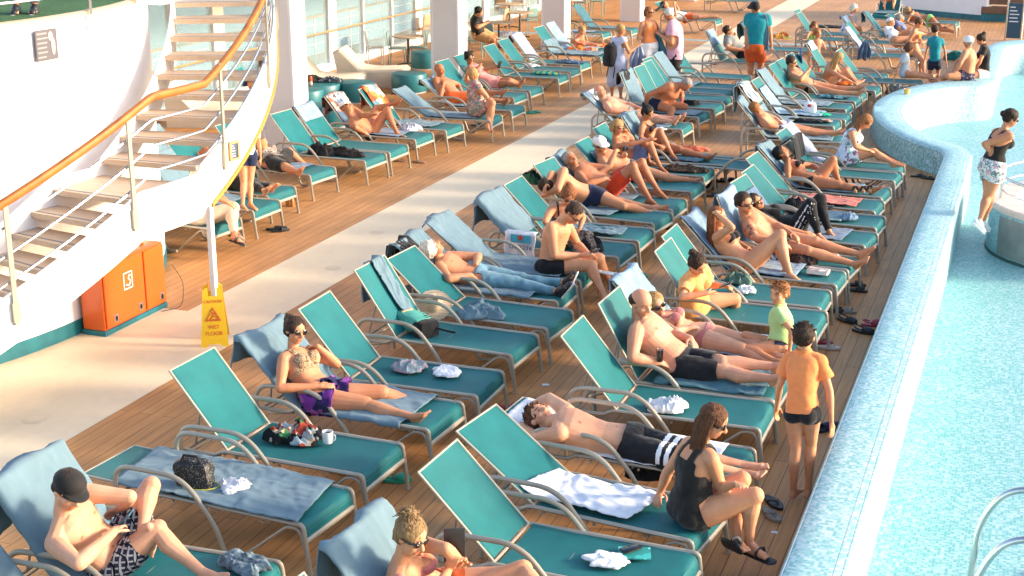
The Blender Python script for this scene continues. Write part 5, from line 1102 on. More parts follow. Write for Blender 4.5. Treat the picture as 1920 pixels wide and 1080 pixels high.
 'whitedress': (1.62, -5, {'pv': (-2.68, 22.25, 0.49), 'nk': (-2.56, 22.22, 0.96), 'hd': (-2.42, 22.23, 1.07), 'eL': (-2.54, 22.49, 0.64), 'wL': (-2.34, 22.38, 0.58), 'kL': (-2.26, 22.36, 0.58), 'aL': (-1.93, 22.21, 0.48), 'tL': (-1.79, 22.13, 0.52), 'eR': (-2.5, 21.84, 0.75), 'wR': (-2.31, 21.98, 0.68), 'kR': (-2.26, 22.21, 0.62), 'aR': (-1.94, 22.07, 0.49), 'tR': (-1.78, 22, 0.53)}),
 'curlychild': (1.50, 0, {'pv': (-4.09, 24.32, 0.52), 'nk': (-4.43, 24.12, 0.75), 'hd': (-4.46, 24.06, 0.87), 'eL': (-4.18, 24.34, 0.67), 'wL': (-4.02, 24.22, 0.6), 'kL': (-3.61, 24.45, 0.49), 'aL': (-3.15, 24.49, 0.47), 'tL': (-3.03, 24.45, 0.57), 'eR': (-4.18, 23.8, 0.64), 'wR': (-3.98, 23.9, 0.6), 'kR': (-3.62, 24.29, 0.49), 'aR': (-3.18, 24.33, 0.48), 'tR': (-3.04, 24.3, 0.56)}),
 'darkman': (1.80, -5, {'pv': (-4.38, 29.39, 0.47), 'nk': (-4.77, 29.25, 0.81), 'hd': (-4.74, 29.23, 0.98), 'eL': (-4.49, 29.54, 0.67), 'wL': (-4.39, 29.38, 0.85), 'kL': (-3.87, 29.5, 0.46), 'aL': (-3.42, 29.52, 0.49), 'tL': (-3.28, 29.44, 0.6), 'eR': (-4.48, 28.85, 0.69), 'wR': (-4.38, 29.03, 0.84), 'kR': (-3.89, 29.18, 0.43), 'aR': (-3.37, 29.17, 0.43), 'tR': (-3.25, 29.1, 0.58)}),
 'blondegirl': (1.60, 15, {'pv': (-4.17, 30.33, 0.47), 'nk': (-4.01, 30.09, 0.85), 'hd': (-3.91, 30.1, 1), 'eL': (-3.87, 30.26, 0.62), 'wL': (-3.58, 30.27, 0.49), 'kL': (-3.77, 30.47, 0.72), 'aL': (-3.52, 30.35, 0.48), 'eR': (-3.83, 29.78, 0.67), 'wR': (-3.54, 29.81, 0.54), 'kR': (-3.78, 30.33, 0.72), 'aR': (-3.52, 30.2, 0.48), 'tL': (-3.37, 30.46, 0.58), 'tR': (-3.38, 30.32, 0.58)}),
 'toplesschild': (1.18, -55, {'pv': (-4.91, 33.87, 0.48), 'nk': (-4.93, 33.91, 0.91), 'hd': (-4.93, 33.91, 1.05), 'eL': (-4.74, 34.02, 0.68), 'wL': (-4.83, 34.01, 0.84), 'kL': (-4.86, 34.04, 0.23), 'eR': (-5.07, 33.8, 0.65), 'wR': (-5.09, 33.77, 0.42), 'kR': (-4.97, 33.97, 0.24), 'aL': (-4.86, 34.04, 0.09), 'tL': (-4.78, 33.91, 0.09), 'aR': (-4.97, 33.97, 0.09), 'tR': (-4.88, 33.84, 0.09)}),
 'pigtailchild': (1.22, -50, {'pv': (-5.28, 35.53, 0.54), 'nk': (-5.28, 35.5, 0.9), 'hd': (-5.25, 35.51, 1.03), 'eL': (-5.2, 35.74, 0.72), 'wL': (-5.16, 35.58, 0.65), 'eR': (-5.37, 35.24, 0.76), 'wR': (-5.35, 35.38, 0.88), 'kL': (-5.23, 35.57, 0.24), 'aL': (-5.23, 35.57, 0.09), 'tL': (-5.13, 35.45, 0.09), 'kR': (-5.33, 35.49, 0.24), 'aR': (-5.33, 35.49, 0.09), 'tR': (-5.23, 35.37, 0.09)}),
 'whitehairwoman': (1.62, 0, {'pv': (-4.99, 39.65, 0.46), 'nk': (-4.88, 39.59, 0.92), 'hd': (-4.82, 39.6, 1.09), 'eL': (-4.82, 39.81, 0.61), 'wL': (-4.66, 39.65, 0.54), 'kL': (-4.65, 39.59, 0.57), 'aL': (-4.58, 39.85, 0.3), 'eR': (-4.75, 39.26, 0.68), 'wR': (-4.65, 39.45, 0.58), 'kR': (-4.64, 39.45, 0.58), 'aR': (-4.59, 39.71, 0.32), 'tL': (-4.37, 39.83, 0.33), 'tR': (-4.39, 39.69, 0.34)}),
 'whitecapwoman': (1.66, 0, {'pv': (-3.51, 38.17, 0.42), 'nk': (-3.78, 38.47, 0.7), 'hd': (-3.73, 38.48, 0.88), 'eL': (-3.47, 38.78, 0.58), 'wL': (-3.29, 38.66, 0.7), 'kL': (-3.19, 38.48, 0.51), 'aL': (-2.88, 38.26, 0.46), 'eR': (-3.66, 38.27, 0.47), 'wR': (-3.39, 38.3, 0.48), 'kR': (-3.19, 38.25, 0.52), 'aR': (-2.88, 38.04, 0.46), 'tL': (-2.75, 38.43, 0.5), 'tR': (-2.76, 38.21, 0.51)}),
 'greyhairman': (1.74, 0, {'pv': (-3.4, 39.57, 0.43), 'nk': (-3.67, 39.91, 0.69), 'hd': (-3.63, 39.88, 0.85), 'eL': (-3.52, 40.3, 0.51), 'wL': (-3.36, 40.11, 0.44), 'kL': (-3.14, 39.97, 0.49), 'aL': (-2.84, 39.7, 0.49), 'eR': (-3.57, 39.6, 0.54), 'wR': (-3.42, 39.77, 0.43), 'kR': (-3.11, 39.28, 0.54), 'aR': (-2.85, 39.59, 0.47), 'tL': (-2.69, 39.87, 0.49), 'tR': (-2.68, 39.45, 0.5)}),
 'greenbikini': (1.66, 30, {'pv': (-3.16, 43.68, 0.42), 'nk': (-3.72, 43.66, 0.53), 'hd': (-3.76, 43.65, 0.69), 'eL': (-3.53, 44.08, 0.5), 'wL': (-3.31, 44.11, 0.35), 'kL': (-2.79, 44.06, 0.19), 'aL': (-2.45, 44.03, 0.1), 'eR': (-3.74, 43.23, 0.4), 'wR': (-3.57, 43.05, 0.34), 'kR': (-2.77, 43.37, 0.21), 'aR': (-2.44, 43.34, 0.15), 'tL': (-2.42, 44.23, 0.17), 'tR': (-2.41, 43.55, 0.21)}),
 'orangebikini': (1.64, 0, {'pv': (-2.84, 35.66, 0.48), 'nk': (-2.89, 35.71, 1.03), 'hd': (-2.81, 35.7, 1.18), 'eL': (-2.8, 36.08, 0.78), 'wL': (-2.69, 35.89, 0.67), 'kL': (-2.71, 36.02, 0.25), 'aL': (-2.67, 35.72, -0.01), 'eR': (-3.01, 35.46, 0.73), 'wR': (-2.77, 35.5, 0.74), 'kR': (-2.6, 35.33, 0.32), 'aR': (-2.54, 35.16, 0.03), 'tL': (-2.45, 35.74, 0.01), 'tR': (-2.33, 35.18, 0.06)}),
 'tealboy': (1.38, 88, {'pv': (-2.25, 33.88, 0.52), 'nk': (-2.27, 33.93, 1.05), 'hd': (-2.3, 33.95, 1.22), 'eL': (-2.45, 34.02, 0.77), 'wL': (-2.49, 33.98, 0.47), 'kL': (-2.33, 33.97, 0.2), 'eR': (-2.06, 34, 0.79), 'wR': (-1.98, 33.96, 0.44), 'kR': (-2.16, 34.03, 0.24), 'aL': (-2.33, 33.97, 0.09), 'tL': (-2.32, 34.15, 0.09), 'aR': (-2.16, 34.03, 0.09), 'tR': (-2.15, 34.2, 0.09)}),
 'whitehatman': (1.76, 165, {'pv': (-1.43, 31.75, 0.52), 'nk': (-1.44, 31.8, 1.08), 'hd': (-1.46, 31.75, 1.24), 'eL': (-1.57, 31.43, 0.81), 'wL': (-1.68, 31.52, 0.6), 'kL': (-1.79, 31.4, 0.55), 'aL': (-2.04, 31.68, 0.42), 'eR': (-1.65, 31.95, 0.8), 'wR': (-1.71, 31.78, 0.62), 'kR': (-1.81, 31.7, 0.54), 'aR': (-1.99, 31.36, 0.46), 'tL': (-2.21, 31.57, 0.52), 'tR': (-2.19, 31.46, 0.47)}),
 'blacktop': (1.66, 185, {'pv': (-1.14, 32.27, 0.51), 'nk': (-1.15, 32.33, 1.1), 'hd': (-1.23, 32.29, 1.24), 'eL': (-1.19, 32.02, 0.81), 'wL': (-1.27, 32.15, 0.62), 'kL': (-1.43, 31.93, 0.5), 'aL': (-1.54, 32.2, 0.25), 'eR': (-1.28, 32.62, 0.79), 'wR': (-1.34, 32.44, 0.63), 'kR': (-1.47, 32.13, 0.5), 'aR': (-1.57, 32.38, 0.23), 'tL': (-1.75, 32.15, 0.28), 'tR': (-1.78, 32.33, 0.26)}),
 'greytee': (1.36, 10, {'pv': (-2.67, 31.5, 0.54), 'nk': (-2.7, 31.51, 0.96), 'hd': (-2.63, 31.51, 1.09), 'eL': (-2.63, 31.76, 0.72), 'wL': (-2.58, 31.71, 0.5), 'kL': (-2.34, 31.54, 0.53), 'aL': (-2.06, 31.41, 0.54), 'eR': (-2.82, 31.32, 0.71), 'wR': (-2.88, 31.3, 0.45), 'kR': (-2.35, 31.31, 0.54), 'aR': (-2.07, 31.19, 0.55), 'tL': (-1.98, 31.57, 0.53), 'tR': (-2, 31.35, 0.54)}),
 'shortswoman': (1.66, 35, {'pv': (-0.43, 19.4, 1.06), 'nk': (-0.35, 19.46, 1.56), 'hd': (-0.28, 19.49, 1.71), 'eL': (-0.32, 19.77, 1.31), 'wL': (-0.37, 19.58, 1.18), 'kL': (-0.44, 19.41, 0.62), 'aL': (-0.49, 19.6, 0.29), 'tL': (-0.39, 19.73, 0.2), 'eR': (-0.57, 19.25, 1.4), 'wR': (-0.45, 19.36, 1.24), 'kR': (-0.47, 19.36, 0.68), 'aR': (-0.53, 19.11, 0.4), 'tR': (-0.43, 19.22, 0.28)}),
 'leopardblouse': (1.62, 0, {'pv': (-10.87, 18.94, 0.45), 'nk': (-11.25, 19.16, 0.62), 'hd': (-11.18, 19.07, 0.71), 'eL': (-11.29, 19.52, 0.49), 'wL': (-11.15, 19.43, 0.36), 'kL': (-10.88, 19.37, 0.56), 'aL': (-10.57, 19.36, 0.35), 'tL': (-10.43, 19.34, 0.34), 'eR': (-11.16, 18.78, 0.49), 'wR': (-10.94, 18.8, 0.41), 'kR': (-10.55, 18.68, 0.47), 'aR': (-10.24, 18.48, 0.47), 'tR': (-10.14, 18.41, 0.61)}),
 'whitetrousers': (1.76, 0, {'pv': (-10.07, 15.55, 0.46), 'nk': (-10.09, 15.69, 1.06), 'hd': (-10.02, 15.66, 1.22), 'eL': (-10.17, 16.01, 0.7), 'wL': (-9.94, 15.96, 0.6), 'kL': (-9.67, 15.69, 0.59), 'aL': (-9.76, 15.83, 0.23), 'tL': (-9.56, 15.75, 0.21), 'eR': (-9.89, 15.37, 0.85), 'wR': (-9.65, 15.47, 0.72), 'kR': (-9.67, 15.66, 0.57), 'aR': (-9.5, 15.39, 0.31), 'tR': (-9.31, 15.3, 0.31)}),
 'standingchild': (1.32, -50, {'pv': (-10.04, 16.7, 1.08), 'nk': (-10.04, 16.75, 1.48), 'hd': (-10, 16.69, 1.59), 'kL': (-9.99, 16.66, 0.68), 'aL': (-9.89, 16.48, 0.45), 'tL': (-9.74, 16.44, 0.41), 'kR': (-10.05, 16.59, 0.69), 'aR': (-9.96, 16.39, 0.44), 'tR': (-9.82, 16.33, 0.42)}),
 'blackpants': (1.72, 0, {'pv': (-10.7, 17.55, 0.47), 'nk': (-11.09, 17.79, 0.69), 'hd': (-11.18, 17.88, 0.79), 'kL': (-10.32, 17.41, 0.49), 'aL': (-9.98, 17.24, 0.52), 'tL': (-9.83, 17.17, 0.65), 'kR': (-10.33, 17.36, 0.48), 'aR': (-10.03, 17.1, 0.49), 'tR': (-9.91, 17.02, 0.63)}),
 'redhead': (1.62, -60, {'pv': (-11.82, 18.32, 0.27), 'nk': (-11.66, 18.15, 0.69), 'hd': (-11.59, 18.09, 0.82), 'kL': (-11.56, 18.03, 0.27), 'aL': (-11.56, 18.03, -0.11), 'tL': (-11.45, 17.85, -0.11), 'kR': (-11.7, 17.95, 0.27), 'aR': (-11.7, 17.95, -0.11), 'tR': (-11.6, 17.76, -0.11)}),
 'gogglesman': (1.76, -2, {'pv': (-10.77, 22.08, 0.44), 'nk': (-10.97, 21.71, 0.73), 'hd': (-11.07, 21.76, 0.86), 'eL': (-10.75, 21.76, 0.74), 'wL': (-10.52, 21.67, 0.79), 'kL': (-10.86, 22.48, 0.75), 'aL': (-10.47, 22.41, 0.87), 'tL': (-10.34, 22.31, 0.99), 'eR': (-10.72, 21.37, 0.61), 'wR': (-10.67, 21.59, 0.49), 'kR': (-10.5, 22.19, 0.79), 'aR': (-10.24, 22.03, 0.4), 'tR': (-10.04, 21.92, 0.39)}),
 'baldtan': (1.78, -5, {'pv': (-10.6, 25.39, 0.48), 'nk': (-10.94, 25.6, 0.82), 'hd': (-10.97, 25.6, 1), 'eL': (-10.78, 26.03, 0.67), 'wL': (-10.63, 25.83, 0.62), 'kL': (-10.08, 25.67, 0.59), 'aL': (-9.67, 25.59, 0.63), 'tL': (-9.54, 25.52, 0.77), 'eR': (-10.78, 25.15, 0.55), 'wR': (-10.76, 25.28, 0.79), 'hR': (-10.81, 25.43, 0.84), 'kR': (-10.07, 25.51, 0.55), 'aR': (-9.62, 25.56, 0.46), 'tR': (-9.51, 25.48, 0.61)}),
 'floralwoman': (1.62, 30, {'pv': (-9.66, 24.21, 0.49), 'nk': (-9.7, 24.27, 1.02), 'hd': (-9.71, 24.24, 1.17), 'eL': (-10, 24.58, 0.98), 'wL': (-9.92, 24.45, 1.16), 'kL': (-9.38, 24.22, 0.69), 'aL': (-9.29, 23.87, 0.31), 'tL': (-9.17, 23.76, 0.27), 'eR': (-9.4, 24.11, 0.78), 'wR': (-9.55, 24.21, 0.92), 'kR': (-9.28, 24.06, 0.68), 'aR': (-9.27, 23.97, 0.27), 'tR': (-9.14, 23.85, 0.23)}),
 'pinkwoman': (1.66, -5, {'pv': (-10.66, 27.71, 0.44), 'nk': (-11.15, 27.59, 0.82), 'hd': (-11.14, 27.57, 0.98), 'eL': (-10.86, 27.73, 0.72), 'wL': (-10.64, 27.72, 0.8), 'kL': (-10.3, 27.71, 0.53), 'aL': (-10.23, 28.11, 0.43), 'tL': (-10.11, 28.06, 0.58), 'eR': (-10.94, 27.19, 0.68), 'wR': (-10.79, 27.31, 0.89), 'hR': (-10.83, 27.46, 0.92), 'kR': (-10.27, 27.56, 0.5), 'aR': (-9.97, 27.33, 0.5), 'tR': (-9.85, 27.31, 0.66)}),
 'tableman': (1.76, 20, {'pv': (-13.31, 33.58, 0.74), 'nk': (-13.25, 33.29, 1.16), 'hd': (-13.18, 33.26, 1.31), 'eL': (-13.16, 33.54, 0.96), 'wL': (-13, 33.38, 1.07), 'kL': (-12.94, 33.79, 0.61), 'aL': (-13, 33.93, 0.23), 'eR': (-13.07, 32.91, 0.97), 'wR': (-12.95, 33.13, 1.05), 'kR': (-12.88, 33.5, 0.6), 'aR': (-12.94, 33.66, 0.23), 'tL': (-12.78, 34.01, 0.23), 'tR': (-12.72, 33.74, 0.23)}),
 'coralchild': (1.15, 0, {'pv': (-10.88, 34.31, 0.51), 'nk': (-10.78, 34.08, 0.74), 'hd': (-10.74, 34.08, 0.86), 'kL': (-10.58, 34.33, 0.52), 'aL': (-10.35, 34.19, 0.5), 'eR': (-10.84, 33.82, 0.63), 'wR': (-10.71, 33.92, 0.58), 'kR': (-10.6, 34.31, 0.5), 'aR': (-10.37, 34.16, 0.48), 'tL': (-10.28, 34.32, 0.52), 'tR': (-10.29, 34.29, 0.5)}),
 'farwoman': (1.66, -90, {'pv': (-4.66, 47.1, 0.5), 'nk': (-4.64, 46.63, 0.76), 'hd': (-4.63, 46.5, 0.88), 'kL': (-4.47, 46.68, 0.71), 'aL': (-4.45, 46.34, 0.52), 'kR': (-4.77, 46.68, 0.72), 'aR': (-4.72, 46.38, 0.48), 'tL': (-4.47, 46.23, 0.7), 'tR': (-4.76, 46.24, 0.64)}),
 'jeansperson': (1.70, -60, {'pv': (-9.85, 12.16, 4.12), 'nk': (-9.81, 12.19, 4.73), 'hd': (-9.8, 12.2, 4.9), 'kL': (-9.9, 12.41, 3.8), 'kR': (-10.06, 12.32, 3.81), 'aL': (-9.9, 12.41, 3.48), 'tL': (-9.79, 12.22, 3.48), 'aR': (-10.06, 12.32, 3.48), 'tR': (-9.95, 12.13, 3.48)}),
 'tealseated': (1.60, 20, {'pv': (-16.47, 27.22, 0.2), 'nk': (-16.39, 27.09, 0.64), 'hd': (-16.36, 27.01, 0.77), 'kL': (-16.14, 27.43, 0.2), 'aL': (-16.14, 27.43, 0.09), 'tL': (-15.95, 27.5, 0.09), 'kR': (-16.09, 27.27, 0.2), 'aR': (-16.09, 27.27, 0.09), 'tR': (-15.89, 27.34, 0.09)}),
}
# ------------------------------------------------------------------ clothing materials and people
M.update({
 'plaid': plaid('navy_plaid', (.02, .025, .05), (.35, .35, .38), (.005, .005, .01), 24), 'leopard': blotch('leopard_print', [(.42, .27, .16), (.50, .36, .22), (.06, .035, .02), (.46, .32, .2)], 70),
 'purple': blotch('purple_print', [(.05, .02, .12), (.16, .03, .22), (.02, .02, .07), (.28, .08, .30)], 16), 'black_trunks': cloth('black_trunks', (.012, .012, .015), .4), 'navy': cloth('navy_cloth', (.012, .02, .055), .3),
 'red_shorts': cloth('red_shorts', (.55, .045, .012), .15), 'orange_shorts': cloth('orange_red_shorts', (.60, .10, .02), .15), 'jeans': cloth('pale_jeans', (.12, .24, .31), .3, bscale=300), 'denim': cloth('denim', (.09, .15, .24), .35, bscale=300),
 'blue_wrap': cloth('blue_wrap', (.12, .16, .30), .15), 'pink_bikini': cloth('pink_bikini', (.50, .17, .16), .1), 'orange_tee': cloth('orange_tee', (.84, .26, .085), .06), 'peach_tee': cloth('light_orange_tee', (.84, .36, .12), .08),
 'green_tee': cloth('lime_tee', (.40, .60, .24), .10), 'black_cotton': cloth('black_cotton', (.018, .016, .015), .35), 'pink_polo': cloth('pink_polo', (.62, .34, .42), .06), 'teal_tee': cloth('teal_tee', (.008, .21, .25), .12), 'grey_tee': cloth('grey_tee', (.22, .23, .22), .12),
 'white_dress': cloth('white_dress', (.66, .72, .80), .05), 'lilac_dress': cloth('pale_lilac_dress', (.45, .47, .60), .06), 'print_dress': blotch('white_print_dress', [(.70, .74, .84), (.70, .74, .84), (.66, .72, .82), (.70, .74, .84), (.25, .12, .2), (.7, .74, .84), (.15, .4, .4)], 22),
 'floral': blotch('floral_print', [(.38, .20, .14), (.50, .33, .27), (.10, .20, .22), (.42, .10, .13), (.16, .22, .12), (.55, .42, .33), (.28, .16, .22)], 30), 'leo_blouse': blotch('leopard_blouse', [(.48, .40, .33), (.12, .09, .07), (.40, .34, .29), (.06, .05, .04)], 55), 'pink_dress': cloth('pink_cover', (.66, .25, .22), .15), 'coral': cloth('coral_top', (.72, .22, .12), .12),
 'beige': cloth('beige_trousers', (.55, .44, .33), .08), 'orange_bikini': cloth('orange_bikini', (.80, .30, .04), .1), 'aqua': cloth('aqua_frill', (.10, .48, .46), .15), 'lime_bikini': cloth('green_bikini', (.25, .60, .16), .1), 'print_shorts': blotch('floral_shorts', [(.70, .72, .70), (.70, .72, .70), (.20, .30, .30), (.70, .35, .38), (.68, .7, .7), (.12, .18, .18)], 34),
 'tan_shorts': cloth('tan_shorts', (.55, .30, .12), .15), 'snake': blotch('patterned_leggings', [(.20, .15, .12), (.04, .035, .03), (.35, .28, .22), (.08, .06, .05)], 45), 'cap_white': cloth('white_cap', (.72, .68, .64), .05), 'cap_black': cloth('black_cap', (.012, .011, .012), .3, rough=.7), 'grey_print_top': cloth('grey_top', (.42, .46, .50), .1), 'orange_cloth': cloth('orange_cloth', (.85, .20, .03), .15),
 'stripe_pants': cloth('black_track_pants', (.012, .012, .014), .4), 'white_stripe': mat('white_stripe', (.8, .8, .8), .7), 'pastel_bikini': cloth('pastel_bikini', (.35, .33, .50), .3), 'navyprint': blotch('dark_print_trunks', [(.02, .02, .05), (.03, .03, .06), (.3, .2, .2), (.02, .02, .05)], 30), 'sneaker': cloth('pale_sneaker', (.55, .62, .64), .08), 'shoe_black': mat('black_shoe', (.02, .02, .022), .5)})
T_ = 'tshirt'
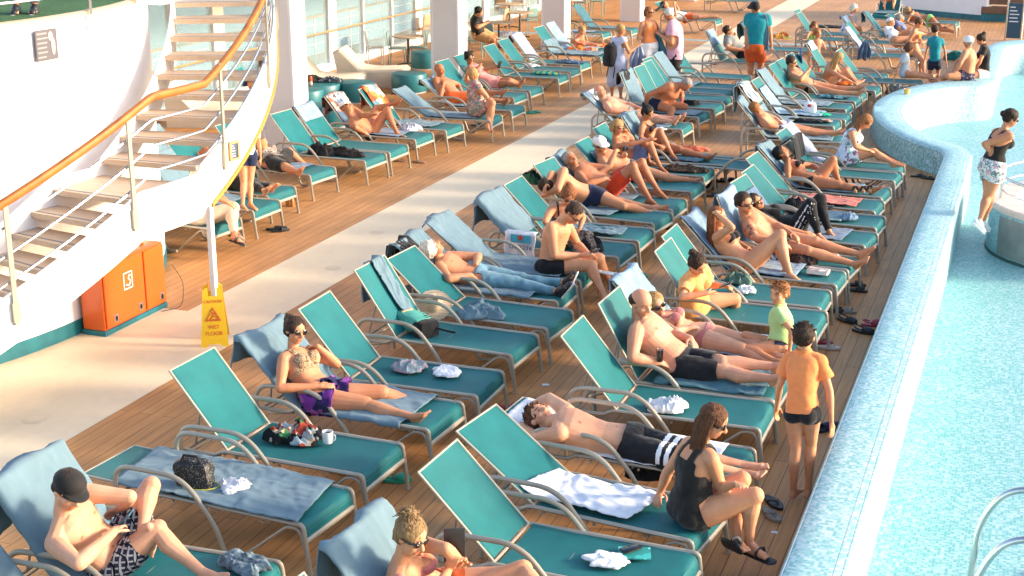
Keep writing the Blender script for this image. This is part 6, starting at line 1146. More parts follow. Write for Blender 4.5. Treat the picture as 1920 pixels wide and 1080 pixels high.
PP = [
 # key, label, kwargs
 ('capman', 'man in a black cap and plaid swim shorts tapping a phone, bottom left lounger', dict(sk='pale', hc='dark', clothes=[('swim_shorts', 'plaid', 'shorts', .014)], cap=('cap_black', 'peak'), face=(-25, -38))),
 ('bunwoman', 'blond woman with a messy bun and sunglasses holding up a tablet, bottom edge', dict(sex='f', sk='fair', hair='topbun', hc='dirty_blond', clothes=[('bikini_top', 'pink_bikini', 'bikini_top', .004), ('swim_shorts', 'orange_shorts', 'trunks', .012)], shades='big', face=(-15, -22))),
 ('leopard', 'woman in sunglasses and a leopard bikini top resting her chin on her hand', dict(sex='f', fat=1.12, sk='tan', hair='bun', hc='dark', clothes=[('bikini_top', 'leopard', 'tanktop_low', .006), ('bikini_bottom', 'black', 'briefs', .005), ('purple_towel', 'purple', 'lap', .035)], shades='big', face=(-25, -8))),
 ('whitehair', 'bare-chested white-haired man in pale jeans and black and white shoes lying back', dict(sk='tan', hair='curly', hc='white', clothes=[('jeans', 'jeans', 'pants', .013)], sandals=('shoe_black', 'shoe'))),
 ('phoneman', 'man in black trunks and sunglasses sitting bent over his phone', dict(sk='fair', hair='crop', hc='dark', clothes=[('swim_trunks', 'black_trunks', 'trunks', .006)], shades='small', face=(-15, -38))),
 ('redhair', 'red-haired woman in patterned leggings behind the man with the phone', dict(sex='f', sk='tan', hair='bun', hc='auburn', clothes=[('camisole', 'black_cotton', 'strap_top', .006), ('leggings', 'snake', 'pants', .008)], shades='small', face=(-60, -35))),
 ('navyback', 'man in navy trunks lying on his side with his back turned', dict(sk='tan', hair='crop', hc='dark', clothes=[('swim_trunks', 'navy', 'trunks', .010)], face=(120, 10), roll=75)),
 ('redshorts', 'man in bright red shorts lying with crossed arms and raised knees', dict(sk='deep', hair='short', hc='grey', fat=1.08, clothes=[('shorts', 'red_shorts', 'shorts', .016)], face=(-35, 20))),
 ('whitecap', 'bare-chested man in a white cap holding a small camera', dict(sk='tan', hair='short', hc='grey', fat=1.22, clothes=[('shorts', 'navy', 'trunks', .010)], shades='small', cap=('cap_white', 'peak'), face=(-20, -8))),
 ('glasseswoman', 'blond woman in glasses with a blue wrap over her knees', dict(sex='f', sk='deep', hair='bob', hc='blond', clothes=[('wrap', 'blue_wrap', 'skirt', .016)], shades='small', face=(-30, -15))),
 ('blackbikini', 'tanned dark-haired woman in a black halter bikini reading with one knee raised', dict(sex='f', sk='deep', hair='bun', hc='black', clothes=[('bikini_top', 'black', 'bikini_top', .005), ('bikini_bottom', 'black', 'briefs', .005)], shades='small', face=(-15, -22))),
 ('oldman', 'old man asleep with a white towel behind his head', dict(sk='pink', hair='balding', hc='white', fat=1.1, clothes=[('swim_trunks', 'grey_tee', 'trunks', .01)], face=(-20, 50))),
 ('bending', 'heavy grey-haired man in dark trunks bending forward on his lounger', dict(sk='deep', hair='crop', hc='grey', fat=1.35, clothes=[('swim_trunks', 'navy', 'trunks', .006)], face=(-25, -45))),
 ('backpackwoman', 'woman in a pale lilac dress with a black backpack standing with her back turned', dict(sex='f', sk='tan', hair='short', hc='blond', fat=1.1, clothes=[('dress', 'lilac_dress', 'dress_long', .03)], face=(10, -5))),
 ('orangetop', 'woman in an orange top and sunglasses facing the man in the pink polo', dict(sex='f', sk='tan', hair='bob', hc='auburn', fat=1.2, clothes=[('top', 'orange_tee', 'tanktop', .012), ('skirt', 'white', 'skirt', .02)], shades='big', face=(-10, -10))),
 ('pinkpolo', 'grey-haired man in a pink polo shirt and black shorts folding a towel', dict(sk='tan', hair='crop', hc='white', fat=1.35, clothes=[('polo_shirt', 'pink_polo', 'tshirt_long', .022), ('shorts', 'black_trunks', 'shorts', .016)], face=(195, -28))),
 ('orangeswim', 'man in orange red trunks lying on his back, legs stretched towards the walkway', dict(sk='fair', hair='short', hc='dark', clothes=[('swim_trunks', 'orange_shorts', 'shorts', .012), ('t_shirt', 'white', 'tshirt', .012)], face=(20, 35))),
 ('tealman', 'man in a black cap, teal t-shirt and orange shorts standing, towel over his shoulder', dict(sk='tan', hair='crop', hc='dark', fat=1.15, clothes=[('t_shirt', 'teal_tee', T_, .018), ('shorts', 'orange_shorts', 'longshorts_short', .02)], cap=('cap_black', 'peak'), face=(160, -5))),
 ('greyshirt', 'man in a grey t-shirt and glasses resting, hand at his chin', dict(sk='tan', hair='short', hc='dark', fat=1.25, clothes=[('t_shirt', 'grey_tee', T_, .014), ('shorts', 'black_trunks', 'shorts', .012)], shades='small')),
 ('lyingman', 'bearded man in black swim shorts lying flat, hands behind his head', dict(sk='pale', hair='short', hc='brown', clothes=[('swim_shorts', 'black_trunks', 'longshorts', .018, 'bands')], face=(-40, 62))),
 ('tankwoman', 'long-haired woman in a black tank top and sunglasses sitting with her back turned', dict(sex='f', fat=1.04, sk='fair', hair='long', hc='brown', clothes=[('tank_top', 'black_cotton', 'tank', .010)], shades='big', face=(5, -6), sandals=('rubber', 'sandal'))),
 ('orangeboy', 'boy in an orange t-shirt and black trunks standing with his back to the camera', dict(sk='fair', hair='short', hc='dark', clothes=[('t_shirt', 'orange_tee', T_, .018), ('swim_trunks', 'black_trunks', 'briefs_kid', .007)], face=(85, -10))),
 ('baldman', 'balding man in black shorts holding a glass of cola', dict(sk='pink', hair='balding', hc='dark', fat=1.15, clothes=[('shorts', 'black_trunks', 'longshorts', .014)], face=(-30, -12))),
 ('pinkbikini', 'blond woman in round sunglasses and a pink bikini lying beside the balding man', dict(sex='f', sk='pale', hair='wet', hc='blond', clothes=[('bikini_top', 'pink_bikini', 'bikini_top', .005), ('bikini_bottom', 'pink_bikini', 'briefs', .004)], shades='big', face=(-45, 5))),
 ('greenboy', 'boy in a lime green t-shirt sitting cross-legged, frowning', dict(fat=1.15, sk='fair', hair='short', hc='ginger', clothes=[('t_shirt', 'green_tee', T_, .014), ('swim_trunks', 'navy', 'briefs_kid', .007)], face=(240, -8))),
 ('orangetee', 'dark-haired girl in an orange t-shirt looking down at her phone', dict(sex='f', sk='fair', hair='bun', hc='dark', clothes=[('t_shirt', 'peach_tee', 'tshirt_long', .016)], face=(-25, -38))),
 ('armraised', 'woman in a black bikini holding one hand on her head, knees raised', dict(sex='f', sk='fair', fat=1.08, hair='long', hc='auburn', clothes=[('bikini_top', 'black', 'bikini_top', .005), ('bikini_bottom', 'black', 'bikini_bottom', .004)], face=(-5, -5))),
 ('glassesman', 'tattooed bare-chested man in glasses, legs stretched out', dict(sk='tan', hair='short', hc='dark', clothes=[('swim_trunks', 'black_trunks', 'trunks', .008)], shades='small', extra=('tattoo',), face=(-30, -18))),
 ('stripepants', 'person in a black t-shirt and black track pants with three white stripes, knees raised', dict(sex='f', sk='tan', hair='lowbun', hc='dark', clothes=[('t_shirt', 'black_cotton', 'longsleeve_short', .012), ('track_pants', 'stripe_pants', 'pants', .014, 'stripe')], shades='small', face=(-20, 5))),
 ('darkbikini', 'tanned black-haired woman in a dark bandeau bikini shading her face with her hand', dict(sex='f', sk='deep', hair='wet', hc='black', clothes=[('bikini_top', 'black_cotton', 'bikini_top', .006), ('bikini_bottom', 'black_cotton', 'briefs', .006)])),
 ('whitedress', 'fair-haired girl in a white print dress sitting on a lounger by the pool curb', dict(sex='f', sk='fair', hair='long', hc='ginger', clothes=[('dress', 'print_dress', 'dress', .016)], face=(-10, -42))),
 ('curlychild', 'curly-haired child lying on a steeply raised lounger', dict(sk='tan', hair='curly', hc='ginger', clothes=[('swim_trunks', 'white', 'trunks', .008)], face=(0, -5))),
 ('darkman', 'dark-haired bare-chested man holding a magazine, feet towards the pool', dict(sk='tan', hair='short', hc='dark', fat=1.2, clothes=[('swim_trunks', 'black_trunks', 'briefs', .005)], shades='small', face=(0, -15))),
 ('blondegirl', 'long-haired blond girl in a bikini leaning forward over her knees', dict(sex='f', sk='tan', hair='long', hc='blond', clothes=[('bikini_top', 'pastel_bikini', 'bikini_top', .006), ('bikini_bottom', 'orange_bikini', 'briefs', .006)], face=(20, -35))),
 ('toplesschild', 'small child in aqua frilled briefs standing, hair in pigtails', dict(sk='tan', hair='pigtails', hc='ginger', clothes=[('briefs', 'aqua', 'briefs_kid', .010)], face=(-40, -10))),
 ('pigtailchild', 'red-haired child standing behind the small child in aqua briefs', dict(sk='fair', hair='pigtails', hc='auburn', clothes=[('top', 'lime_bikini', 'tanktop', .008)], face=(-50, -5))),
 ('whitehairwoman', 'white-haired woman in a white sleeveless dress sitting side-on', dict(sex='f', fat=1.25, sk='tan', hair='bob', hc='white', clothes=[('dress', 'white_dress', 'dress', .02)], face=(0, -10))),
 ('whitecapwoman', 'woman in a white cap and white t-shirt reading on her lounger', dict(sex='f', sk='tan', hair='short', hc='blond', clothes=[('t_shirt', 'white', T_, .012)], cap=('cap_white', 'round'))),
 ('greyhairman', 'grey-haired man lying beside the woman in the white cap', dict(sk='tan', hair='short', hc='grey', clothes=[('shirt', 'blue_wrap', T_, .012)])),
 ('greenbikini', 'blond person in green bikini bottoms lying on one side, farthest by the white wall', dict(sex='f', sk='deep', hair='bob', hc='blond', clothes=[('bikini_bottom', 'lime_bikini', 'briefs_kid', .008)], roll=60, face=(60, 0))),
 ('orangebikini', 'woman in an orange bikini sitting up near the boy in teal', dict(sex='f', sk='tan', hair='short', hc='brown', clothes=[('bikini_top', 'orange_bikini', 'bikini_top', .008), ('bikini_bottom', 'orange_bikini', 'briefs', .006)], face=(0, -25))),
 ('tealboy', 'boy in a teal t-shirt and grey shorts standing with his back turned', dict(sk='tan', hair='short', hc='dark', clothes=[('t_shirt', 'teal_tee', T_, .016), ('shorts', 'navy', 'shorts', .014)], face=(85, -10))),
 ('whitehatman', 'bare-backed man in a white sun hat sitting on the pool curb', dict(sk='tan', hair='crop', hc='grey', fat=1.2, clothes=[('swim_trunks', 'navyprint', 'trunks', .010)], cap=('cap_white', 'round'), face=(150, -15))),
 ('blacktop', 'woman in a black t-shirt and white shorts sitting on the pool curb', dict(sex='f', sk='tan', hair='bun', hc='dark', clothes=[('t_shirt', 'black_cotton', T_, .012), ('shorts', 'white', 'trunks', .012)], face=(200, -10))),
 ('greytee', 'girl in a grey t-shirt leaning back on her arm', dict(sex='f', sk='tan', hair='bob', hc='brown', clothes=[('t_shirt', 'grey_print_top', 'tshirt_long', .014)], face=(20, -10))),
 ('shortswoman', 'woman in a black top and floral shorts standing by the hot tub, hand on hip', dict(sex='f', sk='tan', hair='lowbun', hc='dark', clothes=[('top', 'black_cotton', 'tanktop', .008), ('shorts', 'print_shorts', 'shorts_wide', .020)], shades='small', face=(25, -8), sandals=('sneaker', 'shoe'))),
 ('leopardblouse', 'woman in a leopard print blouse and black shorts asleep on her back', dict(sex='f', fat=1.1, sk='tan', hair='short', hc='blond', clothes=[('blouse', 'leo_blouse', T_, .014), ('shorts', 'black_cotton', 'longshorts', .014)])),
 ('whitetrousers', 'person in pale beige trousers sitting behind the stair column', dict(sk='tan', hair='short', hc='auburn', clothes=[('trousers', 'beige', 'pants', .016), ('shirt', 'beige', T_, .014)], sandals=('rubber', 'sandal'))),
 ('standingchild', 'barefoot child standing on a lounger behind the staircase', dict(sk='fair', hair='short', hc='brown', clothes=[('shorts', 'navy', 'trunks', .010), ('t_shirt', 'white', T_, .012)])),
 ('blackpants', 'barefoot person in black trousers lying behind the staircase', dict(sk='fair', hair='short', hc='dark', clothes=[('trousers', 'black_cotton', 'pants', .014), ('t_shirt', 'black_cotton', T_, .012)])),
 ('redhead', 'red-haired person in yellow seen through the stair treads', dict(sk='fair', hair='short', hc='auburn', clothes=[('t_shirt', 'peach_tee', T_, .014), ('trousers', 'navy', 'pants', .014)])),
 ('gogglesman', 'man in a white cap lying with one ankle crossed over his knee', dict(sk='deep', hair='none', hc='grey', clothes=[('swim_trunks', 'navy', 'briefs', .006)], cap=('cap_white', 'round'), shades='small', face=(-10, 35))),
 ('baldtan', 'bald bare-chested man in orange trunks, hand at his chin', dict(sk='deep', hair='bald', fat=1.25, clothes=[('swim_trunks', 'orange_shorts', 'shorts', .012)], face=(-15, -5))),
 ('floralwoman', 'blond woman in a floral dress sitting with her back turned', dict(sex='f', fat=1.3, sk='tan', hair='wet', hc='blond', clothes=[('dress', 'floral', 'dress_sleeve', .018)], face=(40, -10))),
 ('pinkwoman', 'woman in pink and sunglasses lying with a phone held out', dict(sex='f', sk='deep', hair='bun', hc='black', clothes=[('dress', 'pink_dress', 'dress', .014)], shades='big', face=(-30, -5))),
 ('tableman', 'man in a black t-shirt and tan shorts drinking at a table', dict(sk='tan', hair='short', hc='black', fat=1.15, clothes=[('t_shirt', 'black_cotton', T_, .016), ('shorts', 'tan_shorts', 'longshorts', .02)], face=(20, -10))),
 ('coralchild', 'small child in a coral top sitting among orange swim toys', dict(sk='fair', hair='short', hc='blond', clothes=[('top', 'coral', 'longsleeve', .012)], face=(-10, -10))),
 ('farwoman', 'person with raised knees on the end-on lounger at the top edge', dict(sex='f', sk='fair', hair='short', hc='dark', clothes=[('swimsuit', 'black', 'swimsuit', .006)])),
 ('jeansperson', 'person in jeans standing on the green turf deck, cut by the top edge', dict(sk='fair', hair='short', hc='dark', clothes=[('jeans', 'denim', 'pants', .018), ('shirt', 'navy', T_, .016)], sandals=('shoe_black', 'shoe'))),
 ('tealseated', 'person in a teal shirt seen through the stair treads', dict(sk='tan', hair='short', hc='ginger', clothes=[('t_shirt', 'teal_tee', T_, .016), ('shorts', 'navy', 'shorts', .016)])),
]
PRED.update({
 'tanktop_low': lambda c: (_tor(c, .50, .78) & (c['frn'] > -.2) & (np.abs(c['lat']) < .09)) | _tor(c, .60, .64) | (_tor(c, .74, 1.04) & (np.abs(np.abs(c['lat']) - .05) < .012) & (c['fpos'] > -.01)),
 'lap': lambda c: (_tor(c, -1, .22) & (c['frn'] > -.1)) | (c['isn']('th') & (c['tt'] < .42) & (c['frn'] > -.35)),
 'dress_long': lambda c: _tor(c, -1, .95) | (c['isn']('ua') & (c['tt'] < .25)) | c['isn']('th') | (c['isn']('sh') & (c['tt'] < .25)),
 'longshorts_short': lambda c: _tor(c, -1, .13) | _th(c, .72),
 'briefs_kid': lambda c: _tor(c, -1, .14) | _th(c, .16),
 'shorts_wide': lambda c: _tor(c, -1, .22) | _th(c, .42),
 'longsleeve_short': lambda c: _tor(c, -.0, 1.5) | (c['isn']('ua') & (c['tt'] < .9)),
 'stripe': lambda c: (c['isn']('th') | c['isn']('sh')) & (c['lv'] > .2) & ((np.abs(c['qv']) < .10) | (np.abs(np.abs(c['qv']) - .40) < .09)),
 'bands': lambda c: c['isn']('th') & (((c['tt'] > .56) & (c['tt'] < .65)) | ((c['tt'] > .70) & (c['tt'] < .79))) & (c['qv'] * 0 + c['frn'] > -.2),
})
for key, label, kw in PP:
    S, fa, J = PJ[key]; y = J['pv'][1]
    res = .0075 if y < 12.5 else .0095 if y < 15 else .012 if y < 19 else .016 if y < 26 else .021
    person(key, label, S, J, fa, res=res, **kw)
CHP = {(1070, 42): (-14.02, 43.25, 0), (1090, 30): (-14.28, 45.19, 0), (1120, 28): (-13.88, 45.69, 0), (704, 122): (-15.60, 32.32, 0), (746, 124): (-14.99, 32.34, 0), (766, 122): (-14.82, 32.61, 0), (784, 122): (-14.59, 32.69, 0), (790, 84): (-16.16, 36.44, 0), (868, 72): (-15.63, 38.20, 0), (868, 98): (-14.47, 35.36, 0), (892, 108): (-13.76, 34.49, 0), (900, 82): (-14.72, 37.22, 0), (925, 104): (-13.48, 35.04, 0), (935, 72): (-14.66, 38.56, 0), (935, 92): (-13.81, 36.32, 0), (942, 40): (-16.15, 42.79, 0), (955, 52): (-15.32, 41.19, 0), (975, 36): (-15.84, 43.57, 0), (975, 70): (-14.18, 39.01, 0), (990, 66): (-14.13, 39.58, 0)}
# ------------------------------------------------------------------ towels
def tw(*a, **k): return towel(*a, **k)
tw('A-1', -.8, -.1, .66, label='blue towel on the backrest at the bottom left corner', seed=1, over=.3)
tw('A0', -.8, .35, .70, label='big blue towel behind the man in the black cap', seed=2, over=.42, hang=.10, rough=.018)
tw('A1', -.52, 1.14, .66, .02, label='long wrinkled blue towel on the fully reclined lounger', seed=3, hang=.05, rough=.022, skew=-.14)
tw('A3', -.8, 1.0, .62, label='blue towel under the woman in the leopard bikini top', seed=4, over=.30, hang=.09, rough=.02)
tw('A5', -.8, -.12, .20, .10, label='twisted blue towel hanging over the backrest beside the green backpack', seed=5, over=.45, rough=.04)
tw('A7', -.8, .95, .62, label='blue towel under the white-haired man in jeans', seed=6, over=.45, hang=.07, rough=.02)
tw('A7', -.81, -.42, .36, -.18, 'black', 'black jacket over the backrest behind the white-haired man', 7, .035, .22)
tw('A8', -.8, 1.0, .64, label='long blue towel on the lounger of the man in black trunks', seed=8, over=.06, hang=.03, rough=.022, m='towel')
tw('A9', -.8, -.12, .70, label='tall blue towel draped over the backrest behind the red-haired woman', seed=9, over=.40, hang=.10, rough=.02)
tw('A10', .1, .98, .34, -.08, label='rumpled blue towel on the seat beside the red-haired woman', seed=10, rough=.04)
tw('A11', -.1, .6, .6, label='blue towel under the man in navy trunks', seed=11, rough=.02)
tw('A12', -.8, .6, .6, label='blue towel folded over the backrest of the man in red shorts', seed=12, over=.35, rough=.016)
tw('A13', -.55, .2, .42, .08, label='blue towel behind the man in the white cap', seed=13, rough=.03)
tw('A15', -.8, .8, .6, label='blue towel behind the woman in the black halter bikini', seed=14, over=.1, m='towel', rough=.018)
tw('A15', .35, .85, .55, label='teal blue towel bunched under the reading woman\'s shins', seed=15, m='towel_teal', rough=.03)
tw('A16', -.8, 1.0, .62, label='blue towel under the old man', seed=16, over=.1, hang=.03)
tw('A16', -.82, -.55, .42, 0, 'towel_white', 'white towel rolled behind the old man\'s head', 17, .03, .16)
tw('A17', -.8, 1.16, .6, label='blue towel under the heavy man bending forward', seed=18, over=.1, rough=.02)
tw('A17', -.82, -.62, .3, -.1, 'black', 'dark jacket over the top of the bending man\'s backrest', 19, .04, .25)
tw('A21', -.8, .4, .6, label='blue towel on the empty lounger in front of the pink polo man', seed=20, over=.08)
tw('L2b', -.8, .9, .6, label='blue towel seen through the stair treads', seed=21)
tw('L1', -.8, .75, .6, label='blue towel under the barefoot child', seed=22)
tw('L3', -.6, .9, .6, label='dark blue towel under the woman in leopard print', seed=23, m='denim')
tw('L5', -.8, -.50, .62, label='pale blue towel folded over an empty backrest by the pillar', seed=24, over=.2, m='towel_light')
tw('L6', -.8, .9, .6, label='blue towel under the man in goggles', seed=25, m='denim')
M['red_print'] = blotch('red_print_towel', [(.62, .30, .24), (.50, .12, .08), (.70, .50, .42), (.08, .05, .05), (.66, .36, .28)], 12)
M['orange_print'] = blotch('orange_print_towel', [(.75, .62, .5), (.70, .20, .05), (.75, .62, .5), (.60, .08, .03), (.1, .2, .25)], 9)
tw('L6', -.81, -.45, .58, 0, 'red_print', 'pink and red print towel behind the man in goggles', 26, .02, .35)
tw('L7', -.81, -.25, .50, .05, 'orange_print', 'orange and white print towel hanging over a backrest', 27, .02, .40)
tw('L7', .1, .92, .55, label='blue towel with a phone on it beside the man in goggles', seed=28, rough=.025)
tw('L8', -.8, .95, .6, label='long blue towel of the floral dress woman\'s lounger', seed=29, over=.15)
tw('L9', -.8, .6, .6, label='blue towel behind the bald man', seed=30, over=.15)
M['beach_print'] = blotch('green_print_towel', [(.12, .38, .22), (.5, .6, .2), (.1, .35, .4), (.6, .55, .4)], 8)
tw('L11', -.5, .3, .55, -.05, 'beach_print', 'green print towel under the woman in pink', 31, .02)
tw('L14', -.8, -.02, .6, 0, 'towel_lilac', 'lilac blue towel down the backrest near the jeans', 32, .016, .25)
tw('L15', -.4, 1.16, .64, 0, 'towel', 'sagging blue towel under the orange swim toys', 33, .03, 0, 0, 0, .012, .06)
tw('L16', -.8, .8, .6, 0, 'towel_light', 'pale towel under the child in coral', 34)
tw('L17', .0, .9, .5, label='blue towel on the seat behind the woman with the backpack', seed=35, m='denim')
tw('L18', -.8, .9, .6, label='blue towel behind the woman in the orange top', seed=36, m='towel_teal')
tw('B-1', -.8, 1.0, .60, label='blue towel behind the blond woman with the bun', seed=37, over=.35, hang=.10, rough=.02)
tw('B1', -.13, .78, .50, -.02, 'towel_white', 'thick white towel beside the woman in the black tank top', 38, .034, skew=.1)
tw('B2', -.75, 1.05, .60, -.03, 'towel_white', 'white towel under the man lying with his hands behind his head', 39, .018, hang=.03)
tw('B4', .15, 1.16, .60, -.03, 'towel_teal', 'petrol blue towel under the balding man\'s legs', 40, .03, hang=.04)
tw('B5', -.8, .9, .62, .02, 'towel_light', 'pale blue towel over the backrest of the pink bikini woman', 41, .02, .30, hang=.03)
tw('B8', -.8, .78, .60, label='striped blue towel under the woman with her hand on her head', seed=42, over=.05, rough=.02, m='towel_light')
tw('B9', -.8, .4, .62, label='blue towel hung over the tattooed man\'s backrest', seed=43, over=.35, m='towel_light')
tw('B10', -.6, .95, .6, label='blue towel under the person in striped track pants', seed=44, m='denim')
tw('B11', .15, .78, .52, label='blue towel with a knot on the seat behind the track pants', seed=45, rough=.02)
M['coral_cloth'] = cloth('coral_red_cloth', (.52, .12, .09), .15)
tw('B12', .1, .98, .5, 0, 'coral_cloth', 'coral red cloth spread over an empty lounger', 46, .025)
tw('B13', -.8, .9, .6, label='blue towel under the tanned dark-haired woman', seed=47, over=.30, rough=.016)
tw('B15', -.8, .05, .60, 0, 'towel_lilac', 'lilac towel down the backrest behind the girl in the white dress', 48, .02, .1)
tw('B15', .2, .6, .5, .1, 'towel_teal', 'teal towel bunched behind the girl in the white dress', 49, .04)
tw('B16', -.8, 1.1, .6, label='blue towel under the curly-haired child', seed=50, over=.2)
M['stripe_shirt'] = stripes('striped_shirts', (.55, .55, .42), (.12, .2, .28), 9, 'Y')
tw('B17', -.81, -.35, .58, 0, 'stripe_shirt', 'striped shirts hung over a backrest above the curly-haired child', 51, .035, .3)
tw('B17', -.3, .5, .56, 0, 'towel', 'blue towel on the lounger with the white plate', 52)
tw('B18', -.6, .8, .6, .03, 'towel_light', 'pale blue towel under the white bag and green wrapper', 53, .025)
tw('B19', -.8, .9, .6, .02, 'towel', 'blue towel with dark sunglasses on it', 54, .02, .2)
tw('R1', -.82, -.5, .55, 0, 'black', 'black cloth hanging over the raised backrest of the turned lounger', 55, .02, .75)
tw('F9', -.82, -.6, .5, 0, 'towel_white', 'white cloth over the top of a backrest behind the blond girl', 56, .02, .1)
tw('F10', -.8, -.1, .62, 0, 'towel_teal', 'dark petrol towel covering a backrest beside the orange beach toys', 57, .02, .4, hang=.05)
tw('F5', -.8, .2, .55, 0, 'towel_lilac', 'lilac towel on the backrest in front of the orange bikini woman', 58, .02, .1)
tw('F3', -.8, .3, .6, 0, 'towel_teal', 'dark teal towel behind the grey-haired man', 59, .02, .3)
tw('F2', -.82, -.6, .6, 0, 'denim', 'rolled blue towel behind the woman in the white cap', 60, .03, .1)
tw('F7', .2, 1.1, .6, 0, 'towel_teal', 'teal towel on the end-on lounger at the top edge', 61, .02)
tw('F24', -.8, -.4, .6, 0, 'towel_light', 'pale towel behind the man in the grey t-shirt', 62, .02)
# ------------------------------------------------------------------ crumpled clothes
hp = heap
M['floral_dark'] = blotch('dark_tropical_print', [(.012, .012, .015), (.012, .012, .015), (.04, .16, .06), (.45, .36, .26), (.012, .012, .015), (.30, .05, .03), (.35, .42, .45)], 17)
hp('beach_bag', 'dark floral beach bag on the empty lounger beside the white cup', 'bag', (-5.427, 9.529, 0.395), .21, .15, .20, 'floral_dark', .2, 3, .8)
hp('white_cloth', 'crumpled white cloth beside the black mesh bag', 'cloth', (-5.372, 8.482, 0.4), .13, .10, .10, 'white', .3, 5)
hp('denim_shorts', 'ripped denim shorts on the foot end by the man in the black cap', 'shorts', (-4.686, 7.473, 0.4), .20, .13, .09, cloth('ripped_denim', (.14, .20, .24), .6, scale=22), -.2, 8)
hp('denim_shorts', 'grey denim shorts with pink flowers beside a folded white cloth', 'shorts', (-5.248, 11.392, 0.395), .17, .13, .09, blotch('flower_denim', [(.28, .33, .35), (.22, .27, .30), (.30, .34, .36), (.60, .30, .34), (.25, .3, .33)], 26), .5, 11)
hp('white_cloth', 'folded white cloth beside the flowered denim shorts', 'cloth', (-4.871, 11.408, 0.395), .17, .12, .07, 'white', -.1, 12, .5)
hp('blue_towel', 'crumpled blue towel on the lounger with the straw hat', 'towel', (-5.202, 13.139, 0.395), .22, .17, .17, 'towel', .3, 14)
hp('dark_bag', 'slumped dark bag with red straps on the lounger with the straw hat', 'bag', (-6.023, 13.604, 0.395), .30, .14, .20, cloth('dark_grey_canvas', (.05, .06, .08), .3), -.3, 16, .6)
hp('white_cloth', 'small white cloth on the empty lounger beside the balding man', 'cloth', (-2.729, 11.245, 0.395), .16, .12, .12, 'white', .2, 17)
hp('white_cloth', 'white cloth with a light stripe on the lounger at the bottom edge, beside the phone', 'cloth', (-2.420, 8.370, 0.395), .17, .12, .05, 'white', .2, 20, .35)
hp('green_towel', 'folded grey green towel at the head of the lounger behind the girl in orange', 'towel', (-2.928, 15.272, 0.395), .17, .13, .14, cloth('grey_green_cloth', (.10, .16, .12), .2), .1, 21)
hp('white_cloth', 'small crumpled white cloth behind the girl in orange', 'cloth', (-2.770, 14.935, 0.395), .11, .09, .08, 'white', .5, 22)
hp('black_bag', 'black bag slumped on the lounger between the lying man and the tank top woman', 'bag', (-2.646, 10.252, 0.2), .16, .12, .26, 'black', .4, 23, .7)
hp('black_cloth', 'crumpled black cloth on the empty lounger beside the bending man', 'cloth', (-6.248, 26.911, 0.39), .16, .09, .12, 'black', .2, 24)
hp('animal_print_cloth', 'brown animal print cloth on the glasses woman\'s lounger', 'cloth', (-4.869, 20.916, 0.39), .34, .12, .11, blotch('brown_animal_print', [(.05, .035, .025), (.20, .12, .07), (.03, .02, .015), (.12, .08, .05)], 40), -.1, 25)
hp('dark_clothes', 'dark trousers lying along an empty lounger near the nearest pillar', 'clothes', (-10.429, 20.260, 0.39), .46, .16, .14, cloth('dark_brown_clothes', (.02, .015, .013), .4), -.15, 26)
hp('black_clothes', 'black coat spilling over the side of the lounger near the nearest pillar', 'clothes', (-10.718, 20.166, 0.37), .22, .16, .24, 'black', .5, 27)
hp('white_shirt', 'striped white shirt at the feet of the man in goggles', 'shirt', (-10.241, 22.567, 0.395), .20, .16, .12, stripes('thin_striped_shirt', (.70, .70, .72), (.35, .38, .46), 26, 'X'), .2, 28)
hp('white_cloth', 'small white towel on the second empty lounger behind the pillar', 'towel', (-11.008, 30.831, 0.39), .24, .13, .08, 'white', .2, 29)
hp('beach_toy', 'yellow and aqua print bag lying on an empty lounger', 'beach toy', (-10.221, 29.859, 0.39), .30, .12, .09, stripes('aqua_yellow_print', (.40, .55, .16), (.02, .32, .38), 7, 'X'), -.1, 30, .5)
hp('jeans', 'blue jeans and a yellow cap lying on a lounger by the third pillar', 'jeans', (-10.282, 31.766, 0.39), .36, .14, .08, 'denim', -.15, 31)
hp('swim_toy', 'orange swim ring lying on the sagging blue towel', 'swim toy', (-10.847, 33.930, 0.39), .20, .14, .14, 'orange_cloth', .2, 32)
hp('sun_hat', 'peach coloured child\'s sun hat on the sagging blue towel', 'hat', (-10.481, 33.956, 0.39), .15, .13, .16, 'coral', .2, 33, .3)
hp('swim_toy', 'orange cloth beside the child in coral', 'swim toy', (-10.558, 34.935, 0.39), .22, .13, .09, 'orange_cloth', -.2, 34)
hp('dark_cloth', 'folded dark and teal cloth near the foot of the magazine reader\'s neighbour lounger', 'cloth', (-3.820, 28.770, 0.39), .30, .12, .08, blotch('dark_teal_cloth', [(.02, .05, .06), (.12, .28, .30), (.03, .08, .1), (.2, .35, .38)], 12), -.05, 35, .5)
hp('black_cloth', 'long black lace cloth beside the white plate', 'cloth', (-3.881, 25.852, 0.39), .38, .10, .08, 'black', -.08, 36, .6)
hp('green_wrapper', 'bright green wrapper beside the white bag', 'wrapper', (-3.786, 26.607, 0.39), .24, .10, .07, cloth('bright_green_wrapper', (.01, .42, .24), .1), -.05, 37, .5)
hp('beach_toys', 'heap of orange and yellow beach toys beside the man in the teal shirt', 'beach toys', (-6.508, 38.018, 0.4), .28, .20, .22, blotch('toy_colours', [(.75, .18, .04), (.75, .5, .08), (.7, .68, .66), (.75, .18, .04), (.7, .6, .2)], 9), .1, 38)
hp('green_bag', 'dark green cloth bundle behind the backrest of the man lying on his side', 'bag', (-6.296, 17.931, 0.72), .20, .13, .20, blotch('dark_green_cloth', [(.02, .08, .04), (.05, .14, .07), (.01, .04, .03)], 14), .4, 39)
hp('green_backpack_dark', 'dark green bag on the deck behind the boy in teal', 'bag', (-2.055, 38.383, 0), .26, .2, .40, cloth('forest_green', (.01, .12, .10), .3), .2, 41, .4) 
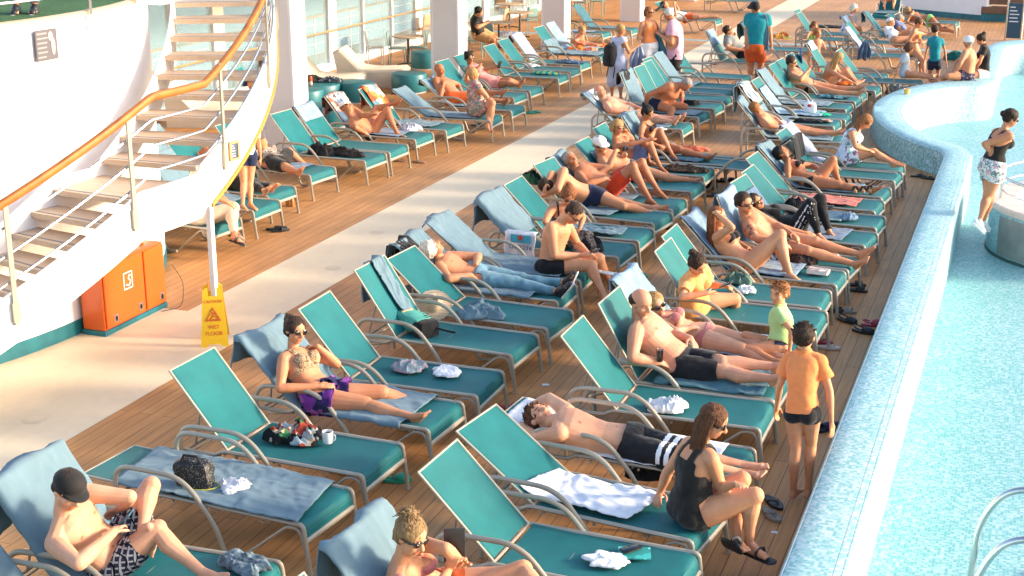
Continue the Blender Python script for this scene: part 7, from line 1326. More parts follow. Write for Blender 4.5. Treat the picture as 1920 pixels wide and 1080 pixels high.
hp('grey_bag', 'grey patterned bag beside the pool curb near the girl in grey', 'bag', (-2.858, 32.174, 0), .24, .2, .36, blotch('grey_mesh', [(.30, .30, .29), (.2, .2, .2), (.4, .39, .38)], 40), .1, 42, .5)
hp('black_bag', 'black bag lying under the black halter bikini woman\'s neighbour lounger', 'bag', (-4.709, 21.556, 0), .16, .12, .24, 'black', .1, 43, .5)
hp('orange_bag', 'orange and dark bag on the seat of the turned lounger', 'bag', (-5.179, 22.576, 0.39), .26, .14, .10, cloth('coral_orange_bag', (.62, .13, .06), .2), -.1, 44, .4)
hp('camouflage_bag', 'dark brown bag between the raised knees and the tattooed man', 'bag', (-2.382, 16.322, 0.395), .18, .12, .18, blotch('dark_bag', [(.03, .02, .018), (.07, .04, .03), (.02, .018, .02)], 18), .2, 45, .6)
hp('white_hat', 'white cloth hat between the tattooed man\'s shins', 'hat', (-2.141, 16.712, 0.395), .12, .11, .10, 'white', .2, 46, .3)
hp('black_bag', 'tall black bag standing on the lounger with the coral cloth', 'bag', (-2.929, 18.853, 0.39), .15, .13, .36, 'black', .1, 47, .35)
hp('towel_knot', 'knotted corner of the blue towel behind the striped track pants', 'towel', (-2.165, 18.648, 0.4), .12, .10, .11, 'towel_light', .4, 48)
hp('swimsuit', 'orange swim cloth at the blond girl\'s hips', 'cloth', (-3.802, 30.502, 0.4), .14, .1, .1, 'orange_cloth', .2, 49, .5)
hp('black_bag', 'black bag leaning on the red-haired woman', 'bag', (-4.884, 15.975, 0.39), .15, .13, .34, 'black', .1, 50, .35)
hp('dark_clothes', 'dark clothes lying on a far lounger behind the white-haired woman', 'clothes', (-5.555, 41.108, 0.39), .5, .16, .12, 'black', 0, 51, .6)
hp('white_bag_heap', 'white carrier bag beside the man drinking at the table', 'bag', (-13.684, 36.509, 0.3), .2, .18, .3, 'white', .1, 52, .5)
hp('dark_bag', 'dark bag lying on the round teal stools by the white chaises', 'bag', (-14.480, 26.892, 0.42), .34, .2, .2, 'black', .1, 53, .6)
hp('dark_cloth', 'patterned dark cloth on the round teal stools', 'cloth', (-14.024, 26.918, 0.44), .26, .18, .13, blotch('grey_net', [(.05, .07, .1), (.3, .33, .38), (.03, .04, .05)], 30), .1, 54, .8)
# ------------------------------------------------------------------ mesh bag, backpacks, hat, cups, phones, books
M['mesh_black'] = mat('black_mesh', (.02, .02, .022), .5); vv_ = coords(M['mesh_black']); vo = nd(M['mesh_black'], 'ShaderNodeTexVoronoi'); vo.inputs['Scale'].default_value = 75; ln(M['mesh_black'], vv_, vo.inputs['Vector'])
ln(M['mesh_black'], ramp(M['mesh_black'], vo.outputs[0], [(.2, (.30, .28, .25)), (.32, (.012, .012, .014))]), bs(M['mesh_black']).inputs['Base Color'])
def blob(c, rad, a=.15, sc_=9, rz=0, n=24, sq=.75):
    q = MB(); Mz = Matrix.Rotation(rz, 3, 'Z')
    def f(p):
        l = max(abs(p.x / rad[0]), abs(p.y / rad[1]), abs(p.z / rad[2]), 1e-3); w_ = V((p.x, p.y, p.z)) * (1 + (1 / l - 1) * sq * .6)
        return w_ * (1 + a * fbm((p.x * sc_ + c[0], p.y * sc_, p.z * sc_), 3))
    q.ell(c, rad, Mz, n, n, f); return q
p = V((-5.668, 8.426, 0.39)); t = thing('mesh_bag', 'black dotted mesh bag standing on the long blue towel', 'bag', p, .15)
obj('pouch', blob((0, 0, .12), (.16, .09, .13)), M['mesh_black'], t)
q = MB(); q.tube([(-.08, -.05, .22), (-.05, -.06, .29), (.05, -.06, .29), (.08, -.05, .22)], .012, 6); obj('handle', q, M['black'], t)
q = MB(); q.tube([(.02 + .165 * math.cos(a * .3), .0 + .095 * math.sin(a * .3), .03) for a in range(21)], .006, 5, close=True); obj('trim', q, mat('yellow_trim', (.45, .42, .05), .6), t)
M['mint'] = vary(mat('mint_nylon', (.10, .40, .30), .6), (.10, .40, .30), .15, 8)
p = V((-5.675, 12.470, 0.42)); t = thing('backpack', 'mint green backpack with cord lacing leaning on the backrest', 'backpack', p, -.5)
b_ = blob((0, 0, .06), (.24, .12, .09), .06); obj('body', b_, M['mint'], t)
q = MB()
for k in range(4): q.tube([(-.04 + .06 * k, -.09, .12), (.02 + .06 * k, .08, .14)], .004, 5)
for k in range(3): q.tube([(.02 + .06 * k, -.09, .12), (-.04 + .06 * k + .06, .08, .14)], .004, 5)
obj('lacing', q, M['black'], t); obj('base', blob((.20, 0, .03), (.10, .13, .10), .08), M['black'], t)
q = MB(); q.rbox((-.10, 0, .145), (.03, .14, .02), .005); obj('strap', q, mat('tan_webbing', (.5, .38, .2), .7), t)
q = MB(); q.tube(curve([(.24, .05, .05), (.36, .10, .03), (.48, .16, .02)], 5, .05), .012, 6); obj('shoulder_strap', q, M['black'], t)
p = V((-5.713, 13.062, 0.42)); t = thing('straw_hat', 'woven straw hat lying against the dark bag', 'hat', p, .3)
M['straw'] = stripes('woven_straw', (.62, .50, .36), (.34, .25, .16), 80, 'Z'); q = MB()
Mh = Matrix.Rotation(R(38), 3, 'X'); q.lathe([(0, .10), (.06, .098), (.09, .07), (.10, .0), (.17, -.02), (.20, -.012), (.20, -.02), (.10, -.01)], (0, 0, .05), 28, M=Mh); obj('crown', q, M['straw'], t)
def backpack_on(p, rz, label):
    t = thing('backpack', label, 'backpack', p, rz); obj('body', blob((0, 0, .25), (.15, .10, .25), .05), M['black'], t); obj('pocket', blob((0, -.09, .15), (.11, .05, .13), .05), M['black'], t)
    for s in (-1, 1):
        q = MB(); q.tube(curve([(s * .09, .08, .46), (s * .12, .24, .44), (s * .13, .22, .15), (s * .1, .08, .04)], 6, .08), .014, 6, .4); obj('strap', q, M['black'], t)
        q = MB(); q.tube([(s * .12, .05, .05), (s * .13, 0, -.22)], .010, 6); obj('strap', q, M['black'], t)
    q = MB(); q.tube([(-.04, .06, .48), (0, .06, .53), (.04, .06, .48)], .01, 6); obj('grab_handle', q, M['black'], t)
    return t
bp = PJ['backpackwoman'][2]; nkp = V(bp['nk']); backpack_on((nkp.x - .13, nkp.y - .20, nkp.z - .62), R(-40), 'black backpack worn by the woman in the lilac dress')
def cup(p, label, r=.038, h=.085, m=None, liquid=(.03, .015, .01)):
    t = thing('cup', label, 'cup', p); q = MB(); q.lathe([(r * .8, 0), (r * .97, h * .15), (r, h), (r - .004, h), (r * .85, .01), (0, .008)], n=20); obj('body', q, m or mat('white_ceramic', (.78, .75, .76), .2), t)
    q = MB(); q.lathe([(r - .005, h * .8), (0, h * .8)], n=16); obj('drink', q, mat('drink', liquid, .1), t)
    q = MB(); q.tube(curve([(r, 0, h * .8), (r + .025, 0, h * .75), (r + .02, 0, h * .3), (r, 0, h * .25)], 5, .01), .005, 6); obj('handle', q, m or M['tile_white'], t); return t
cup((-5.127, 9.544, 0.395), 'white cup standing on the seat next to the dark floral bag', .045, .10)
M['clear'] = mat('clear_plastic', (.9, .9, .9), .05, trans=1.)
def tumbler(p, label, liq, h=.12):
    t = thing('glass', label, 'glass', p); q = MB(); q.lathe([(.028, 0), (.036, h), (.034, h), (.026, .004), (0, .004)], n=16); obj('tumbler', q, M['clear'], t)
    q = MB(); q.lathe([(0, .005), (.025, .005), (.033, h * .88), (0, h * .88)], n=16); obj('drink', q, mat('liquid', liq, .15), t); return t
tumbler((-2.948, 11.822, 0.6), 'glass of cola held on the armrest by the balding man', (.06, .012, .006), .13)
q = MB(); tumbler((-13.147, 32.864, 0.73), 'glass of amber drink on the table by the man in black', (.45, .16, .03))
def book(p, rz, label, w=.14, l=.20, h=.03, cov=(.5, .2, .2), open_=False, pg=(.72, .68, .62)):
    t = thing('book', label, 'book', p, rz); q = MB(); q.box((0, 0, h / 2), (l - .006, w - .006, h - .004)); obj('pages', q, mat('pages', pg, .8), t, False)
    q = MB(); q.box((0, 0, h), (l, w, .003)); q.box((0, 0, .001), (l, w, .003)); q.box((0, w / 2, h / 2), (l, .003, h)); obj('cover', q, blotch('book_cover', [cov, tuple(c * .6 for c in cov), tuple(min(1, c * 1.5 + .1) for c in cov)], 14, .4), t, False); return t
book((-2.142, 15.930, 0.395), -.1, 'paperback with a reddish cover on the lounger beside the raised-arm woman', .15, .24, .045, (.45, .38, .36))
bk = book((-2.393, 12.189, 0.4), -.15, 'thick red paperback under the balding man\'s calf', .10, .22, .09, (.45, .02, .015))
q = MB()
for k in range(5): q.box((-.085 + k * .042, -.0525, .055), (.028, .002, .035))
obj('lettering', q, M['white'], bk, False)
book((-2.263, 8.543, 0.395), .3, 'teal leaflet under the phone at the bottom edge', .17, .22, .006, (.05, .42, .38))
book((-4.434, 15.083, 0.395), -.2, 'white papers lying at the foot of the red-haired woman\'s lounger', .10, .24, .01, (.6, .66, .7))
book((-5.904, 22.984, 0.6), .8, 'open white book propped beside the reading woman\'s knee', .16, .30, .02, (.65, .66, .72))
def phone(p, label, rx=0, ry=0, rz=0, w=.075, l=.15, col=(.02, .02, .022), cat='phone'):
    t = thing(cat, label, cat, p, rz); Rm = (Matrix.Rotation(ry, 3, 'Y') @ Matrix.Rotation(rx, 3, 'X')); q = MB(); q.rbox((0, 0, 0), (l, w, .010), .003, Rm); obj('case', q, mat('phone_case', col, .4), t)
    q = MB(); q.rbox(Rm @ V((0, 0, .0056)), (l * .92, w * .9, .002), .0008, Rm); obj('screen', q, mat('screen', (.01, .012, .015), .08), t); return t
phone((-2.298, 8.572, 0.415), 'black wallet phone on the teal leaflet at the bottom edge', 0, 0, 1.0, .085, .15, (.03, .02, .018))
j = PJ['capman'][2]; w1, w2 = V(j['hR']), V(j['hL']); phone(w1 + V((.03, 0, .04)), 'blue phone in the hand of the man in the black cap', .5, -.7, -.3, .075, .155, (.04, .16, .26))
j = PJ['bunwoman'][2]; w1 = (V(j['wR']) + V(j['wL'])) / 2; phone(V((-3.062, 7.265, 0.93)), 'black tablet held up by the blond woman with the bun', 0, -1.45, -1.1, .13, .24, cat='tablet')
j = PJ['phoneman'][2]; phone((V(j['hR']) + V(j['hL'])) / 2 + V((.03, 0, .02)), 'black phone in the hands of the man in black trunks', .2, -.4, -.3, .075, .15)
j = PJ['orangetee'][2]; phone((V(j['hR']) + V(j['wL'])) / 2 + V((.06, 0, .04)), 'phone in the hands of the girl in the orange t-shirt', .2, -.5, -.3, .075, .15)
j = PJ['pinkwoman'][2]; phone(V(j['wL']) + V((.12, -.02, .06)), 'black phone held out by the woman in pink', 0, -1.2, -.5, .09, .17)
j = PJ['whitecap'][2]; t = thing('camera', 'small dark camera in the hands of the man in the white cap', 'camera', (V(j['wR']) + V(j['wL'])) / 2 + V((.06, 0, .06))); q = MB(); q.rbox((0, 0, 0), (.05, .11, .07), .01); obj('body', q, M['rubber'], t); q = MB(); q.lathe([(.025, 0), (.025, .03), (0, .03)], (.02, 0, 0), 14, M=Matrix.Rotation(R(90), 3, 'Y')); obj('lens', q, M['glass_dark'], t)
phone((-2.539, 19.192, 0.42), 'black speaker box on the foot end of the track pants lounger', 0, 0, -.05, .10, .22, (.015, .015, .018), 'speaker')
q = MB(); phone((-11.122, 22.940, 0.41), 'phone lying on the blue towel beside the man in goggles', 0, 0, .2, .07, .14)
# magazine of the dark-haired man, tablet of the far reader
j = PJ['darkman'][2]; m1 = V((-4.732, 30.443, 0.98)); t = thing('magazine', 'blue magazine held up by the dark-haired man', 'magazine', m1, .3)
q = MB(); q.grid([[(-.02 + .03 * abs(i) , i * .14, -.16), (.0 + .03 * abs(i) - .06, i * .14, .16)] for i in (-1, 0, 1)]); o_ = obj('pages', q, cloth('magazine_print', (.14, .17, .33), .4, .4, 0, .1), t); o_.modifiers.new('s', 'SOLIDIFY').thickness = .006; bake(o_)
t = thing('book', 'black book held up beside the man in the pink polo', 'book', (-10.031, 38.944, 1), .4); q = MB(); q.rbox((0, 0, 0), (.03, .22, .30), .004, Matrix.Rotation(.9, 3, 'Y')); obj('cover', q, M['rubber'], t)
# plate, carrier bag, sunglasses case, can
t = thing('plate', 'white plate with food scraps near the curly-haired child\'s feet', 'plate', (-3.519, 25.928, 0.39)); q = MB(); q.lathe([(0, .004), (.08, .006), (.12, .02), (.12, .016), (.08, 0), (0, 0)], n=24); obj('dish', q, M['tile_white'], t); obj('food', blob((.01, 0, .02), (.05, .04, .02), .4), M['orange_tee'], t)
t = thing('carrier_bag', 'white knotted carrier bag beside the green wrapper', 'bag', (-3.934, 26.675, 0.39)); obj('body', blob((0, 0, .10), (.12, .10, .12), .12), M['white'], t); q = MB(); q.tube([(-.02, 0, .2), (-.05, 0, .27)], [.02, .006], 6); obj('ear', q, M['white'], t); q = MB(); q.tube([(.02, 0, .2), (.05, 0, .27)], [.02, .006], 6); obj('ear', q, M['white'], t); q = MB(); q.ell((0, -.08, .16), (.04, .02, .03)); obj('print', q, M['red_shorts'], t)
for i, (pp_, lb) in enumerate((((-2.270, 20.164, 0.41), 'left brown sandal beside the tanned woman\'s ankle'), ((-2.164, 20.204, 0.41), 'middle brown sandal beside the tanned woman\'s ankle'), ((-2.083, 20.270, 0.41), 'right brown sandal beside the tanned woman\'s ankle'))):
    t = thing('sandal', lb, 'sandal', pp_, .2, 'brown sandals on the lounger'); q = MB(); q.rbox((0, 0, .03), (.05, .12, .05), .012); obj('sole', q, mat('tan_sole', (.42, .22, .10), .6), t); q = MB(); q.tube([(-.03, 0, .04), (-.02, 0, .09), (.02, 0, .09), (.03, 0, .04)], .02, 6, .4, (0, 1, 0)); obj('strap', q, M['rubber'], t)
t = thing('drink_can', 'orange drink can standing on a round teal stool', 'can', (-14.188, 26.296, 0.43)); q = MB(); q.lathe([(0, 0), (.03, 0), (.033, .01), (.033, .17), (.027, .185), (0, .185)], n=18); obj('can', q, blotch('can_print', [(.72, .10, .02), (.75, .12, .02), (.7, .6, .5)], 22, .3), t)
t = thing('cosmetic_bottles', 'brown sun lotion bottles beneath the foot of the barefoot lounger', 'bottle', (-10.230, 18.179, 0))
for x_ in (-.05, .03):
    q = MB(); q.lathe([(0, 0), (.03, 0), (.03, .10), (.012, .13), (.012, .16), (0, .16)], (x_, 0, 0), 14); obj('bottle', q, mat('amber_bottle', (.45, .16, .03), .3), t)
# record towel on the armrest
t = thing('white_towel', 'white towel with a blue and red crest printed RECORD hanging on an armrest', 'towel', lp('A9', .02, -.40, .575), R(-3))
q = MB(); rows = []
for i in range(13):
    z = .015 - .30 * i / 12; rows.append([(-.20 + .40 * k / 12 + .01 * math.sin(i * .6), -.02 - .012 * math.sin(k * 1.1 + i * .2) - .01 * (i > 0), z) for k in range(13)])
rows = [[(x_, y_ + .09, z_ + .005) for x_, y_, z_ in rows[0]]] + rows
q.grid(rows); o_ = obj('cloth', q, M['towel_white'], t, ang=180); o_.modifiers.new('s', 'SOLIDIFY').thickness = .008; bake(o_)
q = MB(); q.box((.02, -.052, -.055), (.26, .003, .10)); oo = obj('crest_panel', q, mat('print_blue', (.05, .38, .50), .8), t, False)
q = MB()
for a_ in range(5): q.tube([(.02, -.056, -.04), (.02 + .045 * math.cos(a_ * 1.256 + 1.57), -.056, -.04 + .04 * math.sin(a_ * 1.256 + 1.57))], .010, 5)
obj('crest', q, M['red_shorts'], oo)
textmesh('RECORD', .075, mat('print_navy', (.02, .05, .12), .8), t, Matrix.Translation((.02, -.056, -.155)) @ Matrix.Rotation(R(90), 4, 'X') @ Matrix.Rotation(R(180), 4, 'Z'))
# armrest towel held by the pair
def hang(name, label, p, rz, w_, h_, m, seed=0, wob=.05):
    q = MB(); rows = []
    for i in range(17):
        z = -h_ * i / 16; wd_ = w_ * (.35 + .65 * min(1, i / 8)); rows.append([(wd_ * (k / 14 - .5), wob * math.sin(k * 1.3 + seed + i * .15) * (.4 + i / 16), z + .04 * math.sin(k * .9 + seed) * i / 16) for k in range(15)])
    q.grid(rows); o = obj(name, q, M[m], None, ang=180); o.location = p; o.rotation_euler = (0, 0, rz); o.modifiers.new('s', 'SOLIDIFY').thickness = .01; bake(o); return tag(o, label, 'towel')
j = PJ['pinkpolo'][2]; hang('towel', 'dark petrol towel held up between the man in pink and the woman in orange', V(j['wL']) + V((-.12, .05, .02)), -.2, .55, .85, 'towel_teal', 1)
j = PJ['backpackwoman'][2]; hang('towel', 'lilac grey towel held out by the woman with the backpack', V(j['wR']) + V((.02, 0, 0)), .6, .40, .55, 'towel_lilac', 2)
j = PJ['tealman'][2]; sp_ = V(j['nk']); o_ = hang('towel', 'slate blue towel over the shoulder of the man in the teal shirt', sp_ + V((.16, -.10, .0)), -.1, .26, .80, 'towel', 3, .02)
o_ = hang('jacket', 'navy jacket hanging from the backrest with the lilac towel', V((-3.833, 33.912, 0.9)), .3, .3, .4, 'denim', 4); o_['category'] = 'jacket'
o_ = hang('towel', 'pale blue towel hanging over the inner edge of the pool curb by the white-hat man', V((-1.310, 31.623, 0.462)), .2, .5, .30, 'towel_light', 5, .015)
t = thing('cup', 'yellow paper cup lying on the curved pool curb', 'cup', (-2.427, 29.299, 0.452)); q = MB(); q.lathe([(0, 0), (.05, 0), (.065, .10), (.06, .10), (.045, .01)], n=14); obj('body', q, mat('yellow_paper', (.75, .45, .12), .6), t)
# ------------------------------------------------------------------ footwear on the deck
def flip(p, rz, label, m='rubber', kind='flip', grp=None):
    t = thing('sandal' if kind != 'croc' else 'clog', label, 'sandal' if kind != 'croc' else 'clog', p, rz, grp); mm_ = M[m]
    out = []
    for i in range(20):
        a = i / 20 * 6.283; x = .135 * math.cos(a); y = (.046 + .010 * math.cos(a)) * math.sin(a) * (1 - .12 * math.cos(2 * a)); out.append((x, y))
    q = MB(); q.prism(out, .001, .022); obj('sole', q, mm_, t, False)
    q = MB()
    if kind == 'flip': q.tube([(.075, 0, .022), (.055, .0, .045), (.0, .04, .035), (-.02, .047, .02)], .007, 6); q.tube([(.055, .0, .045), (.0, -.04, .035), (-.02, -.047, .02)], .007, 6)
    elif kind == 'slide': q.grid([[(x, .052 * math.cos(R(a)), .02 + .045 * math.sin(R(a))) for a in range(0, 181, 15)] for x in (-.0, .03, .06, .085)])
    else: q.ell((.055, 0, .03), (.075, .05, .045)); q.tube([(-.02, .048, .04), (-.09, .04, .06), (-.11, 0, .065), (-.09, -.04, .06), (-.02, -.048, .04)], .008, 6)
    obj('strap' if kind != 'croc' else 'upper', q, mm_, t); return t
M['grey_rubber'] = vary(mat('grey_tread', (.22, .20, .17), .7), (.22, .20, .17), .4, 30); M['red_rubber'] = mat('red_rubber', (.35, .03, .06), .5); M['green_rubber'] = mat('green_rubber', (.02, .30, .20), .5); M['tan_rubber'] = mat('tan_rubber', (.38, .20, .12), .6); M['white_rubber'] = mat('cream_rubber', (.5, .42, .36), .6)
FL = [((1450, 945), -.9, 'black flip-flop on the deck beside the seated woman\'s feet', 'rubber', 'flip'), ((1446, 968), -.9, 'overturned sandal with a grey patterned sole beside the black flip-flop', 'grey_rubber', 'flip'),
 ((1552, 654), .1, 'cream flip-flop on the deck behind the boy in orange', 'white_rubber', 'flip'), ((1538, 644), .3, 'dark red flip-flop half under a lounger behind the boy in orange', 'red_rubber', 'flip'),
 ((1556, 803), .2, 'black sandal on the deck beyond the boy in orange\'s legs, next to the pool curb', 'rubber', 'slide'), ((1540, 808), .9, 'dark blue sandal behind the boy in orange, nearer the lounger', 'navy', 'slide'),
 ((1603, 536), .2, 'black sandal at the leg of the raised-arm woman\'s lounger', 'rubber', 'slide'), ((1606, 546), -.1, 'second black sandal just in front of the tattooed man\'s lounger', 'rubber', 'slide'),
 ((1564, 585), .1, 'dark patterned sandal beneath the empty lounger behind the girl in orange', 'rubber', 'slide'), ((1583, 586), 0, 'black and white sandal next to the dark patterned one', 'grey_rubber', 'slide'),
 ((1588, 604), -.5, 'black clog on the deck in front of the patterned sandals', 'rubber', 'croc'), ((1618, 624), -.3, 'black clog beside the red one by the pool curb', 'rubber', 'croc'), ((1636, 611), .4, 'dark red clog against the pool curb', 'red_rubber', 'croc'),
 ((516, 432), .2, 'black sandal on the planks near the barefoot child', 'rubber', 'slide'), ((526, 434), .9, 'second black sandal near the barefoot child, farther right', 'rubber', 'slide'),
 ((1722, 332), .3, 'black flip-flop by the bend of the pool curb, left one', 'rubber', 'flip'), ((1741, 336), -.2, 'black flip-flop touching the bend of the pool curb', 'rubber', 'flip'),
 ((992, 213), .1, 'green flip-flop by the walkway near the bald man, left one', 'green_rubber', 'flip'), ((1003, 211), -.1, 'green flip-flop by the walkway near the bald man, right one', 'green_rubber', 'flip'),
 ((750, 303), 0, 'reddish brown sandal under the foot of the goggles man\'s neighbour lounger', 'tan_rubber', 'flip'), ((786, 305), -.1, 'reddish brown sandal on the planks beside the walkway', 'tan_rubber', 'flip'),
 ((1350, 341), .2, 'black wedge sandal under the reading woman\'s lounger, left one', 'rubber', 'slide'), ((1366, 340), 0, 'black wedge sandal under the reading woman\'s lounger, right one', 'rubber', 'slide'),
 ((1334, 369), .2, 'black sandal beside the pale blue towel of the tattooed man', 'rubber', 'slide'), ((1200, 521), -.6, 'green plastic clog on the deck between the two rows', 'green_rubber', 'croc'),
 ((1262, 430), .2, 'dark shoe between the legs of the loungers behind the green clog', 'rubber', 'croc'), ((960, 768), 0, 'dark red sandal behind the fully stretched man\'s head', 'red_rubber', 'slide'), ((742, 903), .3, 'teal sandal under the foot of the empty lounger with the cup', 'green_rubber', 'croc'),
 ((895, 236), .2, 'blue sandal beneath the floral dress woman', 'denim', 'slide')]
FP = [(-1.646, 10.490, .004), (-1.622, 10.263, .004), (-1.793, 14.455, .004), (-1.893, 14.602, .004), (-1.453, 12.250, .004), (-1.516, 12.159, .004), (-1.825, 16.905, .004), (-1.778, 16.686, .004), (-1.912, 15.768, .004), (-1.801, 15.787, .004), (-1.725, 15.442, .004), (-1.511, 15.123, .004), (-1.442, 15.405, .004), (-9.738, 16.840, .004), (-9.639, 16.814, .004), (-1.659, 23.518, .004), (-1.491, 23.409, .004), (-9.607, 26.983, .004), (-9.538, 27.144, .004), (-10.069, 21.722, .004), (-9.726, 21.754, .004), (-4.604, 22.047, .004), (-4.484, 22.133, .004), (-4.500, 20.966, .004), (-4.356, 16.335, .004), (-4.562, 18.817, .004), (-4.318, 11.678, .004), (-4.664, 9.831, .004), (-10.082, 25.333, .004)]
for (xy, rz, lb, mm_, kd), p_ in zip(FL, FP): flip(p_, rz, lb, mm_, kd, 'shoes left on the deck')
def litter(p, s, label, rz):
    q = MB(); q.grid([[(x * s, y * s * .7, .004 + .006 * abs(fbm((x * 3, y * 3, s), 2))) for y in (-.5, 0, .5)] for x in (-.5, 0, .5)]); o = obj('paper_scrap', q, M['white'], None); o.location = p; o.rotation_euler = (0, 0, rz); tag(o, label, 'paper scrap')
litter((-4.233, 12.402, 0), .07, 'white paper scrap on the planks between the two rows', .4); litter((-1.546, 9.985, 0), .05, 'small clear scrap on the planks below the flip-flops', .2)
# ------------------------------------------------------------------ covered side: stools, chaises, tables, chairs
M['pouf'] = vary(mat('teal_vinyl', (.02, .17, .20), .42), (.02, .17, .20), .1, 3)
for p_, r_, lb in (((-14.275, 26.734, 0), .52, 'large round teal stool with a bag and a can on it'), ((-13.551, 27.149, 0), .38, 'round teal stool standing alone in front of the white chaises'), ((-13.043, 28.727, 0), .40, 'round teal stool just left of the pillar behind the bald man'), ((-12.763, 24.342, 0), .38, 'round teal stool behind the goggles man\'s backrest'), ((-14.114, 25.864, 0), .40, 'round teal stool half hidden by the nearest pillar'), ((-14.191, 32.237, 0), .36, 'round teal stool farthest back, beside the table')):
    t = thing('round_stool', lb, 'stool', p_, 0, 'round teal stools'); q = MB(); q.lathe([(0, .42), (r_ * .8, .43), (r_ * .95, .415), (r_, .38), (r_, .05), (r_ * .97, .03)], n=32); obj('cushion', q, M['pouf'], t); q = MB(); q.lathe([(r_ * .93, 0), (r_ * .96, .035), (0, .035)], n=32); obj('base', q, M['tile_white'], t)
M['cream'] = vary(mat('cream_plastic', (.66, .58, .48), .4), (.66, .58, .48), .05, 2)
for p_, rz, lb in (((-14.852, 28.059, 0), .25, 'white moulded chaise nearest the pillar, a bag on it'), ((-14.386, 29.394, 0), .25, 'white moulded chaise in front of the chairs'), ((-15.143, 23.708, 0), .25, 'white moulded chaise seen through the stair treads')):
    t = thing('moulded_chaise', lb, 'chaise', p_, rz, 'white moulded chaises'); q = MB(); P = []
    for yy in (-.48, -.44, 0, .44, .48):
        e = .03 if abs(yy) > .46 else 0; P.append([(-.62 + e, yy, 0), (-.62 + e, yy, .36), (-.70 + e, yy, .78 - e), (-.56, yy, .84 - e), (-.34, yy, .62 - e), (-.12, yy, .40 - e), (.2, yy, .37 - e), (.85 - e, yy, .40 - e), (.92 - e, yy, .34), (.88 - e, yy, 0)])
    q.grid(P); nn = len(P[0]); q.add(P[0], [tuple(range(nn))]); q.add(P[-1], [tuple(range(nn - 1, -1, -1))]); obj('shell', q, M['cream'], t, ang=50)
    q = MB(); q.box((.1, 0, .015), (1.3, .8, .03)); obj('plinth', q, M['rubber'], t, False)
def chair(p, rz, col, label):
    t = thing('cafe_chair', label, 'chair', p, rz, 'cafe chairs by the glass screen'); m_ = M[col]
    q = MB(); q.rbox((0, 0, .45), (.42, .42, .025), .008); obj('seat', q, m_, t)
    q = MB(); q.grid([[(-.20 - .05 * i / 5 , -.2 + .4 * k / 6, .52 + .33 * i / 5 - .02 * (abs(k - 3) == 3) * (i == 5)) for k in range(7)] for i in range(6)]); o = obj('backrest', q, m_, t); o.modifiers.new('s', 'SOLIDIFY').thickness = .02; bake(o)
    for x in (-1, 1):
        for y in (-1, 1):
            q = MB(); q.tube([(x * .18, y * .18, .45), (x * .21, y * .21, 0)], .014, 6); obj('leg', q, m_, t)
    for y in (-1, 1): q = MB(); q.tube([(-.19, y * .19, .45), (-.23, y * .19, .82)], .014, 6); obj('back_post', q, m_, t)
def table(p, label, r_=.38, m_='beige_top'):
    t = thing('cafe_table', label, 'table', p, 0, 'round cafe tables'); q = MB(); q.lathe([(0, .70), (r_ - .01, .70), (r_, .715), (r_ - .01, .73), (0, .73)], n=28); obj('top', q, M[m_], t)
    q = MB(); q.tube([(0, 0, .03), (0, 0, .70)], .028, 8); obj('column', q, M['chair_grey'], t)
    for a in range(4): q = MB(); q.tube([(0, 0, .05), (.28 * math.cos(a * 1.571 + .4), .28 * math.sin(a * 1.571 + .4), .015)], .018, 6); obj('foot', q, M['chair_grey'], t)
M['beige_top'] = mat('beige_tabletop', (.45, .33, .22), .4); M['chair_grey'] = mat('dark_grey_steel', (.06, .06, .06), .4, .5); M['chair_white'] = mat('white_chair', (.68, .66, .63), .4); M['chair_green'] = mat('grey_green_chair', (.16, .27, .27), .4); M['chair_tan'] = mat('tan_chair', (.50, .32, .18), .5)
for a in (((704, 122), .6, 'chair_white', 'white cafe chair nearest the white chaises'), ((746, 124), .3, 'chair_green', 'grey green cafe chair beside the lone round stool'), ((784, 122), 3.4, 'chair_green', 'grey green cafe chair partly behind the second pillar'), ((790, 84), 3.0, 'chair_tan', 'tan cafe chair with slatted back left of the second pillar'), ((892, 108), .2, 'chair_green', 'pale green cafe chair behind the woman in pink'), ((868, 72), .2, 'chair_tan', 'tan cafe chair behind the man in black'), ((900, 82), .1, 'chair_green', 'grey green cafe chair under the man in black'), ((935, 72), 3.2, 'chair_tan', 'wooden cafe chair across the table from the man in black'), ((942, 40), 1.6, 'chair_tan', 'tan cafe chair near the top edge left of the third pillar'), ((975, 36), 1.6, 'chair_white', 'white cafe chair near the top edge left of the third pillar'), ((990, 66), 2.6, 'chair_green', 'grey green cafe chair touching the third pillar'), ((1090, 30), 1.6, 'chair_green', 'grey green cafe chair beyond the third pillar, left one'), ((1120, 28), 1.6, 'chair_green', 'grey green cafe chair beyond the third pillar, right one'), ((925, 104), 1.2, 'chair_green', 'grey green cafe chair behind the two empty loungers')): chair(CHP[a[0]], a[1], a[2], a[3])
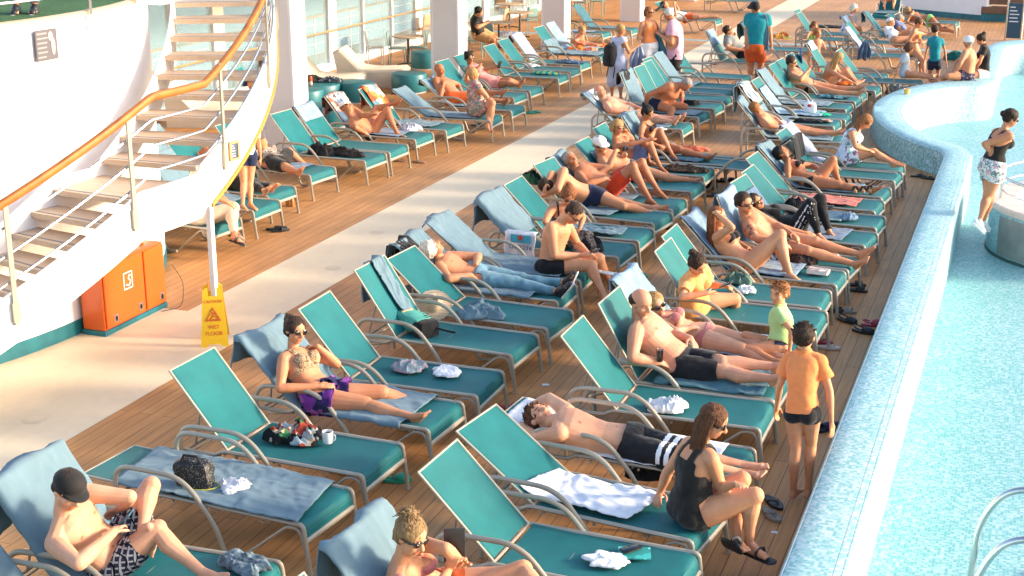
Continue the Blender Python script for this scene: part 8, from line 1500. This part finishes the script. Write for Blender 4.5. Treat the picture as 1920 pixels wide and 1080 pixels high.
for k_, lb in (((766, 122), 'round cafe table between the chairs left of the second pillar'), ((868, 98), 'cafe table with the amber drink beside the pillar'), ((935, 92), 'round cafe table of the man in black'), ((975, 70), 'round cafe table left of the third pillar'), ((955, 52), 'round cafe table near the top edge'), ((1070, 42), 'white cafe table beyond the third pillar')): table(CHP[k_], lb, .40, 'beige_top' if k_[0] != 1070 else 'chair_white')
# ------------------------------------------------------------------ light and camera
wd = bpy.data.worlds.new('World'); sc.world = wd; wd.use_nodes = True
sky = wd.node_tree.nodes.new('ShaderNodeTexSky'); sky.sky_type = 'NISHITA'; sky.sun_disc = False
SUN_EL, SUN_AZ = R(17), R(17)          # azimuth measured from +X towards +Y
sky.sun_elevation = SUN_EL; sky.sun_rotation = R(90) - SUN_AZ
sky.air_density = 1.0; sky.dust_density = 2.0
bg = wd.node_tree.nodes['Background']; bg.inputs[1].default_value = .15; wd.node_tree.links.new(sky.outputs[0], bg.inputs[0])
sl = bpy.data.lights.new('Sun', 'SUN'); sl.energy = 2.2; sl.angle = R(9); sl.color = (1, .82, .62)
so = bpy.data.objects.new('Sun', sl); C.objects.link(so)
d = V((math.cos(SUN_AZ) * math.cos(SUN_EL), math.sin(SUN_AZ) * math.cos(SUN_EL), math.sin(SUN_EL))); so.rotation_euler = d.to_track_quat('Z', 'Y').to_euler()
cam = bpy.data.cameras.new('Camera'); co_ = bpy.data.objects.new('Camera', cam); C.objects.link(co_); sc.camera = co_
cam.sensor_width = 36; cam.lens = 36 * 2667 / 1920; cam.clip_end = 2000; cam.clip_start = .1
pitch = math.atan((540 + 265) / 2667); yaw = math.atan((1990 - 960) / (2667 / math.cos(pitch)))
co_.location = (0, 0, 4.95); co_.rotation_euler = (R(90) - pitch, 0, yaw)
sc.view_settings.view_transform = 'Standard'; sc.view_settings.look = 'None'; sc.view_settings.exposure = 1.68; sc.view_settings.gamma = 1
sc.render.film_transparent = False
sc.cycles.use_denoising = True
sc.cycles.max_bounces = 6; sc.cycles.transparent_max_bounces = 8
